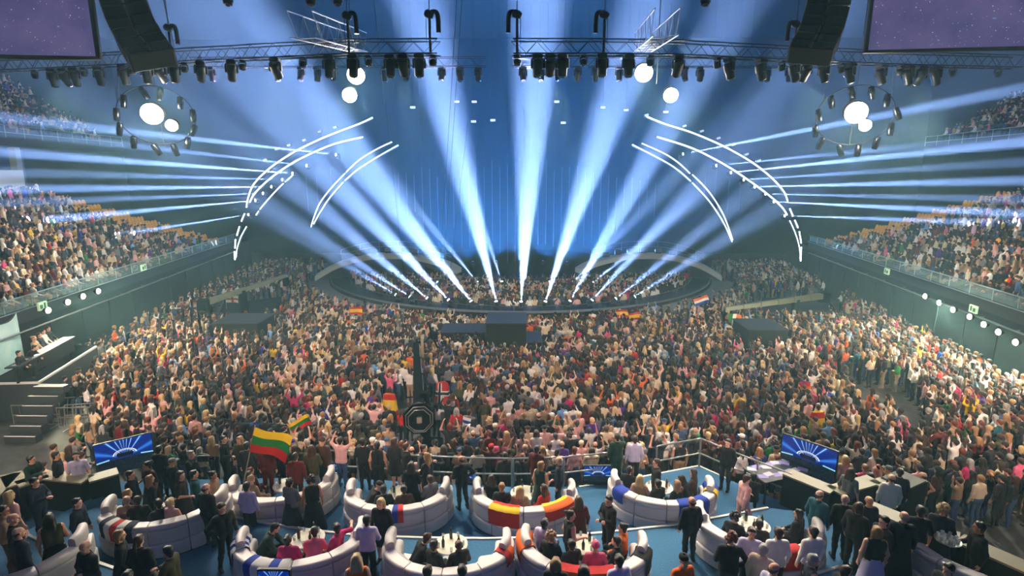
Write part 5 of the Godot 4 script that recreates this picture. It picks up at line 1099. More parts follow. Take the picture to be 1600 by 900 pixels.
var GUESTS = [
	[Vector3(-14.54, 1.00, -15.21), -1.57, "crossed", "guests standing in the lounge", "jacket", "dark green", "trousers", "black", "short", "black", 1, "person in dark green suit behind the black counter, hands folded"],
	[Vector3(-12.65, 1.45, -13.21), -1.57, "clap", "guests standing in the lounge", "jacket", "navy", "trousers", "navy", "short", "dark brown", 0, "person in navy suit and white collar holding papers by black counter"],
	[Vector3(-13.99, 1.00, -15.45), -1.05, "stand", "guests standing in the lounge", "jacket", "black", "trousers", "black", "short", "black", 1, "person in bulky black jacket standing behind counter beside the large screen"],
	[Vector3(-13.37, 1.00, -15.46), -2.62, "stand", "guests standing in the lounge", "tee", "lavender", "trousers", "black", "short", "dark brown", 0, "person in pale lavender printed shirt beside counter, next to bulky black jacket"],
	[Vector3(-12.02, 1.90, -11.85), -0.35, "stand", "guests standing in the lounge", "tee", "pale pink", "skirt", "pale pink", "long", "light blond", 0, "person in pale pink dress standing at the picture's left edge"],
	[Vector3(-11.62, 1.90, -11.26), -1.05, "drink", "guests standing in the lounge", "tee", "beige", "trousers", "brown", "short", "black", 2, "person in tan top and brown trousers cut by the left edge"],
	[Vector3(-11.14, 1.90, -10.97), -1.05, "stand", "guests standing in the lounge", "jacket", "black", "trousers", "black", "bald", "grey", 0, "person in black suit beside the pale pink dress at left edge"],
	[Vector3(-10.59, 1.90, -10.48), -0.52, "stand", "guests standing in the lounge", "jacket", "navy", "trousers", "navy", "bald", "brown", 0, "person in navy suit seen from behind above cream sofa corner"],
	[Vector3(-10.33, 1.90, -10.98), -5.59, "drink", "guests standing in the lounge", "vest", "olive", "skirt", "black", "long", "dark brown", 1, "person in olive top and black skirt next to navy suit, left foreground"],
	[Vector3(-10.82, 1.45, -12.29), -1.40, "stand", "guests standing in the lounge", "jacket", "navy", "trousers", "navy", "short", "dark brown", 0, "tall person in navy suit standing beside the sofa with union flag"],
	[Vector3(-8.83, 1.90, -10.07), -3.49, "crossed", "guests standing in the lounge", "jacket", "black", "trousers", "black", "bald", "grey", 0, "person in black jacket, arms crossed, standing close behind sofa with union flag"],
	[Vector3(-8.40, 1.90, -10.43), -1.05, "stand", "guests standing in the lounge", "shirt", "black", "gown", "black", "bob", "blond", 0, "person in long black gown behind union flag sofa, turned towards the sofa"],
	[Vector3(-7.87, 1.90, -10.26), -0.00, "stand", "guests standing in the lounge", "shirt", "black", "gown", "black", "tail", "brown", 0, "person in long black gown seen from behind at middle of union flag sofa"],
	[Vector3(-7.04, 1.90, -9.93), -4.71, "clap", "guests standing in the lounge", "jacket", "olive", "trousers", "black", "short", "black", 0, "person in olive jacket looking down at white papers on open carpet"],
	[Vector3(-7.37, 1.90, -9.20), -0.00, "stand", "guests standing in the lounge", "shirt", "black", "trousers", "black", "short", "dark brown", 0, "person in black at bottom edge below the two black gowns"],
	[Vector3(-10.39, 1.45, -13.39), -0.70, "sit", "guests seated on the sofas", "shirt", "black", "trousers", "black", "long", "blond", 0, "person in black shirt seated at left of sofa with union flag"],
	[Vector3(-10.20, 1.45, -13.09), 0.24, "sit", "guests seated on the sofas", "tee", "beige", "trousers", "brown", "bald", "grey", 0, "person in beige t-shirt sitting on sofa with union flag"],
	[Vector3(-9.00, 1.45, -13.01), -0.17, "sit", "guests seated on the sofas", "vest", "pale pink", "skirt", "pale pink", "bun", "light blond", 0, "person in backless pale pink top on sofa with union flag"],
	[Vector3(-9.84, 1.45, -12.95), 0.56, "sit_lean", "guests seated on the sofas", "jacket", "black", "trousers", "black", "short", "brown", 0, "person in black jacket leaning forward on sofa with union flag"],
	[Vector3(-9.27, 1.45, -12.96), 0.90, "sit", "guests seated on the sofas", "jacket", "charcoal", "trousers", "black", "short", "black", 1, "person in charcoal jacket at right end of sofa with union flag"],
	[Vector3(-10.99, 1.00, -14.38), -1.40, "stand", "guests standing in the lounge", "jacket", "black", "trousers", "black", "short", "dark brown", 1, "person in black jacket between large left screen and raised sofa headrest"],
	[Vector3(-10.84, 1.00, -14.92), -3.49, "drink", "guests standing in the lounge", "tee", "brown", "gown", "brown", "bun", "dark brown", 2, "person in brown gown holding a drink under the large left screen"],
	[Vector3(-10.29, 1.00, -14.15), -0.70, "stand", "guests standing in the lounge", "shirt", "black", "gown", "black", "long", "blond", 0, "person in long black gown standing below brown gown near large left screen"],
	[Vector3(-11.11, 1.00, -15.86), -0.17, "stand", "guests standing in the lounge", "jacket", "black", "trousers", "black", "short", "black", 1, "person in black jacket right beside the edge of large left screen"],
	[Vector3(-10.22, 1.00, -15.08), -0.52, "stand", "guests standing in the lounge", "jacket", "black", "trousers", "black", "cap", "grey", 1, "person in black jacket wearing grey cap near camera operator"],
	[Vector3(-9.96, 1.00, -15.58), -1.57, "phone", "guests standing in the lounge", "jacket", "black", "trousers", "black", "short", "grey", 0, "camera operator in black jacket, one arm raised at shoulder height"],
	[Vector3(-9.04, 1.45, -13.60), -1.40, "drink", "guests standing in the lounge", "tee", "black", "gown", "black", "long", "brown", 0, "person in black gown with a drink in hand facing black suit"],
	[Vector3(-8.02, 1.45, -12.98), -0.35, "stand", "guests standing in the lounge", "jacket", "black", "trousers", "black", "bald", "brown", 0, "person in black suit facing away next to teal suit"],
	[Vector3(-9.21, 1.00, -14.43), -1.05, "stand", "guests standing in the lounge", "jacket", "teal", "trousers", "teal", "short", "black", 0, "person in teal suit between black suit and tan gown"],
	[Vector3(-8.65, 1.00, -14.39), -1.57, "stand", "guests standing in the lounge", "vest", "beige", "gown", "beige", "bun", "black", 2, "person in sleeveless tan gown beside cream sofa end"],
	[Vector3(-9.48, 1.00, -16.57), -1.40, "drink", "guests standing in the lounge", "jacket", "black", "trousers", "black", "short", "black", 0, "person in black suit holding a drink beside olive shirt, above sofas"],
	[Vector3(-8.92, 1.00, -16.54), -3.49, "stand", "guests standing in the lounge", "shirt", "olive", "trousers", "black", "long", "blond", 0, "person in olive shirt facing the sofas next to black suit"],
	[Vector3(-8.52, 1.00, -16.15), -6.11, "stand", "guests standing in the lounge", "shirt", "charcoal", "trousers", "black", "short", "black", 1, "person in charcoal shirt just left of the big striped flag"],
	[Vector3(-8.08, 1.00, -15.36), -0.48, "sit", "guests seated on the sofas", "jacket", "dark red", "trousers", "dark red", "short", "red", 0, "person in dark red coat seated at sofa's far end"],
	[Vector3(-7.84, 1.00, -14.91), -0.47, "sit", "guests seated on the sofas", "shirt", "beige", "trousers", "beige", "beanie", "beige", 0, "person in beige knitted hat and beige shirt seated next to dark red coat"],
	[Vector3(-7.41, 1.00, -13.83), -0.17, "stand", "guests standing in the lounge", "shirt", "lavender", "trousers", "black", "short", "black", 1, "waiter in lavender white shirt standing behind sofa below big striped flag"],
	[Vector3(-7.17, 1.45, -12.15), -2.27, "hip", "guests standing in the lounge", "jacket", "black", "trousers", "black", "short", "brown", 0, "person in black suit leaning at corner of sofa with blue striped cloth"],
	[Vector3(-8.04, 1.00, -15.15), -0.48, "sit", "guests seated on the sofas", "jacket", "black", "trousers", "black", "short", "dark brown", 0, "person in black jacket sitting right under big striped flag"],
	[Vector3(-8.08, 1.00, -16.50), -0.00, "cheer", "guests standing in the lounge", "shirt", "black", "trousers", "black", "short", "black", 1, "person in black with both arms raised behind big striped flag"],
	[Vector3(-7.87, 1.00, -16.00), -0.00, "stand", "guests standing in the lounge", "shirt", "dark red", "trousers", "dark red", "short", "dark brown", 1, "person in dark red suit half hidden by big striped flag"],
	[Vector3(-6.73, 1.00, -15.48), -0.00, "stand", "guests standing in the lounge", "jacket", "dark red", "trousers", "charcoal", "short", "brown", 0, "person in dark red jacket and charcoal trousers under corner of big striped flag"],
	[Vector3(-6.42, 1.00, -15.95), -0.00, "crossed", "guests standing in the lounge", "jacket", "olive", "trousers", "grey", "long", "brown", 0, "person in olive jacket and grey trousers, arms crossed, facing stage"],
	[Vector3(-6.27, 1.00, -16.49), -3.49, "stand", "guests standing in the lounge", "jacket", "brown", "trousers", "black", "beanie", "brown", 0, "person in brown coat and brown knitted hat beside small rail screen"],
	[Vector3(-6.32, 1.00, -14.04), -0.35, "crossed", "guests standing in the lounge", "tee", "grey", "gown", "charcoal", "bun", "black", 1, "person in grey top and charcoal gown standing behind cream sofa"],
	[Vector3(-5.77, 1.00, -14.16), -5.93, "stand", "guests standing in the lounge", "vest", "black", "gown", "black", "curly", "black", 2, "person in sleeveless long black dress beside grey top and charcoal gown"],
	[Vector3(-5.70, 1.00, -16.53), -0.17, "cheer", "guests standing in the lounge", "shirt", "pale pink", "trousers", "denim", "short", "dark brown", 0, "person in pale pink shirt and jeans with hands raised at railing"],
	[Vector3(-4.97, 1.00, -16.45), -0.00, "hip", "guests standing in the lounge", "shirt", "black", "trousers", "black", "short", "black", 1, "person in black shirt and trousers, hand on hip, watching from railing"],
	[Vector3(-4.44, 1.00, -16.21), -0.00, "stand", "guests standing in the lounge", "vest", "black", "trousers", "black", "tail", "black", 1, "person in sleeveless black top and black trousers standing at railing"],
	[Vector3(-3.96, 1.00, -16.49), -0.35, "drink", "guests standing in the lounge", "shirt", "charcoal", "skirt", "black", "long", "brown", 0, "person in charcoal shirt and black skirt standing in group at railing"],
	[Vector3(-3.52, 1.00, -16.14), -1.05, "stand", "guests standing in the lounge", "jacket", "black", "trousers", "black", "short", "brown", 0, "person in black jacket in the group at railing beside charcoal shirt"],
	[Vector3(-2.97, 1.00, -16.05), -1.57, "clap", "guests standing in the lounge", "jacket", "charcoal", "trousers", "black", "short", "dark brown", 0, "person in charcoal jacket clapping at railing behind knee-length black dress"],
	[Vector3(-3.14, 1.00, -14.98), -0.17, "stand", "guests standing in the lounge", "tee", "black", "skirt", "black", "long", "dark brown", 0, "person in knee-length black dress standing with back turned near railing"],
	[Vector3(-2.76, 1.00, -15.53), -5.24, "crossed", "guests standing in the lounge", "tee", "black", "gown", "black", "long", "blond", 0, "person in long black gown with arms folded by railing"],
	[Vector3(-1.72, 1.00, -15.36), -5.76, "hip", "guests standing in the lounge", "jacket", "black", "trousers", "black", "bald", "brown", 2, "person in black coat, hand on hip, standing between two sofas"],
	[Vector3(-2.60, 1.00, -15.00), 0.75, "sit", "guests seated on the sofas", "shirt", "grey", "trousers", "black", "short", "brown", 0, "person in grey shirt crouching by the railing behind black gown"],
	[Vector3(-4.36, 1.00, -14.70), -1.29, "sit_lean", "guests seated on the sofas", "jacket", "black", "trousers", "black", "cap", "charcoal", 0, "person in black with charcoal cap leaning forward on sofa with striped flags"],
	[Vector3(-3.84, 1.00, -14.43), 0.28, "sit", "guests seated on the sofas", "shirt", "black", "trousers", "black", "short", "black", 1, "person in black shirt sitting low on sofa under knee-length black dress"],
	[Vector3(-3.26, 1.00, -14.44), 0.35, "sit", "guests seated on the sofas", "shirt", "brown", "trousers", "black", "short", "dark brown", 1, "person in brown shirt seated beside round table on sofa left of centre"],
	[Vector3(-3.38, 1.45, -12.40), -3.32, "stand", "guests standing in the lounge", "shirt", "black", "skirt", "black", "bob", "light blond", 0, "person in black shirt and skirt facing the waiter in white shirt"],
	[Vector3(-3.54, 1.45, -11.68), -0.00, "crossed", "guests standing in the lounge", "shirt", "lavender", "trousers", "black", "short", "black", 0, "waiter in white shirt and black trousers, back turned, on blue carpet"],
	[Vector3(-6.23, 1.45, -12.07), -1.40, "sit_lean", "guests seated on the sofas", "jacket", "dark green", "trousers", "black", "short", "dark brown", 0, "person in dark green jacket leaning on front sofa with blue striped cloth"],
	[Vector3(-5.36, 1.45, -11.55), 0.00, "sit", "guests seated on the sofas", "tee", "magenta", "trousers", "black", "bun", "black", 1, "person in magenta top sitting upright on front sofa"],
	[Vector3(-4.83, 1.45, -11.67), 0.21, "sit_lean", "guests seated on the sofas", "shirt", "pink", "trousers", "black", "short", "black", 0, "person in pink shirt leaning forward on front sofa"],
	[Vector3(-4.41, 1.45, -12.03), 1.24, "sit_arm", "guests seated on the sofas", "tee", "magenta", "trousers", "black", "short", "dark brown", 0, "person in magenta t-shirt resting an arm along the front sofa's back"],
	[Vector3(-3.19, 1.90, -9.73), -6.11, "stand", "guests standing in the lounge", "vest", "orange", "skirt", "orange", "long", "light blond", 0, "person in bare-shouldered orange top at bottom edge beside waiter"],
	[Vector3(-2.44, 1.45, -11.63), -1.05, "sit_lean", "guests seated on the sofas", "jacket", "black", "trousers", "black", "short", "brown", 0, "person in black suit leaning forward at left of front centre sofa"],
	[Vector3(-1.94, 1.45, -11.40), -0.70, "sit", "guests seated on the sofas", "jacket", "charcoal", "trousers", "black", "short", "dark brown", 0, "person in charcoal suit seated at front centre sofa table"],
	[Vector3(-1.37, 1.45, -11.41), 0.52, "sit", "guests seated on the sofas", "jacket", "black", "trousers", "black", "bald", "black", 3, "large person in black suit sitting upright on front centre sofa"],
	[Vector3(-1.74, 1.90, -9.42), -0.35, "stand", "guests standing in the lounge", "shirt", "black", "trousers", "black", "short", "brown", 0, "person in black shirt before the front centre sofa, bottom edge"],
	[Vector3(-1.08, 1.90, -9.44), -6.11, "stand", "guests standing in the lounge", "shirt", "charcoal", "trousers", "black", "short", "dark brown", 0, "person in charcoal shirt at bottom edge before the front centre sofa"],
	[Vector3(-0.81, 1.00, -15.05), -0.52, "sit", "guests seated on the sofas", "shirt", "black", "trousers", "black", "long", "brown", 0, "person in black shirt at left of sofa with red and yellow flags"],
	[Vector3(-0.49, 1.00, -14.61), -0.10, "sit", "guests seated on the sofas", "shirt", "charcoal", "trousers", "black", "short", "blond", 0, "person in charcoal shirt on sofa with red and yellow flags"],
	[Vector3(0.03, 1.00, -14.43), -0.17, "sit", "guests seated on the sofas", "shirt", "beige", "trousers", "black", "long", "light blond", 0, "person in beige shirt on sofa with red and yellow flags"],
	[Vector3(0.72, 1.00, -14.55), 0.87, "sit", "guests seated on the sofas", "shirt", "red", "trousers", "dark red", "long", "brown", 0, "person in red shirt looking down on sofa with red and yellow flags"],
	[Vector3(1.56, 1.00, -13.27), -6.11, "stand", "guests standing in the lounge", "shirt", "dark red", "gown", "dark red", "long", "brown", 0, "person in long dark red dress standing at sofa end"],
	[Vector3(0.55, 1.00, -16.04), -0.52, "stand", "guests standing in the lounge", "jacket", "dark red", "trousers", "black", "short", "black", 2, "person in dark maroon jacket at railing behind round table"],
	[Vector3(0.64, 1.00, -15.06), -0.70, "drink", "guests standing in the lounge", "vest", "dark green", "gown", "dark green", "bob", "blond", 0, "person in long dark green dress next to maroon jacket at railing"],
	[Vector3(1.20, 1.00, -15.36), -4.89, "drink", "guests standing in the lounge", "jacket", "navy", "trousers", "navy", "bald", "grey", 0, "person in dark navy suit facing the green dress at railing"],
	[Vector3(1.21, 1.45, -11.95), -1.22, "drink", "guests standing in the lounge", "vest", "black", "trousers", "black", "bun", "brown", 0, "person in sleeveless black top and black trousers holding drink, open carpet"],
	[Vector3(2.23, 1.45, -12.60), -4.19, "crossed", "guests standing in the lounge", "jacket", "black", "trousers", "black", "short", "black", 0, "person in black jacket, arms crossed, on open carpet beside sleeveless top"],
	[Vector3(0.62, 1.45, -12.26), -0.50, "sit", "guests seated on the sofas", "jacket", "lavender", "trousers", "grey", "short", "black", 3, "person in pale lavender suit on sofa with orange flag"],
	[Vector3(0.75, 1.45, -11.75), -0.52, "sit", "guests seated on the sofas", "jacket", "black", "trousers", "black", "curly", "blond", 0, "person in black jacket beside pale lavender suit on sofa with orange flag"],
	[Vector3(2.50, 1.45, -12.11), 1.21, "sit", "guests seated on the sofas", "shirt", "orange", "trousers", "black", "bun", "black", 1, "person in orange shirt on sofa with orange flag"],
	[Vector3(2.27, 1.45, -11.61), 1.05, "sit", "guests seated on the sofas", "shirt", "black", "trousers", "black", "short", "dark brown", 0, "person in black shirt at right end of sofa with orange flag"],
	[Vector3(0.72, 1.90, -9.67), -0.17, "stand", "guests standing in the lounge", "shirt", "black", "trousers", "black", "bob", "blond", 0, "person in black before sofa with orange flag, left of two at bottom edge"],
	[Vector3(1.24, 1.90, -9.46), -0.00, "stand", "guests standing in the lounge", "shirt", "black", "trousers", "black", "long", "dark brown", 0, "person in black before middle of sofa with orange flag, bottom edge"],
	[Vector3(1.21, 1.45, -11.47), 0.45, "sit", "guests seated on the sofas", "shirt", "charcoal", "trousers", "black", "short", "black", 2, "person in charcoal seated facing camera at front round table"],
	[Vector3(1.75, 1.45, -11.42), 0.00, "sit", "guests seated on the sofas", "shirt", "pink", "trousers", "black", "beanie", "pink", 0, "person wearing pink knitted hat on sofa with orange flag"],
	[Vector3(1.97, 1.90, -9.78), -5.93, "stand", "guests standing in the lounge", "shirt", "lavender", "trousers", "black", "short", "black", 0, "person in white-lavender shirt at bottom edge by dark blue cloth"],
	[Vector3(3.17, 1.00, -16.88), -6.11, "phone", "guests standing in the lounge", "jacket", "dark green", "trousers", "dark green", "short", "dark brown", 0, "person in bottle green suit with one arm raised at railing"],
	[Vector3(3.71, 1.00, -16.74), -0.00, "stand", "guests standing in the lounge", "shirt", "lavender", "trousers", "black", "short", "brown", 0, "person in pale shirt and black trousers standing on platform edge"],
	[Vector3(3.33, 1.00, -15.60), -0.60, "sit", "guests seated on the sofas", "shirt", "black", "trousers", "black", "short", "dark brown", 0, "person in black shirt at left of sofa with blue and yellow flag"],
	[Vector3(3.54, 1.00, -15.09), -0.39, "sit", "guests seated on the sofas", "vest", "beige", "trousers", "black", "long", "light blond", 0, "person in sleeveless beige top on sofa with blue and yellow flag"],
	[Vector3(4.06, 1.00, -15.27), -4.71, "phone", "guests standing in the lounge", "jacket", "charcoal", "trousers", "black", "short", "brown", 0, "person in charcoal jacket raising one arm behind sofa with blue and yellow flag"],
	[Vector3(4.56, 1.00, -14.82), 0.68, "sit", "guests seated on the sofas", "shirt", "black", "trousers", "black", "long", "blond", 0, "person in black shirt on right half of sofa with blue and yellow flag"],
	[Vector3(5.23, 1.00, -15.47), 1.05, "sit", "guests seated on the sofas", "tee", "brown", "trousers", "black", "long", "brown", 0, "person in brown t-shirt leaning on blue and yellow flag"],
	[Vector3(5.02, 1.00, -15.01), 0.70, "sit_lean", "guests seated on the sofas", "vest", "black", "trousers", "black", "long", "dark brown", 1, "person in sleeveless black top leaning forward at blue and yellow flag"],
	[Vector3(4.02, 1.00, -14.85), 0.48, "sit", "guests seated on the sofas", "jacket", "black", "trousers", "black", "short", "black", 1, "person in black suit by the small yellow table flag"],
	[Vector3(6.61, 1.00, -16.57), -3.84, "phone", "guests standing in the lounge", "jacket", "black", "trousers", "navy", "short", "black", 0, "person in black jacket and navy trousers looking at phone on platform corner"],
	[Vector3(6.31, 1.00, -14.41), -1.40, "walk", "guests standing in the lounge", "jacket", "pale pink", "trousers", "pale pink", "short", "brown", 0, "person in pale pink suit walking across the blue carpet"],
	[Vector3(6.92, 1.00, -15.25), -0.35, "sit", "guests seated on the sofas", "shirt", "black", "trousers", "black", "short", "black", 1, "person in black sitting just behind the pale pink suit"],
	[Vector3(4.25, 1.45, -12.55), -6.11, "stand", "guests standing in the lounge", "jacket", "black", "trousers", "black", "bald", "brown", 2, "person in black suit with back turned behind blue cloth sofa"],
	[Vector3(4.41, 1.90, -10.49), -0.17, "hip", "guests standing in the lounge", "jacket", "black", "trousers", "black", "curly", "red", 0, "person in black coat, hand on hip, large in right foreground"],
	[Vector3(4.93, 1.90, -10.71), -3.49, "clap", "guests standing in the lounge", "shirt", "lavender", "trousers", "black", "short", "brown", 0, "person in lavender shirt facing camera next to large black coat"],
	[Vector3(5.34, 1.45, -12.57), -0.70, "sit", "guests seated on the sofas", "shirt", "black", "trousers", "black", "curly", "dark brown", 0, "person in black shirt seated at left of right sofa"],
	[Vector3(5.82, 1.45, -12.29), -0.17, "sit", "guests seated on the sofas", "shirt", "charcoal", "trousers", "black", "short", "black", 1, "person in charcoal shirt seated beside small round table on right sofa"],
	[Vector3(3.24, 1.90, -9.82), -2.79, "stand", "guests standing in the lounge", "tee", "orange", "trousers", "brown", "cap", "black", 0, "person in orange t-shirt with black cap on open blue carpet"],
	[Vector3(4.94, 1.90, -10.15), -0.70, "stand", "guests standing in the lounge", "jacket", "cream", "trousers", "grey", "short", "grey", 0, "person in cream waistcoat at the bottom edge left of waiters"],
	[Vector3(5.49, 1.90, -10.70), -0.00, "stand", "guests standing in the lounge", "shirt", "white", "trousers", "black", "short", "brown", 0, "waiter in white shirt with back turned left of red cloth"],
	[Vector3(6.25, 1.90, -10.75), -6.11, "stand", "guests standing in the lounge", "shirt", "white", "trousers", "black", "short", "dark brown", 0, "waiter in white shirt with black braces right of red cloth"],
	[Vector3(4.90, 1.90, -9.59), -1.05, "clap", "guests standing in the lounge", "shirt", "lavender", "trousers", "navy", "bald", "brown", 1, "person in lavender shirt clapping at bottom edge below first waiter"],
	[Vector3(5.78, 1.90, -9.86), -1.75, "stand", "guests standing in the lounge", "vest", "navy", "trousers", "black", "short", "grey", 0, "person in navy waistcoat at bottom edge below second waiter"],
	[Vector3(6.23, 1.90, -9.53), -1.40, "stand", "guests standing in the lounge", "jacket", "black", "trousers", "black", "short", "brown", 0, "person in black jacket at bottom edge right of navy waistcoat"],
	[Vector3(6.99, 1.45, -12.73), 1.05, "sit", "guests seated on the sofas", "shirt", "black", "trousers", "black", "long", "black", 0, "person in black shirt on the right end of right sofa"],
	[Vector3(6.99, 1.45, -12.73), 0.70, "sit", "guests seated on the sofas", "jacket", "charcoal", "trousers", "black", "bald", "black", 4, "person in charcoal jacket seated against dark covered headrest"],
	[Vector3(7.53, 1.45, -12.89), -1.05, "stand", "guests standing in the lounge", "jacket", "teal", "trousers", "black", "bald", "brown", 0, "person in long dark teal coat in front of black counter"],
	[Vector3(8.06, 1.45, -12.70), -0.17, "stand", "guests standing in the lounge", "jacket", "black", "trousers", "black", "bald", "grey", 0, "person in black suit seen from behind at counter beside teal coat"],
	[Vector3(8.61, 1.45, -12.64), -3.14, "stand", "guests standing in the lounge", "jacket", "navy", "trousers", "navy", "bald", "black", 1, "person in dark navy suit facing camera at black counter"],
	[Vector3(7.72, 1.90, -11.65), -1.05, "stand", "guests standing in the lounge", "jacket", "black", "trousers", "black", "bob", "brown", 0, "person in black suit talking closely beside long pale skirt"],
	[Vector3(7.99, 1.90, -11.15), -4.54, "stand", "guests standing in the lounge", "jacket", "black", "trousers", "black", "short", "black", 0, "person in black jacket facing left, partner of the close talk"],
	[Vector3(7.59, 1.90, -10.76), -0.17, "stand", "guests standing in the lounge", "vest", "black", "gown", "lavender", "bob", "blond", 0, "person in sleeveless black top and long white-lavender skirt"],
	[Vector3(8.53, 1.90, -11.31), -0.35, "stand", "guests standing in the lounge", "jacket", "black", "gown", "black", "bald", "grey", 0, "person in long black robe in front of counter"],
	[Vector3(9.04, 1.90, -11.53), -0.35, "stand", "guests standing in the lounge", "tee", "black", "trousers", "navy", "short", "black", 1, "person in black t-shirt and dark jeans at counter"],
	[Vector3(9.59, 1.90, -11.60), -0.70, "stand", "guests standing in the lounge", "tee", "navy", "gown", "navy", "curly", "light blond", 0, "person in dark blue flowered dress at counter"],
	[Vector3(9.91, 1.90, -10.96), -4.89, "drink", "guests standing in the lounge", "jacket", "black", "trousers", "black", "short", "black", 2, "waiter in black carrying a tray full of glasses behind counter"],
	[Vector3(8.26, 1.90, -9.63), -4.36, "stand", "guests standing in the lounge", "jacket", "charcoal", "trousers", "black", "short", "black", 0, "person in charcoal jacket at bottom edge beside grey sofa back"],
	[Vector3(9.45, 1.00, -14.80), -1.05, "stand", "guests standing in the lounge", "tee", "grey", "trousers", "black", "long", "brown", 0, "person in grey t-shirt leaning over the right counter"],
	[Vector3(10.40, 1.00, -14.47), -0.35, "stand", "guests standing in the lounge", "jacket", "white", "trousers", "black", "bald", "brown", 0, "person draped in white and blue cloth at right counter"],
	[Vector3(10.85, 1.00, -14.81), -0.52, "stand", "guests standing in the lounge", "jacket", "navy", "trousers", "black", "short", "black", 0, "person in dark navy jacket beside white and blue cloth"],
	[Vector3(-22.64, 1.80, -24.04), -1.31, "sit", "presenters at the left desk", "jacket", "black", "trousers", "black", "short", "black", 0, "person in black at the nearest seat of presenters' desk"],
	[Vector3(-23.21, 1.80, -25.10), -1.31, "sit_lean", "presenters at the left desk", "jacket", "charcoal", "trousers", "black", "short", "dark brown", 0, "person in charcoal writing at presenters' desk, second seat"],
	[Vector3(-23.92, 1.80, -26.35), -1.31, "sit", "presenters at the left desk", "shirt", "beige", "trousers", "black", "bun", "blond", 0, "person in beige dress at presenters' desk, third seat"],
	[Vector3(-24.14, 1.80, -26.91), -1.31, "sit", "presenters at the left desk", "jacket", "navy", "trousers", "black", "short", "brown", 0, "person in navy jacket at presenters' desk, fourth seat"],
	[Vector3(-24.68, 1.80, -28.10), -1.31, "sit", "presenters at the left desk", "jacket", "black", "trousers", "black", "short", "brown", 0, "person in black jacket at the far seat of presenters' desk"],
	[Vector3(-24.44, 1.80, -27.50), -1.31, "sit", "presenters at the left desk", "shirt", "white", "trousers", "black", "short", "dark brown", 0, "person in white shirt at presenters' desk, fifth seat"],
]
var ANCHORS = [
	[Vector3(-14.11, 0.00, -18.14), "the large left monitor"],
	[Vector3(-11.74, 0.00, -19.52), "the camera operator"],
	[Vector3(-9.51, 0.00, -20.03), "the big striped flag"],
	[Vector3(-6.86, 0.00, -19.58), "the small left rail monitor"],
	[Vector3(-4.07, 0.00, -21.15), "the central crane"],
	[Vector3(-1.22, 0.00, -19.19), "the middle railing"],
	[Vector3(2.90, 0.00, -19.72), "the right rail monitor"],
	[Vector3(5.46, 0.00, -20.24), "the pale shirt on the edge"],
	[Vector3(7.16, 0.00, -20.51), "the platform corner"],
	[Vector3(8.82, 0.00, -19.33), "the angled railing"],
	[Vector3(11.08, 0.00, -19.83), "the large right monitor"],
	[Vector3(13.01, 0.00, -19.62), "the right counter"],
	[Vector3(14.79, 0.00, -19.41), "the white-blue cloth"],
	[Vector3(14.60, 0.00, -16.98), "the tray of glasses"],
	[Vector3(16.39, 0.00, -17.37), "the long right counter"],
	[Vector3(-17.94, 0.00, -18.96), "the left counter"],
]
var SINGLES = 150
var HIDDEN_NEAR = func(p: Vector3) -> bool: return p.z > -12.5 and absf(p.x) < 12.0
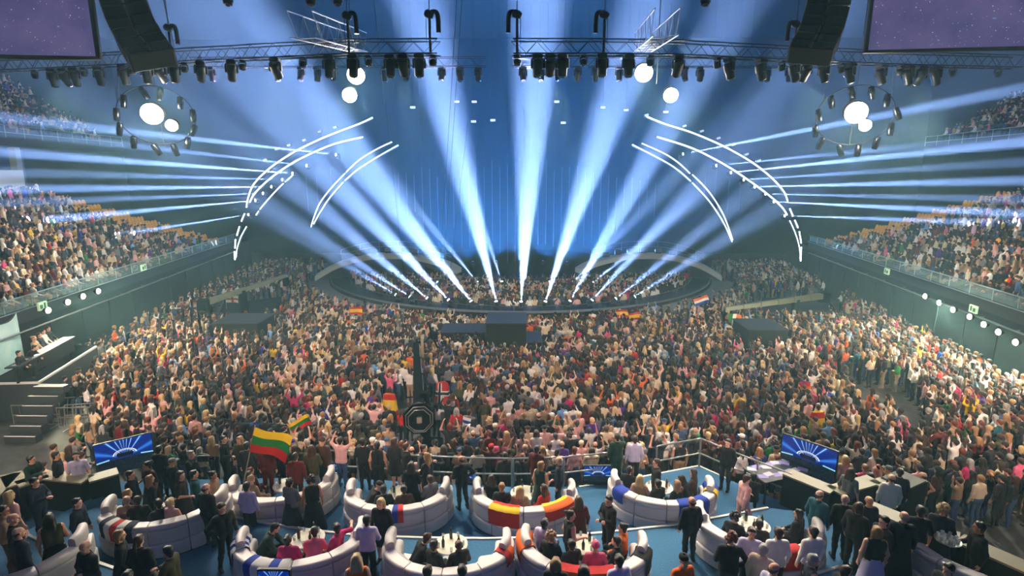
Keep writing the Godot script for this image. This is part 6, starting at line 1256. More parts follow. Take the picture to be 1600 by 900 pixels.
var FLAGS = [
	["big yellow, green and red striped flag waved above the sofas", Vector3(-7.57, 3.87, -14.90), 1.10, 0.78, 0.00, "lithuania", 2.20, 0.02, -0.27],
	["smaller yellow, green and red striped flag behind the big one", Vector3(-8.67, 1.76, -19.50), 0.85, 0.40, 0.10, "lithuania", 0.90, 0.00, 0.50],
	["white, red and blue triangle flag held up in the right crowd", Vector3(9.68, 0.30, -25.50), 0.95, 0.50, 0.00, "czech", 0.90, 0.00, 0.00],
	["red and yellow banded flag held upright in the centre crowd", Vector3(2.34, 0.16, -23.50), 0.50, 0.45, 0.20, "spain", 0.90, 0.10, 0.10],
	["red and yellow flag, left of the pair before the stage centre", Vector3(4.34, 1.50, -37.00), 0.80, 0.50, -0.20, "spain", 0.90, 0.10, 0.00],
	["red and yellow flag raised highest before the stage", Vector3(6.45, 2.00, -36.80), 0.80, 0.50, -0.10, "spain", 0.90, 0.10, 0.10],
	["red and yellow flag right of the highest one before the stage", Vector3(7.28, 1.79, -36.60), 0.80, 0.50, 0.00, "spain", 0.90, 0.10, 0.20],
	["red and yellow flag drooping right before the stage", Vector3(8.78, 1.45, -36.40), 0.80, 0.50, 0.10, "spain", 0.90, 0.10, 0.00],
	["red and yellow flag in left far crowd, left one", Vector3(-11.67, 1.39, -36.20), 0.80, 0.50, 0.20, "spain", 0.90, 0.10, 0.10],
	["red and yellow flag in left far crowd, right one", Vector3(-10.85, 1.31, -36.00), 0.80, 0.50, 0.30, "spain", 0.90, 0.10, 0.20],
	["red and yellow flag above the far left crowd", Vector3(-11.15, 2.36, -35.80), 0.80, 0.50, 0.40, "spain", 1.16, 0.10, 0.00],
	["orange, white and green flag at the right of the far crowd", Vector3(13.49, 2.09, -35.50), 0.90, 0.60, 0.10, "ireland", 0.90, 0.15, 0.00],
	["green, white and orange flag in far left crowd", Vector3(-10.83, 1.46, -34.80), 0.80, 0.60, 0.30, "ireland", 0.90, 0.15, 0.30],
	["white and green banner held up in far left crowd", Vector3(-15.82, 1.02, -36.50), 1.00, 0.70, 0.10, "italy", 0.90, 0.05, 0.00],
	["wide white and green banner left of central crane", Vector3(-9.92, 1.18, -36.00), 1.10, 0.60, 0.00, "italy", 0.90, 0.05, 0.10],
	["orange, white and blue flag beside the right stage ramp", Vector3(12.21, 2.27, -38.80), 1.00, 0.50, -0.30, "netherlands", 1.07, 0.00, 0.40],
	["white flag with blue cross in the right crowd", Vector3(8.62, -0.02, -24.60), 0.70, 0.45, 0.20, "finland", 0.90, 0.05, -0.20],
	["red and yellow flag low in centre right crowd", Vector3(8.26, 0.76, -28.60), 0.60, 0.45, 0.20, "spain", 0.90, 0.10, 0.40],
	["red flag with white cross high in far right crowd", Vector3(11.64, 1.22, -31.00), 0.70, 0.50, 0.10, "denmark", 0.90, 0.10, 0.00],
	["red, white and blue striped flag far left of stage front", Vector3(-9.12, 1.70, -37.80), 0.70, 0.50, 0.10, "france", 0.90, 0.10, 0.10],
	["white and red cross flag above the left crowd", Vector3(-21.54, 2.18, -40.00), 0.90, 0.50, 0.10, "england", 0.98, 0.05, 0.00],
]
var CLIP_LAMPS = [
	Vector3(-17.08, 15.12, -53.80),
	Vector3(-18.53, 14.72, -53.80),
	Vector3(-20.02, 13.97, -53.80),
	Vector3(-21.49, 13.51, -53.80),
	Vector3(-22.66, 13.17, -53.80),
	Vector3(-23.83, 12.18, -53.80),
	Vector3(11.56, 16.16, -53.80),
	Vector3(15.06, 15.20, -53.80),
	Vector3(16.67, 14.74, -53.80),
	Vector3(18.24, 14.12, -53.80),
	Vector3(19.63, 13.54, -53.80),
	Vector3(20.93, 12.68, -53.80),
	Vector3(22.10, 12.10, -53.80),
]
var PANEL_LAMPS = [
	Vector3(-8.04, 15.80, -44.00),
	Vector3(-4.72, 16.21, -44.00),
	Vector3(-3.42, 16.20, -44.00),
	Vector3(2.74, 16.19, -44.00),
	Vector3(6.19, 15.78, -44.00),
	Vector3(7.91, 15.59, -44.00),
	Vector3(-3.49, 14.78, -44.00),
	Vector3(-2.04, 14.87, -44.00),
	Vector3(3.25, 14.68, -44.00),
	Vector3(10.87, 15.45, -44.00),
]
var CAPES = [
	["black, red and yellow flag worn as a cape at the right", Vector3(16.63, 0.00, -28.92), -0.00, "germany", "stand", "black", "short", "person in black t-shirt under the black, red and yellow cape"],
	["red cape with dark blue and white cross near central crane", Vector3(-3.57, 0.00, -24.70), -0.00, "norway", "stand", "red", "short", "person in red t-shirt under the dark blue cross cape"],
	["red and white cross cape right of the central crane", Vector3(-2.85, 0.00, -22.63), -5.76, "denmark", "stand", "dark red", "bob", "person in dark red t-shirt under the red and white cross cape"],
	["second red and white cross cape in the centre crowd", Vector3(-0.90, 0.00, -21.76), -0.35, "denmark", "clap", "white", "short", "person in white t-shirt under the second red and white cape"],
	["white and blue cape in the crowd right of crane", Vector3(-1.99, 0.00, -20.98), -0.52, "israel", "stand", "grey", "short", "person in grey t-shirt under the white and blue cape"],
	["green, white and orange cape hanging long at the right", Vector3(17.97, 0.00, -22.36), -0.17, "ireland_hung", "stand", "green", "short", "person in green t-shirt under the green, white and orange cape"],
	["rainbow striped cape in the right crowd", Vector3(13.29, 0.00, -25.02), -6.11, "rainbow", "stand", "purple", "curly", "person in purple t-shirt under the rainbow cape"],
	["yellow and red cape left of the central crane", Vector3(-5.72, 0.00, -23.32), -0.17, "spain", "stand", "orange", "bob", "person in orange t-shirt under the yellow and red cape"],
	["orange and yellow cape in the right crowd gap", Vector3(12.19, 0.00, -21.68), -6.11, "spain", "stand", "yellow", "short", "person in yellow t-shirt under the orange and yellow cape"],
]
var KEEP_OUT = [
	[Vector3(-13.24, 0.00, -17.24), Vector3(-7.10, 0.00, -17.57), Vector3(-5.33, 0.00, -17.51), Vector3(-2.29, 0.00, -17.20), Vector3(-0.22, 0.00, -17.08), Vector3(1.89, 0.00, -17.10), Vector3(3.99, 0.00, -17.74), Vector3(6.38, 0.00, -18.49), Vector3(7.34, 0.00, -17.45), Vector3(8.62, 0.00, -16.04), Vector3(9.70, 0.00, -15.34), Vector3(11.12, 0.00, -13.68), Vector3(12.10, 0.00, -11.57), Vector3(16.44, 0.00, 0.42), Vector3(16.32, 0.00, 4.32), Vector3(-16.32, 0.00, 4.32), Vector3(-16.45, 0.00, -8.01), Vector3(-16.06, 0.00, -15.06), Vector3(-15.94, 0.00, -16.16)],
	[Vector3(-33.27, 0.00, -24.19), Vector3(-21.58, 0.00, -24.71), Vector3(-18.51, 0.00, -22.84), Vector3(-17.45, 0.00, -20.70), Vector3(-16.24, 0.00, -17.90), Vector3(-15.75, 0.00, -16.39), Vector3(-18.61, 0.00, -11.31)],
	[Vector3(-24.48, 0.00, -22.84), Vector3(-20.97, 0.00, -23.02), Vector3(-22.32, 0.00, -29.53), Vector3(-40.00, 0.00, -29.53), Vector3(-40.00, 0.00, -23.34)],
	[Vector3(16.07, 0.00, -29.10), Vector3(17.80, 0.00, -29.12), Vector3(18.18, 0.00, -27.66), Vector3(19.33, 0.00, -28.03), Vector3(18.84, 0.00, -25.27), Vector3(16.55, 0.00, -21.43), Vector3(15.19, 0.00, -20.37), Vector3(16.39, 0.00, -23.19), Vector3(15.51, 0.00, -23.82), Vector3(16.11, 0.00, -26.14)],
	[Vector3(-14.21, 0.00, -16.59), Vector3(-12.11, 0.00, -16.98), Vector3(-13.54, 0.00, -19.26), Vector3(-16.20, 0.00, -19.22)],
	[Vector3(-6.53, 0.00, -24.92), Vector3(-3.26, 0.00, -25.57), Vector3(-2.58, 0.00, -22.08), Vector3(-5.48, 0.00, -21.69)],
	[Vector3(-2.39, 0.00, -30.29), Vector3(0.89, 0.00, -30.32), Vector3(0.89, 0.00, -33.62), Vector3(-2.39, 0.00, -33.59)],
	[Vector3(-0.11, 0.00, -30.32), Vector3(1.77, 0.00, -30.34), Vector3(1.77, 0.00, -33.34), Vector3(-0.11, 0.00, -33.32)],
	[Vector3(-5.20, 0.00, -31.96), Vector3(-1.61, 0.00, -32.00), Vector3(-1.61, 0.00, -34.80), Vector3(-5.20, 0.00, -34.76)],
	[Vector3(-19.43, 0.00, -32.76), Vector3(-15.64, 0.00, -32.80), Vector3(-15.64, 0.00, -36.10), Vector3(-19.43, 0.00, -36.06)],
	[Vector3(12.86, 0.00, -31.28), Vector3(16.12, 0.00, -31.31), Vector3(16.12, 0.00, -34.61), Vector3(12.86, 0.00, -34.58)],
	[Vector3(-21.42, 0.00, -37.01), Vector3(-16.89, 0.00, -38.35), Vector3(-20.42, 0.00, -47.90), Vector3(-25.24, 0.00, -44.98)],
	[Vector3(15.87, 0.00, -38.31), Vector3(23.34, 0.00, -38.90), Vector3(27.41, 0.00, -48.55), Vector3(20.19, 0.00, -47.96)],
	[Vector3(-14.91, 0.00, -18.70), Vector3(-12.91, 0.00, -18.70), Vector3(-12.91, 0.00, -17.50), Vector3(-14.91, 0.00, -17.50)],
	[Vector3(8.23, 0.00, -17.20), Vector3(10.23, 0.00, -17.20), Vector3(10.23, 0.00, -16.00), Vector3(8.23, 0.00, -16.00)],
	[Vector3(-7.51, 0.00, -18.20), Vector3(-5.51, 0.00, -18.20), Vector3(-5.51, 0.00, -17.00), Vector3(-7.51, 0.00, -17.00)],
	[Vector3(-2.71, 0.00, -17.50), Vector3(-0.71, 0.00, -17.50), Vector3(-0.71, 0.00, -16.30), Vector3(-2.71, 0.00, -16.30)],
	[Vector3(1.58, 0.00, -17.50), Vector3(3.58, 0.00, -17.50), Vector3(3.58, 0.00, -16.30), Vector3(1.58, 0.00, -16.30)],
	[Vector3(16.08, 0.00, -29.42), Vector3(17.18, 0.00, -29.42), Vector3(17.18, 0.00, -28.42), Vector3(16.08, 0.00, -28.42)],
	[Vector3(-4.12, 0.00, -25.20), Vector3(-3.02, 0.00, -25.20), Vector3(-3.02, 0.00, -24.20), Vector3(-4.12, 0.00, -24.20)],
	[Vector3(-3.40, 0.00, -23.13), Vector3(-2.30, 0.00, -23.13), Vector3(-2.30, 0.00, -22.13), Vector3(-3.40, 0.00, -22.13)],
	[Vector3(-1.45, 0.00, -22.26), Vector3(-0.35, 0.00, -22.26), Vector3(-0.35, 0.00, -21.26), Vector3(-1.45, 0.00, -21.26)],
	[Vector3(-2.54, 0.00, -21.48), Vector3(-1.44, 0.00, -21.48), Vector3(-1.44, 0.00, -20.48), Vector3(-2.54, 0.00, -20.48)],
	[Vector3(17.42, 0.00, -22.86), Vector3(18.52, 0.00, -22.86), Vector3(18.52, 0.00, -21.86), Vector3(17.42, 0.00, -21.86)],
	[Vector3(12.74, 0.00, -25.52), Vector3(13.84, 0.00, -25.52), Vector3(13.84, 0.00, -24.52), Vector3(12.74, 0.00, -24.52)],
	[Vector3(-6.27, 0.00, -23.82), Vector3(-5.17, 0.00, -23.82), Vector3(-5.17, 0.00, -22.82), Vector3(-6.27, 0.00, -22.82)],
	[Vector3(11.64, 0.00, -22.18), Vector3(12.74, 0.00, -22.18), Vector3(12.74, 0.00, -21.18), Vector3(11.64, 0.00, -21.18)],
	[Vector3(-4.62, 0.00, -21.40), Vector3(-2.62, 0.00, -21.40), Vector3(-2.62, 0.00, -18.50), Vector3(-4.62, 0.00, -18.50)],
]
# ---------------------------------------------------------------- people
# A body is a field of tapered bones joined smoothly and meshed as surface nets.
# bone: [a, b, radius a, radius b, region]
enum {SKIN, NECK, CHEST, BELLY, PELVIS, UPPER_ARM, FOREARM, HAND, THIGH, SHIN, FOOT}
func nets(bones: Array, cell: float, k: float) -> Dictionary:
	var lo := Vector3.ONE * 99.0
	var hi := -lo
	for b in bones:
		var r: float = maxf(b[2], b[3]) + cell * 2.0
		for p in [b[0], b[1]]:
			lo = lo.min(p - Vector3.ONE * r); hi = hi.max(p + Vector3.ONE * r)
	var nx := int((hi.x - lo.x) / cell) + 2
	var ny := int((hi.y - lo.y) / cell) + 2
	var nz := int((hi.z - lo.z) / cell) + 2
	var f := PackedFloat32Array(); f.resize(nx * ny * nz); f.fill(9.0)
	var id := PackedByteArray(); id.resize(nx * ny * nz)
	var sy := nx
	var sz := nx * ny
	for b in bones:
		var a: Vector3 = b[0]
		var ab: Vector3 = b[1] - a
		var ra: float = b[2]
		var rd: float = b[3] - ra
		var inv := 1.0 / maxf(ab.length_squared(), 1e-9)
		var cut: bool = b.size() > 5
		var reg: int = b[4]
		var m := maxf(ra, b[3]) + cell * 2.0 + k
		var l: Vector3 = ((a.min(b[1]) - Vector3.ONE * m - lo) / cell).floor()
		var h: Vector3 = ((a.max(b[1]) + Vector3.ONE * m - lo) / cell).ceil()
		for z in range(maxi(0, int(l.z)), mini(nz - 1, int(h.z)) + 1):
			for y in range(maxi(0, int(l.y)), mini(ny - 1, int(h.y)) + 1):
				var at := z * sz + y * sy
				for x in range(maxi(0, int(l.x)), mini(nx - 1, int(h.x)) + 1):
					var p := lo + Vector3(x, y, z) * cell - a
					var t := clampf(p.dot(ab) * inv, 0.0, 1.0)
					var d := (p - ab * t).length() - ra - rd * t
					var g := f[at + x]
					if cut:
						f[at + x] = maxf(g, -d)
						continue
					if d < g: id[at + x] = reg
					var w := maxf(k - absf(g - d), 0.0)
					f[at + x] = minf(g, d) - w * w / (4.0 * k)
	var cellv := PackedInt32Array(); cellv.resize(nx * ny * nz); cellv.fill(-1)
	var out := {"v": PackedVector3Array(), "n": PackedVector3Array(), "id": PackedByteArray(), "q": PackedInt32Array()}
	var off := [0, 1, sy, sy + 1, sz, sz + 1, sz + sy, sz + sy + 1]
	var edges := [[0, 1], [2, 3], [4, 5], [6, 7], [0, 2], [1, 3], [4, 6], [5, 7], [0, 4], [1, 5], [2, 6], [3, 7]]
	var V: PackedVector3Array = out.v
	var N: PackedVector3Array = out.n
	var I: PackedByteArray = out.id
	var Q: PackedInt32Array = out.q
	var cv := [0.0, 0.0, 0.0, 0.0, 0.0, 0.0, 0.0, 0.0]
	for z in nz - 1:
		for y in ny - 1:
			var at := z * sz + y * sy
			for x in nx - 1:
				var i := at + x
				if f[i] > cell * 2.0: continue
				var inside := 0
				for e in 8:
					cv[e] = f[i + off[e]]
					if cv[e] < 0.0: inside += 1
				if inside == 0 or inside == 8: continue
				var s := Vector3.ZERO
				var cnt := 0
				for e in edges:
					var f0: float = cv[e[0]]
					var f1: float = cv[e[1]]
					if (f0 < 0.0) != (f1 < 0.0):
						var t := f0 / (f0 - f1)
						s += Vector3(e[0] & 1, (e[0] >> 1) & 1, e[0] >> 2).lerp(Vector3(e[1] & 1, (e[1] >> 1) & 1, e[1] >> 2), t)
						cnt += 1
				cellv[i] = V.size()
				V.append(lo + (Vector3(x, y, z) + s / cnt) * cell)
				N.append(Vector3(cv[1] + cv[3] + cv[5] + cv[7] - cv[0] - cv[2] - cv[4] - cv[6], cv[2] + cv[3] + cv[6] + cv[7] - cv[0] - cv[1] - cv[4] - cv[5], cv[4] + cv[5] + cv[6] + cv[7] - cv[0] - cv[1] - cv[2] - cv[3]).normalized())
				I.append(id[i])
	for z in range(1, nz - 1):
		for y in range(1, ny - 1):
			var at := z * sz + y * sy
			for x in range(1, nx - 1):
				var i := at + x
				var f0 := f[i]
				if absf(f0) > cell * 2.0: continue
				if (f0 < 0.0) != (f[i + 1] < 0.0):
					_q(Q, cellv[i - sy - sz], cellv[i - sz], cellv[i], cellv[i - sy], f0 < 0.0)
				if (f0 < 0.0) != (f[i + sy] < 0.0):
					_q(Q, cellv[i - 1 - sz], cellv[i - sz], cellv[i], cellv[i - 1], f0 >= 0.0)
				if (f0 < 0.0) != (f[i + sz] < 0.0):
					_q(Q, cellv[i - 1 - sy], cellv[i - sy], cellv[i], cellv[i - 1], f0 < 0.0)
	return {"v": V, "n": N, "id": I, "q": Q}
func _q(Q: PackedInt32Array, a: int, b: int, c: int, d: int, ccw: bool) -> void:
	if a < 0 or b < 0 or c < 0 or d < 0: return
	if ccw: Q.append_array(PackedInt32Array([a, b, c, d]))
	else: Q.append_array(PackedInt32Array([a, d, c, b]))
# the faces of a net that touch the regions, moved out by some millimetres
func shell(net: Dictionary, regions: Array, push := 0.0, ylo := -9.0, yhi := 9.0) -> MB:
	var m := MB.new()
	var keep := PackedByteArray(); keep.resize(16)
	for r in regions: keep[r] = 1
	var V: PackedVector3Array = net.v
	var N: PackedVector3Array = net.n
	var I: PackedByteArray = net.id
	var Q: PackedInt32Array = net.q
	var place := PackedInt32Array(); place.resize(V.size()); place.fill(-1)
	for q in range(0, Q.size(), 4):
		var hit := 0
		for e in 4:
			var p := Q[q + e]
			if keep[I[p]] and V[p].y > ylo and V[p].y < yhi: hit += 1
		if hit < 2: continue
		var w := [0, 0, 0, 0]
		for e in 4:
			var p := Q[q + e]
			if place[p] < 0:
				place[p] = m.v.size()
				m.v.append(V[p] + N[p] * push); m.n.append(N[p]); m.c.append(Color.WHITE)
			w[e] = place[p]
		m.ix.append_array(PackedInt32Array([w[0], w[2], w[1], w[0], w[3], w[2]]))
	return m
func whole(net: Dictionary) -> MB:
	return shell(net, range(11))
var head_mesh: MB
var eye_mesh: MB
var mouth_mesh: MB
var mouth_shared: ArrayMesh
var hand_mesh := {}
var hair := {}
func make_heads() -> void:
	# centre of the head at the origin, the face looks along -z, 0.24 m from chin to crown
	var b := []
	b.append([Vector3(0, 0.035, -0.012), Vector3(0, 0.035, 0.028), 0.08, 0.082, SKIN])
	b.append([Vector3(0, 0.0, -0.03), Vector3(0, -0.03, -0.035), 0.065, 0.055, SKIN])
	b.append([Vector3(-0.02, -0.075, -0.05), Vector3(0.02, -0.075, -0.05), 0.036, 0.036, SKIN])
	b.append([Vector3(0, -0.09, -0.066), Vector3(0, -0.092, -0.06), 0.018, 0.02, SKIN])
	b.append([Vector3(0, 0.02, -0.092), Vector3(0, -0.022, -0.11), 0.008, 0.014, SKIN])
	b.append([Vector3(-0.032, 0.03, -0.082), Vector3(0.032, 0.03, -0.082), 0.014, 0.014, SKIN])
	b.append([Vector3(-0.017, -0.055, -0.086), Vector3(0.017, -0.055, -0.086), 0.009, 0.009, SKIN])
	b.append([Vector3(0, -0.05, 0.01), Vector3(0, -0.15, 0.02), 0.05, 0.054, SKIN])
	for s in [-1, 1]:
		b.append([Vector3(s * 0.082, 0.015, 0.006), Vector3(s * 0.08, -0.022, -0.002), 0.014, 0.01, SKIN])
		b.append([Vector3(s * 0.032, 0.01, -0.107), Vector3(s * 0.032, 0.01, -0.1), 0.013, 0.013, SKIN, true])
	head_mesh = whole(nets(b, 0.0085, 0.02))
	mouth_mesh = MB.new()
	mouth_mesh.lathe([[0.0, -0.021], [0.0035, -0.015], [0.0055, 0.0], [0.0035, 0.015], [0.0, 0.021]], Transform3D(Basis(Vector3.BACK, PI / 2), Vector3(0, -0.056, -0.094)), 8)
	eye_mesh = MB.new()
	eye_mesh.lathe([[0.0, -0.009], [0.0065, -0.0065], [0.009, 0.0], [0.0065, 0.0065], [0.0, 0.009]], Transform3D(Basis(), Vector3(0, 0.01, -0.0885)), 8)
	# hands: the wrist at the origin, fingers along -y, the palm looks along -z, thumb towards +x
	for kind in ["open", "curled"]:
		var h := []
		var bend: float = 0.35 if kind == "open" else 1.25
		h.append([Vector3(-0.018, -0.012, 0), Vector3(-0.026, -0.085, 0), 0.016, 0.014, HAND])
		h.append([Vector3(0.014, -0.012, 0), Vector3(0.022, -0.085, 0), 0.016, 0.014, HAND])
		h.append([Vector3(0, -0.02, 0), Vector3(0, -0.085, 0), 0.017, 0.014, HAND])
		for i in 4:
			var root := Vector3(-0.03 + 0.02 * i, -0.088, 0)
			var L: float = [0.062, 0.078, 0.084, 0.074][i]
			var p := root
			var ang := 0.1
			for sgm in 3:
				ang += bend * [0.4, 0.8, 0.6][sgm]
				var q: Vector3 = p + Vector3(0, -cos(ang), -sin(ang)) * L * [0.45, 0.32, 0.23][sgm]
				h.append([p, q, 0.0092 - 0.0008 * sgm, 0.0088 - 0.0008 * sgm, HAND])
				p = q
		h.append([Vector3(0.02, -0.025, -0.005), Vector3(0.045, -0.06, -0.018), 0.014, 0.011, HAND])
		h.append([Vector3(0.045, -0.06, -0.018), Vector3(0.047, -0.092, -0.03), 0.0105, 0.009, HAND])
		h.append([Vector3(0, 0.03, 0), Vector3(0, -0.02, 0), 0.027, 0.024, HAND])
		hand_mesh[kind] = whole(nets(h, 0.0075, 0.008))
	var cap := [[Vector3(0, 0.045, 0.0), Vector3(0, 0.045, 0.034), 0.086, 0.09, SKIN], [Vector3(0, -0.01, 0.045), Vector3(0, -0.075, 0.045), 0.068, 0.052, SKIN], [Vector3(-0.035, 0.1, -0.045), Vector3(0.035, 0.1, -0.045), 0.026, 0.026, SKIN]]
	for s in [-1, 1]:
		cap.append([Vector3(s * 0.074, 0.05, 0.0), Vector3(s * 0.07, -0.02, 0.035), 0.02, 0.02, SKIN])
	hair["short"] = whole(nets(cap, 0.014, 0.02))
	var long := cap.duplicate()
	for s in [-1, 0, 1]:
		long.append([Vector3(s * 0.06, 0.0, 0.045), Vector3(s * 0.085, -0.2, 0.07), 0.05, 0.04, SKIN])
		long.append([Vector3(s * 0.085, -0.2, 0.07), Vector3(s * 0.06, -0.33, 0.085), 0.04, 0.022, SKIN])
	for s in [-1, 1]:
		long.append([Vector3(s * 0.085, 0.03, 0.0), Vector3(s * 0.1, -0.14, 0.02), 0.025, 0.03, SKIN])
	hair["long"] = whole(nets(long, 0.016, 0.03))
	var bob := cap.duplicate()
	for s in [-1, 0, 1]:
		bob.append([Vector3(s * 0.065, 0.02, 0.03), Vector3(s * 0.085, -0.11, 0.03), 0.05, 0.038, SKIN])
	hair["bob"] = whole(nets(bob, 0.016, 0.03))
	var bun := cap.duplicate()
	bun.append([Vector3(0, 0.08, 0.11), Vector3(0, 0.085, 0.115), 0.048, 0.048, SKIN])
	hair["bun"] = whole(nets(bun, 0.014, 0.015))
	var tail := cap.duplicate()
	tail.append([Vector3(0, 0.05, 0.11), Vector3(0, -0.06, 0.15), 0.034, 0.036, SKIN])
	tail.append([Vector3(0, -0.06, 0.15), Vector3(0, -0.22, 0.12), 0.036, 0.014, SKIN])
	hair["tail"] = whole(nets(tail, 0.015, 0.015))
	var curls := []
	var r := RandomNumberGenerator.new(); r.seed = 5
	for i in 46:
		var d := Vector3(r.randf_range(-1, 1), r.randf_range(-0.75, 1), r.randf_range(-0.35, 1)).normalized()
		var p := Vector3(0, 0.045, 0.018) + d * Vector3(0.1, 0.105, 0.11)
		curls.append([p, p + d * 0.012, 0.036, 0.03, SKIN])
	hair["curly"] = whole(nets(curls, 0.016, 0.012))
	var fringe := [[Vector3(0, -0.005, 0.07), Vector3(0, -0.035, 0.06), 0.05, 0.045, SKIN]]
	for s in [-1, 1]:
		fringe.append([Vector3(s * 0.075, 0.02, 0.02), Vector3(s * 0.05, 0.0, 0.075), 0.022, 0.035, SKIN])
	hair["bald"] = whole(nets(fringe, 0.014, 0.02))
	var hat := MB.new()
	hat.lathe([[0.096, 0.0], [0.1, 0.02], [0.098, 0.05], [0.08, 0.085], [0.04, 0.1], [0.0, 0.103]], Transform3D(Basis().scaled(Vector3(0.94, 1, 1.08)), Vector3(0, 0.04, 0.012)), 16)
	hat.cbox(Transform3D(Basis(Vector3.RIGHT, 0.15), Vector3(0, 0.045, -0.13)), Vector3(0.15, 0.014, 0.1), 0.005)
	hair["cap"] = hat
	var beanie := MB.new()
	beanie.lathe([[0.097, -0.01], [0.105, 0.0], [0.105, 0.03], [0.098, 0.06], [0.075, 0.1], [0.035, 0.122], [0.0, 0.126]], Transform3D(Basis().scaled(Vector3(0.95, 1, 1.08)), Vector3(0, 0.025, 0.015)), 16)
	hair["beanie"] = beanie
# joints of each pose for the right side and the left side: elbow, wrist, knee, ankle, then the way the fingers point and the palm looks
func pose(called: String) -> Dictionary:
	var P := {"lean": 0.0, "hip": 0.93, "head": Vector2(0, 0), "seat": false, "hand": ["open", "open"]}
	var arm := [[Vector3(0.25, 1.15, 0.02), Vector3(0.26, 0.9, -0.05)], [Vector3(-0.25, 1.15, 0.02), Vector3(-0.26, 0.9, -0.05)]]
	var leg := [[Vector3(0.1, 0.5, -0.02), Vector3(0.11, 0.09, 0.02)], [Vector3(-0.1, 0.5, -0.02), Vector3(-0.11, 0.09, 0.02)]]
	match called:
		"clap":
			arm = [[Vector3(0.27, 1.17, -0.06), Vector3(0.07, 1.22, -0.28)], [Vector3(-0.27, 1.17, -0.06), Vector3(-0.07, 1.2, -0.28)]]
		"crossed":
			arm = [[Vector3(0.25, 1.16, -0.05), Vector3(-0.03, 1.17, -0.2)], [Vector3(-0.25, 1.16, -0.05), Vector3(0.03, 1.13, -0.23)]]
			P.head = Vector2(0.25, 0.05); P.hand = ["curled", "curled"]
		"cheer":
			arm = [[Vector3(0.33, 1.53, -0.03), Vector3(0.27, 1.77, -0.1)], [Vector3(-0.33, 1.52, -0.03), Vector3(-0.25, 1.76, -0.08)]]
		"phone":
			arm = [[Vector3(0.29, 1.32, -0.2), Vector3(0.17, 1.55, -0.3)], [Vector3(-0.25, 1.15, 0.02), Vector3(-0.24, 0.92, -0.09)]]
			P.hand = ["curled", "open"]
		"drink":
			arm = [[Vector3(0.25, 1.15, 0.0), Vector3(0.2, 1.12, -0.25)], [Vector3(-0.25, 1.15, 0.03), Vector3(-0.25, 0.9, -0.03)]]
			P.head = Vector2(-0.4, 0.0); P.hand = ["curled", "open"]
			leg = [[Vector3(0.12, 0.5, -0.03), Vector3(0.15, 0.09, 0.03)], [Vector3(-0.08, 0.5, -0.04), Vector3(-0.09, 0.09, 0.0)]]
		"hip":
			arm = [[Vector3(0.36, 1.18, 0.06), Vector3(0.19, 1.02, -0.03)], [Vector3(-0.25, 1.15, 0.0), Vector3(-0.2, 1.05, -0.24)]]
			P.head = Vector2(0.3, 0.1); P.hand = ["curled", "curled"]
			leg = [[Vector3(0.13, 0.5, -0.03), Vector3(0.17, 0.09, 0.03)], [Vector3(-0.09, 0.5, -0.02), Vector3(-0.09, 0.09, 0.0)]]
		"walk":
			arm = [[Vector3(0.25, 1.16, 0.1), Vector3(0.25, 0.94, 0.14)], [Vector3(-0.25, 1.16, -0.06), Vector3(-0.2, 1.06, -0.28)]]
			leg = [[Vector3(0.1, 0.52, -0.2), Vector3(0.1, 0.1, -0.26)], [Vector3(-0.1, 0.5, 0.06), Vector3(-0.1, 0.2, 0.36)]]
			P.lean = 0.05; P.head = Vector2(0, 0.25); P.hip = 0.92
		"sit":
			P.seat = true; P.hip = 0.5
			arm = [[Vector3(0.25, 0.76, -0.04), Vector3(0.17, 0.63, -0.27)], [Vector3(-0.25, 0.76, -0.04), Vector3(-0.15, 0.62, -0.25)]]
			leg = [[Vector3(0.13, 0.49, -0.42), Vector3(0.13, 0.1, -0.4)], [Vector3(-0.12, 0.49, -0.42), Vector3(-0.13, 0.1, -0.36)]]
			P.hand = ["curled", "open"]
		"sit_lean":
			P.seat = true; P.hip = 0.5; P.lean = 0.5; P.head = Vector2(0.2, 0.1)
			arm = [[Vector3(0.24, 0.66, -0.33), Vector3(0.06, 0.62, -0.5)], [Vector3(-0.24, 0.66, -0.33), Vector3(-0.05, 0.6, -0.5)]]
			leg = [[Vector3(0.17, 0.49, -0.41), Vector3(0.16, 0.1, -0.36)], [Vector3(-0.17, 0.49, -0.41), Vector3(-0.16, 0.1, -0.36)]]
			P.hand = ["curled", "curled"]
		"sit_arm":
			P.seat = true; P.hip = 0.5; P.head = Vector2(-0.6, 0.0); P.lean = -0.1
			arm = [[Vector3(0.42, 0.92, 0.14), Vector3(0.6, 0.94, 0.02)], [Vector3(-0.25, 0.76, -0.02), Vector3(-0.16, 0.63, -0.24)]]
			leg = [[Vector3(0.1, 0.5, -0.42), Vector3(0.04, 0.12, -0.46)], [Vector3(-0.14, 0.49, -0.41), Vector3(-0.16, 0.1, -0.34)]]
	P.arm = arm; P.leg = leg
	return P
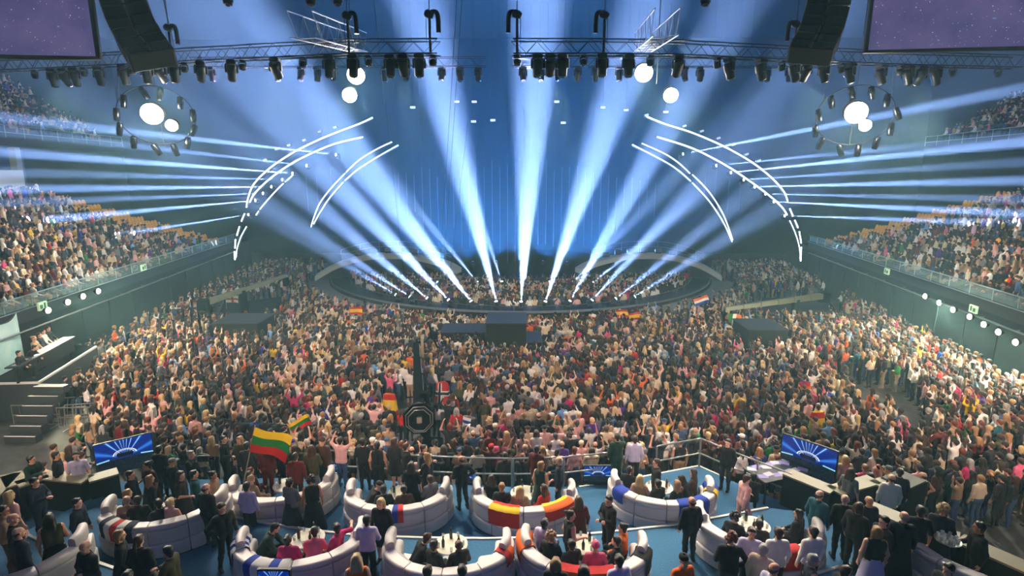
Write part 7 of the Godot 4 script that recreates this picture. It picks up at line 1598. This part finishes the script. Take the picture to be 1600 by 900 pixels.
func skeleton(P: Dictionary, with_head := false) -> Array:
	var h: float = P.hip
	var dy := h - 0.93
	var piv := Vector3(0, h + 0.05, 0)
	var tilt := Transform3D(Basis(Vector3.RIGHT, -P.lean), piv) * Transform3D(Basis(), -piv)
	var up := func(x, y, z): return tilt * Vector3(x, y + dy, z)
	var b := []
	b.append([Vector3(-0.075, h + 0.03, 0.015), Vector3(0.075, h + 0.03, 0.015), 0.105, 0.105, PELVIS])
	for s in [-1, 1]:
		b.append([up.call(s * 0.07, 0.99, 0.005), up.call(s * 0.062, 1.12, 0), 0.102, 0.1, BELLY])
		b.append([up.call(s * 0.062, 1.12, 0), up.call(s * 0.085, 1.33, 0), 0.1, 0.104, CHEST])
	b.append([up.call(-0.13, 1.4, 0.005), up.call(0.13, 1.4, 0.005), 0.066, 0.066, CHEST])
	b.append([up.call(0, 1.38, 0.01), up.call(0, 1.45, 0.01), 0.085, 0.06, CHEST])
	b.append([up.call(0, 1.45, 0.005), up.call(0, 1.56, -0.012), 0.052, 0.05, NECK])
	for s in 2:
		var sg := 1 if s == 0 else -1
		var sh: Vector3 = up.call(sg * 0.18, 1.405, 0)
		var el: Vector3 = P.arm[s][0]
		var wr: Vector3 = P.arm[s][1]
		b.append([sh, el, 0.056, 0.042, UPPER_ARM])
		b.append([el, wr, 0.042, 0.027, FOREARM])
		var hp := Vector3(sg * 0.085, h, 0.01)
		var kn: Vector3 = P.leg[s][0]
		var an: Vector3 = P.leg[s][1]
		b.append([hp, kn, 0.09, 0.06, THIGH])
		b.append([kn, kn.lerp(an, 0.35) + Vector3(0, 0, 0.015), 0.057, 0.056, SHIN])
		b.append([kn.lerp(an, 0.35) + Vector3(0, 0, 0.015), an, 0.056, 0.038, SHIN])
		b.append([an + Vector3(0, -0.045, 0.03), an + Vector3(sg * 0.02, -0.05, -0.15), 0.042, 0.036, FOOT])
	P.head_at = Transform3D(Basis(Vector3.UP, P.head.x) * Basis(Vector3.RIGHT, -P.head.y - P.lean * 0.5), up.call(0, 1.635, -0.015))
	if with_head:
		var t: Transform3D = P.head_at
		b.append([t * Vector3(0, 0.03, 0.0), t * Vector3(0, -0.04, -0.03), 0.092, 0.06, SKIN])
		for s in 2:
			var d: Vector3 = (P.arm[s][1] - P.arm[s][0]).normalized()
			b.append([P.arm[s][1], P.arm[s][1] + d * 0.1, 0.035, 0.03, HAND])
	return b
var poses := {}
func make_pose(called: String) -> void:
	var P := pose(called)
	var bones := skeleton(P)
	var net := nets(bones, 0.0165, 0.045)
	var body := whole(net)
	body.add(head_mesh, P.head_at)
	for s in 2:
		var el: Vector3 = P.arm[s][0]
		var wr: Vector3 = P.arm[s][1]
		var y := (el - wr).normalized()
		var z := Vector3(0, 0, 1) if absf(y.y) > 0.75 else Vector3(0, 1, 0)
		if absf(y.y) > 0.75: z = Vector3(1 if s == 0 else -1, 0, 0.25)
		z = (z - y * z.dot(y)).normalized()
		var x := y.cross(z)
		var t := Transform3D(Basis(x, y, z), wr)
		var hm: MB = hand_mesh[P.hand[s]]
		var thumb_front := x.z < 0 or (absf(x.z) < 0.2 and x.y > 0)
		if not thumb_front:
			var flipped := MB.new()
			for i in hm.v.size():
				flipped.v.append(hm.v[i] * Vector3(-1, 1, 1)); flipped.n.append(hm.n[i] * Vector3(-1, 1, 1)); flipped.c.append(Color.WHITE)
			for i in range(0, hm.ix.size(), 3):
				flipped.ix.append_array(PackedInt32Array([hm.ix[i], hm.ix[i + 2], hm.ix[i + 1]]))
			hm = flipped
		body.add(hm, t)
	var d := {"P": P, "body": body.mesh(), "head": P.head_at, "grip": P.arm[0][1] + (P.arm[0][1] - P.arm[0][0]).normalized() * 0.09}
	d["shirt"] = shell(net, [CHEST, BELLY, PELVIS, UPPER_ARM, FOREARM], 0.011, P.hip - 0.0, 1.5).mesh() if not P.seat else shell(net, [CHEST, BELLY, UPPER_ARM, FOREARM], 0.011).mesh()
	d["tee"] = shell(net, [CHEST, BELLY, PELVIS, UPPER_ARM], 0.011, P.hip - 0.0, 1.5).mesh() if not P.seat else shell(net, [CHEST, BELLY, UPPER_ARM], 0.011).mesh()
	d["vest"] = shell(net, [CHEST, BELLY], 0.01).mesh()
	d["jacket"] = shell(net, [CHEST, BELLY, PELVIS, UPPER_ARM, FOREARM, THIGH], 0.02, P.hip - 0.13, 1.5).mesh() if not P.seat else shell(net, [CHEST, BELLY, PELVIS, UPPER_ARM, FOREARM], 0.018).mesh()
	d["trousers"] = shell(net, [PELVIS, THIGH, SHIN], 0.009).mesh()
	d["shorts"] = shell(net, [PELVIS, THIGH], 0.012).mesh()
	d["shoe"] = [shell(net, [FOOT], 0.007), null]
	var right := MB.new()
	var left := MB.new()
	var sm: MB = d.shoe[0]
	for i in range(0, sm.ix.size(), 3):
		var w := right if sm.v[sm.ix[i]].x > 0 else left
		for e in 3:
			w.ix.append(w.v.size()); w.v.append(sm.v[sm.ix[i + e]]); w.n.append(sm.n[sm.ix[i + e]])
	d["shoe"] = [right.mesh(), left.mesh()]
	if not P.seat:
		for sk in [["skirt", 0.56], ["gown", 0.07]]:
			var rows := []
			for i in 9:
				var t := i / 8.0
				var y := lerpf(1.06, sk[1], t)
				var row := []
				for j in 28:
					var a := TAU * j / 28
					var fold := 1.0 + 0.06 * t * sin(a * 7.0)
					var rx := lerpf(0.165, 0.27 if sk[0] == "skirt" else 0.34, pow(t, 0.8)) * fold
					var rz := lerpf(0.125, 0.22 if sk[0] == "skirt" else 0.3, pow(t, 0.7)) * fold
					row.append(Vector3(cos(a) * rx, y, -sin(a) * rz + 0.01))
				rows.append(row)
			var g := MB.new(); g.grid(rows, true)
			d[sk[0]] = g.mesh()
	poses[called] = d
# spec: pose, garment, top colour, legs, legs colour, hair style, hair colour, skin
func person(spec: Dictionary, label: String, at: Vector3, yaw: float, group := "", size := 1.0) -> Node3D:
	var d: Dictionary = poses[spec.pose]
	var o := thing("person", label, "person", at, yaw, group)
	o.scale = Vector3.ONE * size
	var b := part("body", d.body, skin_mat(spec.get("skin", 1)), o)
	b.set_meta("label", "continuous figure with face and hands")
	if spec.get("near", false):
		part("mouth", mouth_shared, mat("lips", Color(0.55, 0.25, 0.22), 0.5), o, d.head)
		for s in [-1, 1]: part("eye", eyes_shared, mat("eyes", Color(0.08, 0.06, 0.05), 0.3), o, d.head * Transform3D(Basis(), Vector3(s * 0.032, 0, 0)))
	part({"shirt": "shirt", "tee": "t_shirt", "vest": "sleeveless_top", "jacket": "jacket"}[spec.top], d[spec.top], cloth(spec.tc), o)
	var low: String = spec.get("legs", "trousers")
	if d.P.seat and low in ["skirt", "gown"]: low = "shorts"
	part(low, d[low], cloth(spec.lc), o)
	for s in 2: part("shoe", d.shoe[s], cloth(spec.get("sc", "black")), o)
	var hs: String = spec.get("hair", "short")
	if hs != "none":
		if not hair_shared.has(hs): hair_shared[hs] = hair[hs].mesh()
		if hs in ["cap", "beanie"]:
			part("hat", hair_shared[hs], cloth(spec.hc), o, d.head)
		else:
			part("hair", hair_shared[hs], hair_mat(spec.hc), o, d.head)
	return o
var hair_shared := {}
var eyes_shared: ArrayMesh
const SKINS := [Color(0.87, 0.66, 0.55), Color(0.82, 0.6, 0.48), Color(0.72, 0.5, 0.38), Color(0.36, 0.22, 0.16), Color(0.55, 0.36, 0.26)]
func skin_mat(i: int) -> StandardMaterial3D:
	return mat("skin_%d" % i, SKINS[i], 0.55)
const HAIRS := {"black": Color(0.05, 0.04, 0.04), "dark brown": Color(0.11, 0.07, 0.05), "brown": Color(0.23, 0.14, 0.08), "red": Color(0.42, 0.17, 0.07), "blond": Color(0.6, 0.44, 0.27), "light blond": Color(0.76, 0.64, 0.44), "grey": Color(0.6, 0.58, 0.55)}
func hair_mat(n: String) -> StandardMaterial3D:
	return mat("hair_" + n, HAIRS[n], 0.5)
const CLOTHS := {"black": Color(0.045, 0.045, 0.05), "charcoal": Color(0.13, 0.13, 0.14), "navy": Color(0.06, 0.08, 0.17), "grey": Color(0.42, 0.42, 0.43), "white": Color(0.88, 0.86, 0.83), "cream": Color(0.83, 0.75, 0.62), "beige": Color(0.62, 0.5, 0.38), "olive": Color(0.25, 0.24, 0.12), "brown": Color(0.27, 0.17, 0.11), "red": Color(0.72, 0.08, 0.08), "dark red": Color(0.36, 0.05, 0.07), "pink": Color(0.86, 0.36, 0.5), "magenta": Color(0.75, 0.08, 0.38), "pale pink": Color(0.85, 0.64, 0.62), "orange": Color(0.88, 0.38, 0.06), "yellow": Color(0.9, 0.74, 0.1), "green": Color(0.1, 0.45, 0.18), "dark green": Color(0.05, 0.2, 0.14), "teal": Color(0.08, 0.33, 0.38), "light blue": Color(0.45, 0.62, 0.82), "blue": Color(0.08, 0.2, 0.6), "purple": Color(0.3, 0.14, 0.5), "lavender": Color(0.78, 0.75, 0.86), "denim": Color(0.2, 0.29, 0.43)}
func cloth(n: String) -> StandardMaterial3D:
	return mat("cloth_" + n, CLOTHS[n], 0.85)
# ---------------------------------------------------------------- mesh helpers
class MB:
	# collects faces given counter-clockwise as seen from outside
	var v := PackedVector3Array()
	var n := PackedVector3Array()
	var c := PackedColorArray()
	var ix := PackedInt32Array()
	var tint := Color.WHITE
	var tinted := false
	func quad(a: Vector3, b: Vector3, d: Vector3, e: Vector3) -> void:
		var nn := (d - a).cross(e - b).normalized()
		var k := v.size()
		for p in [a, b, d, e]:
			v.append(p); n.append(nn); c.append(tint)
		ix.append_array(PackedInt32Array([k, k + 2, k + 1, k, k + 3, k + 2]))
	func box(t: Transform3D, s: Vector3) -> void:
		var h := s * 0.5
		var p := []
		for i in 8:
			p.append(t * Vector3(h.x if i & 1 else -h.x, h.y if i & 2 else -h.y, h.z if i & 4 else -h.z))
		quad(p[0], p[2], p[3], p[1]); quad(p[4], p[5], p[7], p[6])
		quad(p[0], p[4], p[6], p[2]); quad(p[1], p[3], p[7], p[5])
		quad(p[2], p[6], p[7], p[3]); quad(p[0], p[1], p[5], p[4])
	func bx(p: Vector3, s: Vector3, yaw := 0.0) -> void:
		box(Transform3D(Basis(Vector3.UP, yaw), p), s)
	# box with chamfered edges
	func cbox(t: Transform3D, s: Vector3, b: float) -> void:
		var h := s * 0.5
		var pr := [Vector2(-h.x + b, -h.z), Vector2(h.x - b, -h.z), Vector2(h.x, -h.z + b), Vector2(h.x, h.z - b), Vector2(h.x - b, h.z), Vector2(-h.x + b, h.z), Vector2(-h.x, h.z - b), Vector2(-h.x, -h.z + b)]
		var rings := []
		for lv in [[-h.y, 1.0 - b / minf(h.x, h.z)], [-h.y + b, 1.0], [h.y - b, 1.0], [h.y, 1.0 - b / minf(h.x, h.z)]]:
			var r := []
			for q in pr:
				r.append(t * Vector3(q.x * lv[1], lv[0], q.y * lv[1]))
			rings.append(r)
		for k in 3:
			for i in 8:
				var j := (i + 1) % 8
				quad(rings[k][j], rings[k][i], rings[k + 1][i], rings[k + 1][j])
		fan(rings[0], true); fan(rings[3], false)
	func fan(r: Array, flip: bool) -> void:
		var nn := Vector3.ZERO
		for i in range(1, r.size() - 1):
			nn += (r[i] - r[0]).cross(r[i + 1] - r[0])
		nn = nn.normalized()
		if not flip: nn = -nn
		var k := v.size()
		for p in r:
			v.append(p); n.append(nn); c.append(tint)
		for i in range(1, r.size() - 1):
			if flip: ix.append_array(PackedInt32Array([k, k + i + 1, k + i]))
			else: ix.append_array(PackedInt32Array([k, k + i, k + i + 1]))
	# rows of points; smooth normals; rows run so that (next row) x (next column) points outwards
	func grid(rows: Array, close_u := false, close_v := false) -> void:
		var k := v.size()
		var nr := rows.size()
		var nc: int = rows[0].size()
		for i in nr:
			for j in nc:
				var a: Vector3 = rows[(i + 1) % nr if close_v else mini(i + 1, nr - 1)][j] - rows[(i - 1 + nr) % nr if close_v else maxi(i - 1, 0)][j]
				var b: Vector3 = rows[i][(j + 1) % nc if close_u else mini(j + 1, nc - 1)] - rows[i][(j - 1 + nc) % nc if close_u else maxi(j - 1, 0)]
				v.append(rows[i][j]); n.append(a.cross(b).normalized()); c.append(tint)
		for i in (nr if close_v else nr - 1):
			for j in (nc if close_u else nc - 1):
				var p := k + i * nc + j
				var q := k + i * nc + (j + 1) % nc
				var r := k + ((i + 1) % nr) * nc + (j + 1) % nc
				var s := k + ((i + 1) % nr) * nc + j
				ix.append_array(PackedInt32Array([p, q, r, p, r, s]))
	func tube(pts: Array, r, sides := 8, caps := true, closed := false) -> void:
		var rows := []
		var up := Vector3.UP
		var m := pts.size()
		var side := Vector3.ZERO
		for i in m:
			var d: Vector3 = (pts[(i + 1) % m if closed else mini(i + 1, m - 1)] - pts[(i - 1 + m) % m if closed else maxi(i - 1, 0)]).normalized()
			if side == Vector3.ZERO:
				up = Vector3.UP if absf(d.y) < 0.9 else Vector3.RIGHT
				side = d.cross(up).normalized()
			else:
				side = (side - d * side.dot(d)).normalized()
			var w := side.cross(d).normalized()
			var rr: float = r[i] if r is Array else r
			var row := []
			for j in sides:
				var a := TAU * j / sides
				row.append(pts[i] + (side * cos(a) + w * sin(a)) * rr)
			rows.append(row)
		grid(rows, true, closed)
		if caps and not closed:
			fan(rows[0], true); fan(rows[m - 1], false)
	func cyl(a: Vector3, b: Vector3, r: float, sides := 8) -> void:
		tube([a, b], r, sides)
	func lathe(pr: Array, t := Transform3D(), sides := 16) -> void:
		# profile of (radius, height), bottom to top
		var rows := []
		for q in pr:
			var row := []
			for j in sides:
				var a := TAU * j / sides
				row.append(t * Vector3(cos(a) * q[0], q[1], -sin(a) * q[0]))
			rows.append(row)
		rows.reverse()
		grid(rows, true)
		if pr[0][0] > 0.001: fan(rows[rows.size() - 1], false)
		if pr[-1][0] > 0.001: fan(rows[0], true)
	# flat polygon (counter-clockwise seen from above) pulled up between two heights
	func prism(poly: Array, y0: float, y1: float) -> void:
		var lo := []
		var hi := []
		for p in poly:
			lo.append(Vector3(p.x, y0, p.y)); hi.append(Vector3(p.x, y1, p.y))
		var pv := PackedVector2Array(poly)
		var t := Geometry2D.triangulate_polygon(pv)
		for i in range(0, t.size(), 3):
			for lv in [[hi, true], [lo, false]]:
				var a: Vector3 = lv[0][t[i]]
				var b: Vector3 = lv[0][t[i + 1]]
				var d: Vector3 = lv[0][t[i + 2]]
				var up := (b - a).cross(d - a).y > 0
				if up != lv[1]:
					var w := b; b = d; d = w
				var k := v.size()
				for p in [a, b, d]:
					v.append(p); n.append(Vector3.UP if lv[1] else Vector3.DOWN); c.append(tint)
				ix.append_array(PackedInt32Array([k, k + 2, k + 1]))
		var m := poly.size()
		var area := 0.0
		for i in m:
			area += poly[i].x * poly[(i + 1) % m].y - poly[(i + 1) % m].x * poly[i].y
		for i in m:
			var j := (i + 1) % m
			if area < 0: quad(lo[i], lo[j], hi[j], hi[i])
			else: quad(lo[j], lo[i], hi[i], hi[j])
	func add(o: MB, t := Transform3D()) -> void:
		var k := v.size()
		v.append_array(t * o.v)
		var b := t.basis.orthonormalized()
		for q in o.n: n.append(b * q)
		c.append_array(o.c)
		for q in o.ix: ix.append(q + k)
	func mesh() -> ArrayMesh:
		var a := []
		a.resize(Mesh.ARRAY_MAX)
		a[Mesh.ARRAY_VERTEX] = v; a[Mesh.ARRAY_NORMAL] = n; a[Mesh.ARRAY_INDEX] = ix
		if tinted: a[Mesh.ARRAY_COLOR] = c
		var m := ArrayMesh.new()
		m.add_surface_from_arrays(Mesh.PRIMITIVE_TRIANGLES, a)
		return m

var mats := {}
func mat(key: String, col: Color, rough := 0.7, metal := 0.0, glow := 0.0) -> StandardMaterial3D:
	if mats.has(key): return mats[key]
	var m := StandardMaterial3D.new()
	m.resource_name = key
	m.albedo_color = col; m.roughness = rough; m.metallic = metal
	if glow > 0.0:
		m.emission_enabled = true; m.emission = col; m.emission_energy_multiplier = glow
	mats[key] = m
	return m
func grain(m: StandardMaterial3D, seed_: int, freq: float, lo: Color, hi: Color, scale: float, relief := 0.0) -> StandardMaterial3D:
	var nz := FastNoiseLite.new(); nz.seed = seed_; nz.frequency = freq; nz.fractal_octaves = 4
	var t := NoiseTexture2D.new(); t.width = 512; t.height = 512; t.seamless = true; t.noise = nz
	var g := Gradient.new(); g.set_color(0, lo); g.set_color(1, hi); t.color_ramp = g
	m.albedo_color = Color.WHITE; m.albedo_texture = t; m.uv1_triplanar = true; m.uv1_world_triplanar = true; m.uv1_scale = Vector3.ONE * scale
	if relief > 0.0:
		var h := NoiseTexture2D.new(); h.width = 512; h.height = 512; h.seamless = true; h.noise = nz
		m.heightmap_enabled = true; m.heightmap_texture = h; m.heightmap_scale = relief
	return m

var used := {}
func numbered(called: String) -> String:
	var k: int = used.get(called, 0)
	used[called] = k + 1
	return called if k == 0 else "%s_%03d" % [called, k]
func thing(called: String, label: String, category: String, at := Vector3.ZERO, yaw := 0.0, group := "", kind := "") -> Node3D:
	var o := Node3D.new(); o.name = numbered(called); add_child(o)
	o.position = at; o.rotation.y = yaw
	return tag(o, label, category, group, kind)
func tag(o: Node3D, label: String, category: String, group := "", kind := "") -> Node3D:
	if label: o.set_meta("label", label)
	if category: o.set_meta("category", category)
	if group: o.set_meta("group", group)
	if kind: o.set_meta("kind", kind)
	return o
func part(called: String, m, material: Material, parent: Node3D, t := Transform3D()) -> MeshInstance3D:
	var o := MeshInstance3D.new(); o.name = called
	o.mesh = m.mesh() if m is MB else m
	o.material_override = material
	parent.add_child(o, true)
	o.transform = t
	return o
func top(called: String, m, material: Material, label: String, category: String, at := Vector3.ZERO, yaw := 0.0, group := "", kind := "") -> MeshInstance3D:
	var o := MeshInstance3D.new(); o.name = numbered(called)
	o.mesh = m.mesh() if m is MB else m
	o.material_override = material
	add_child(o); o.position = at; o.rotation.y = yaw
	tag(o, label, category, group, kind)
	return o
func struct(called: String, m, material: Material, label := "") -> MeshInstance3D:
	return top(called, m, material, label, "", Vector3.ZERO, 0.0, "", "structure")
func copy(o: Node3D, label: String, at: Vector3, yaw := 0.0, group := "") -> Node3D:
	var d := o.duplicate(); d.name = numbered(String(o.name).rstrip("_0123456789")); add_child(d)
	d.position = at; d.rotation.y = yaw
	d.set_meta("label", label)
	if group: d.set_meta("group", group)
	return d
func aim(from: Vector3, to: Vector3) -> Transform3D:
	# -Z looks along the way
	var d := (to - from).normalized()
	return Transform3D(Basis.looking_at(d, Vector3.UP if absf(d.y) < 0.97 else Vector3.BACK), from)
func curve(p: Array, steps := 6) -> Array:
	var out := []
	for i in p.size() - 1:
		var a: Vector3 = p[maxi(i - 1, 0)]
		var d: Vector3 = p[mini(i + 2, p.size() - 1)]
		for k in steps:
			out.append(p[i].cubic_interpolate(p[i + 1], a, d, float(k) / steps))
	out.append(p[-1])
	return out
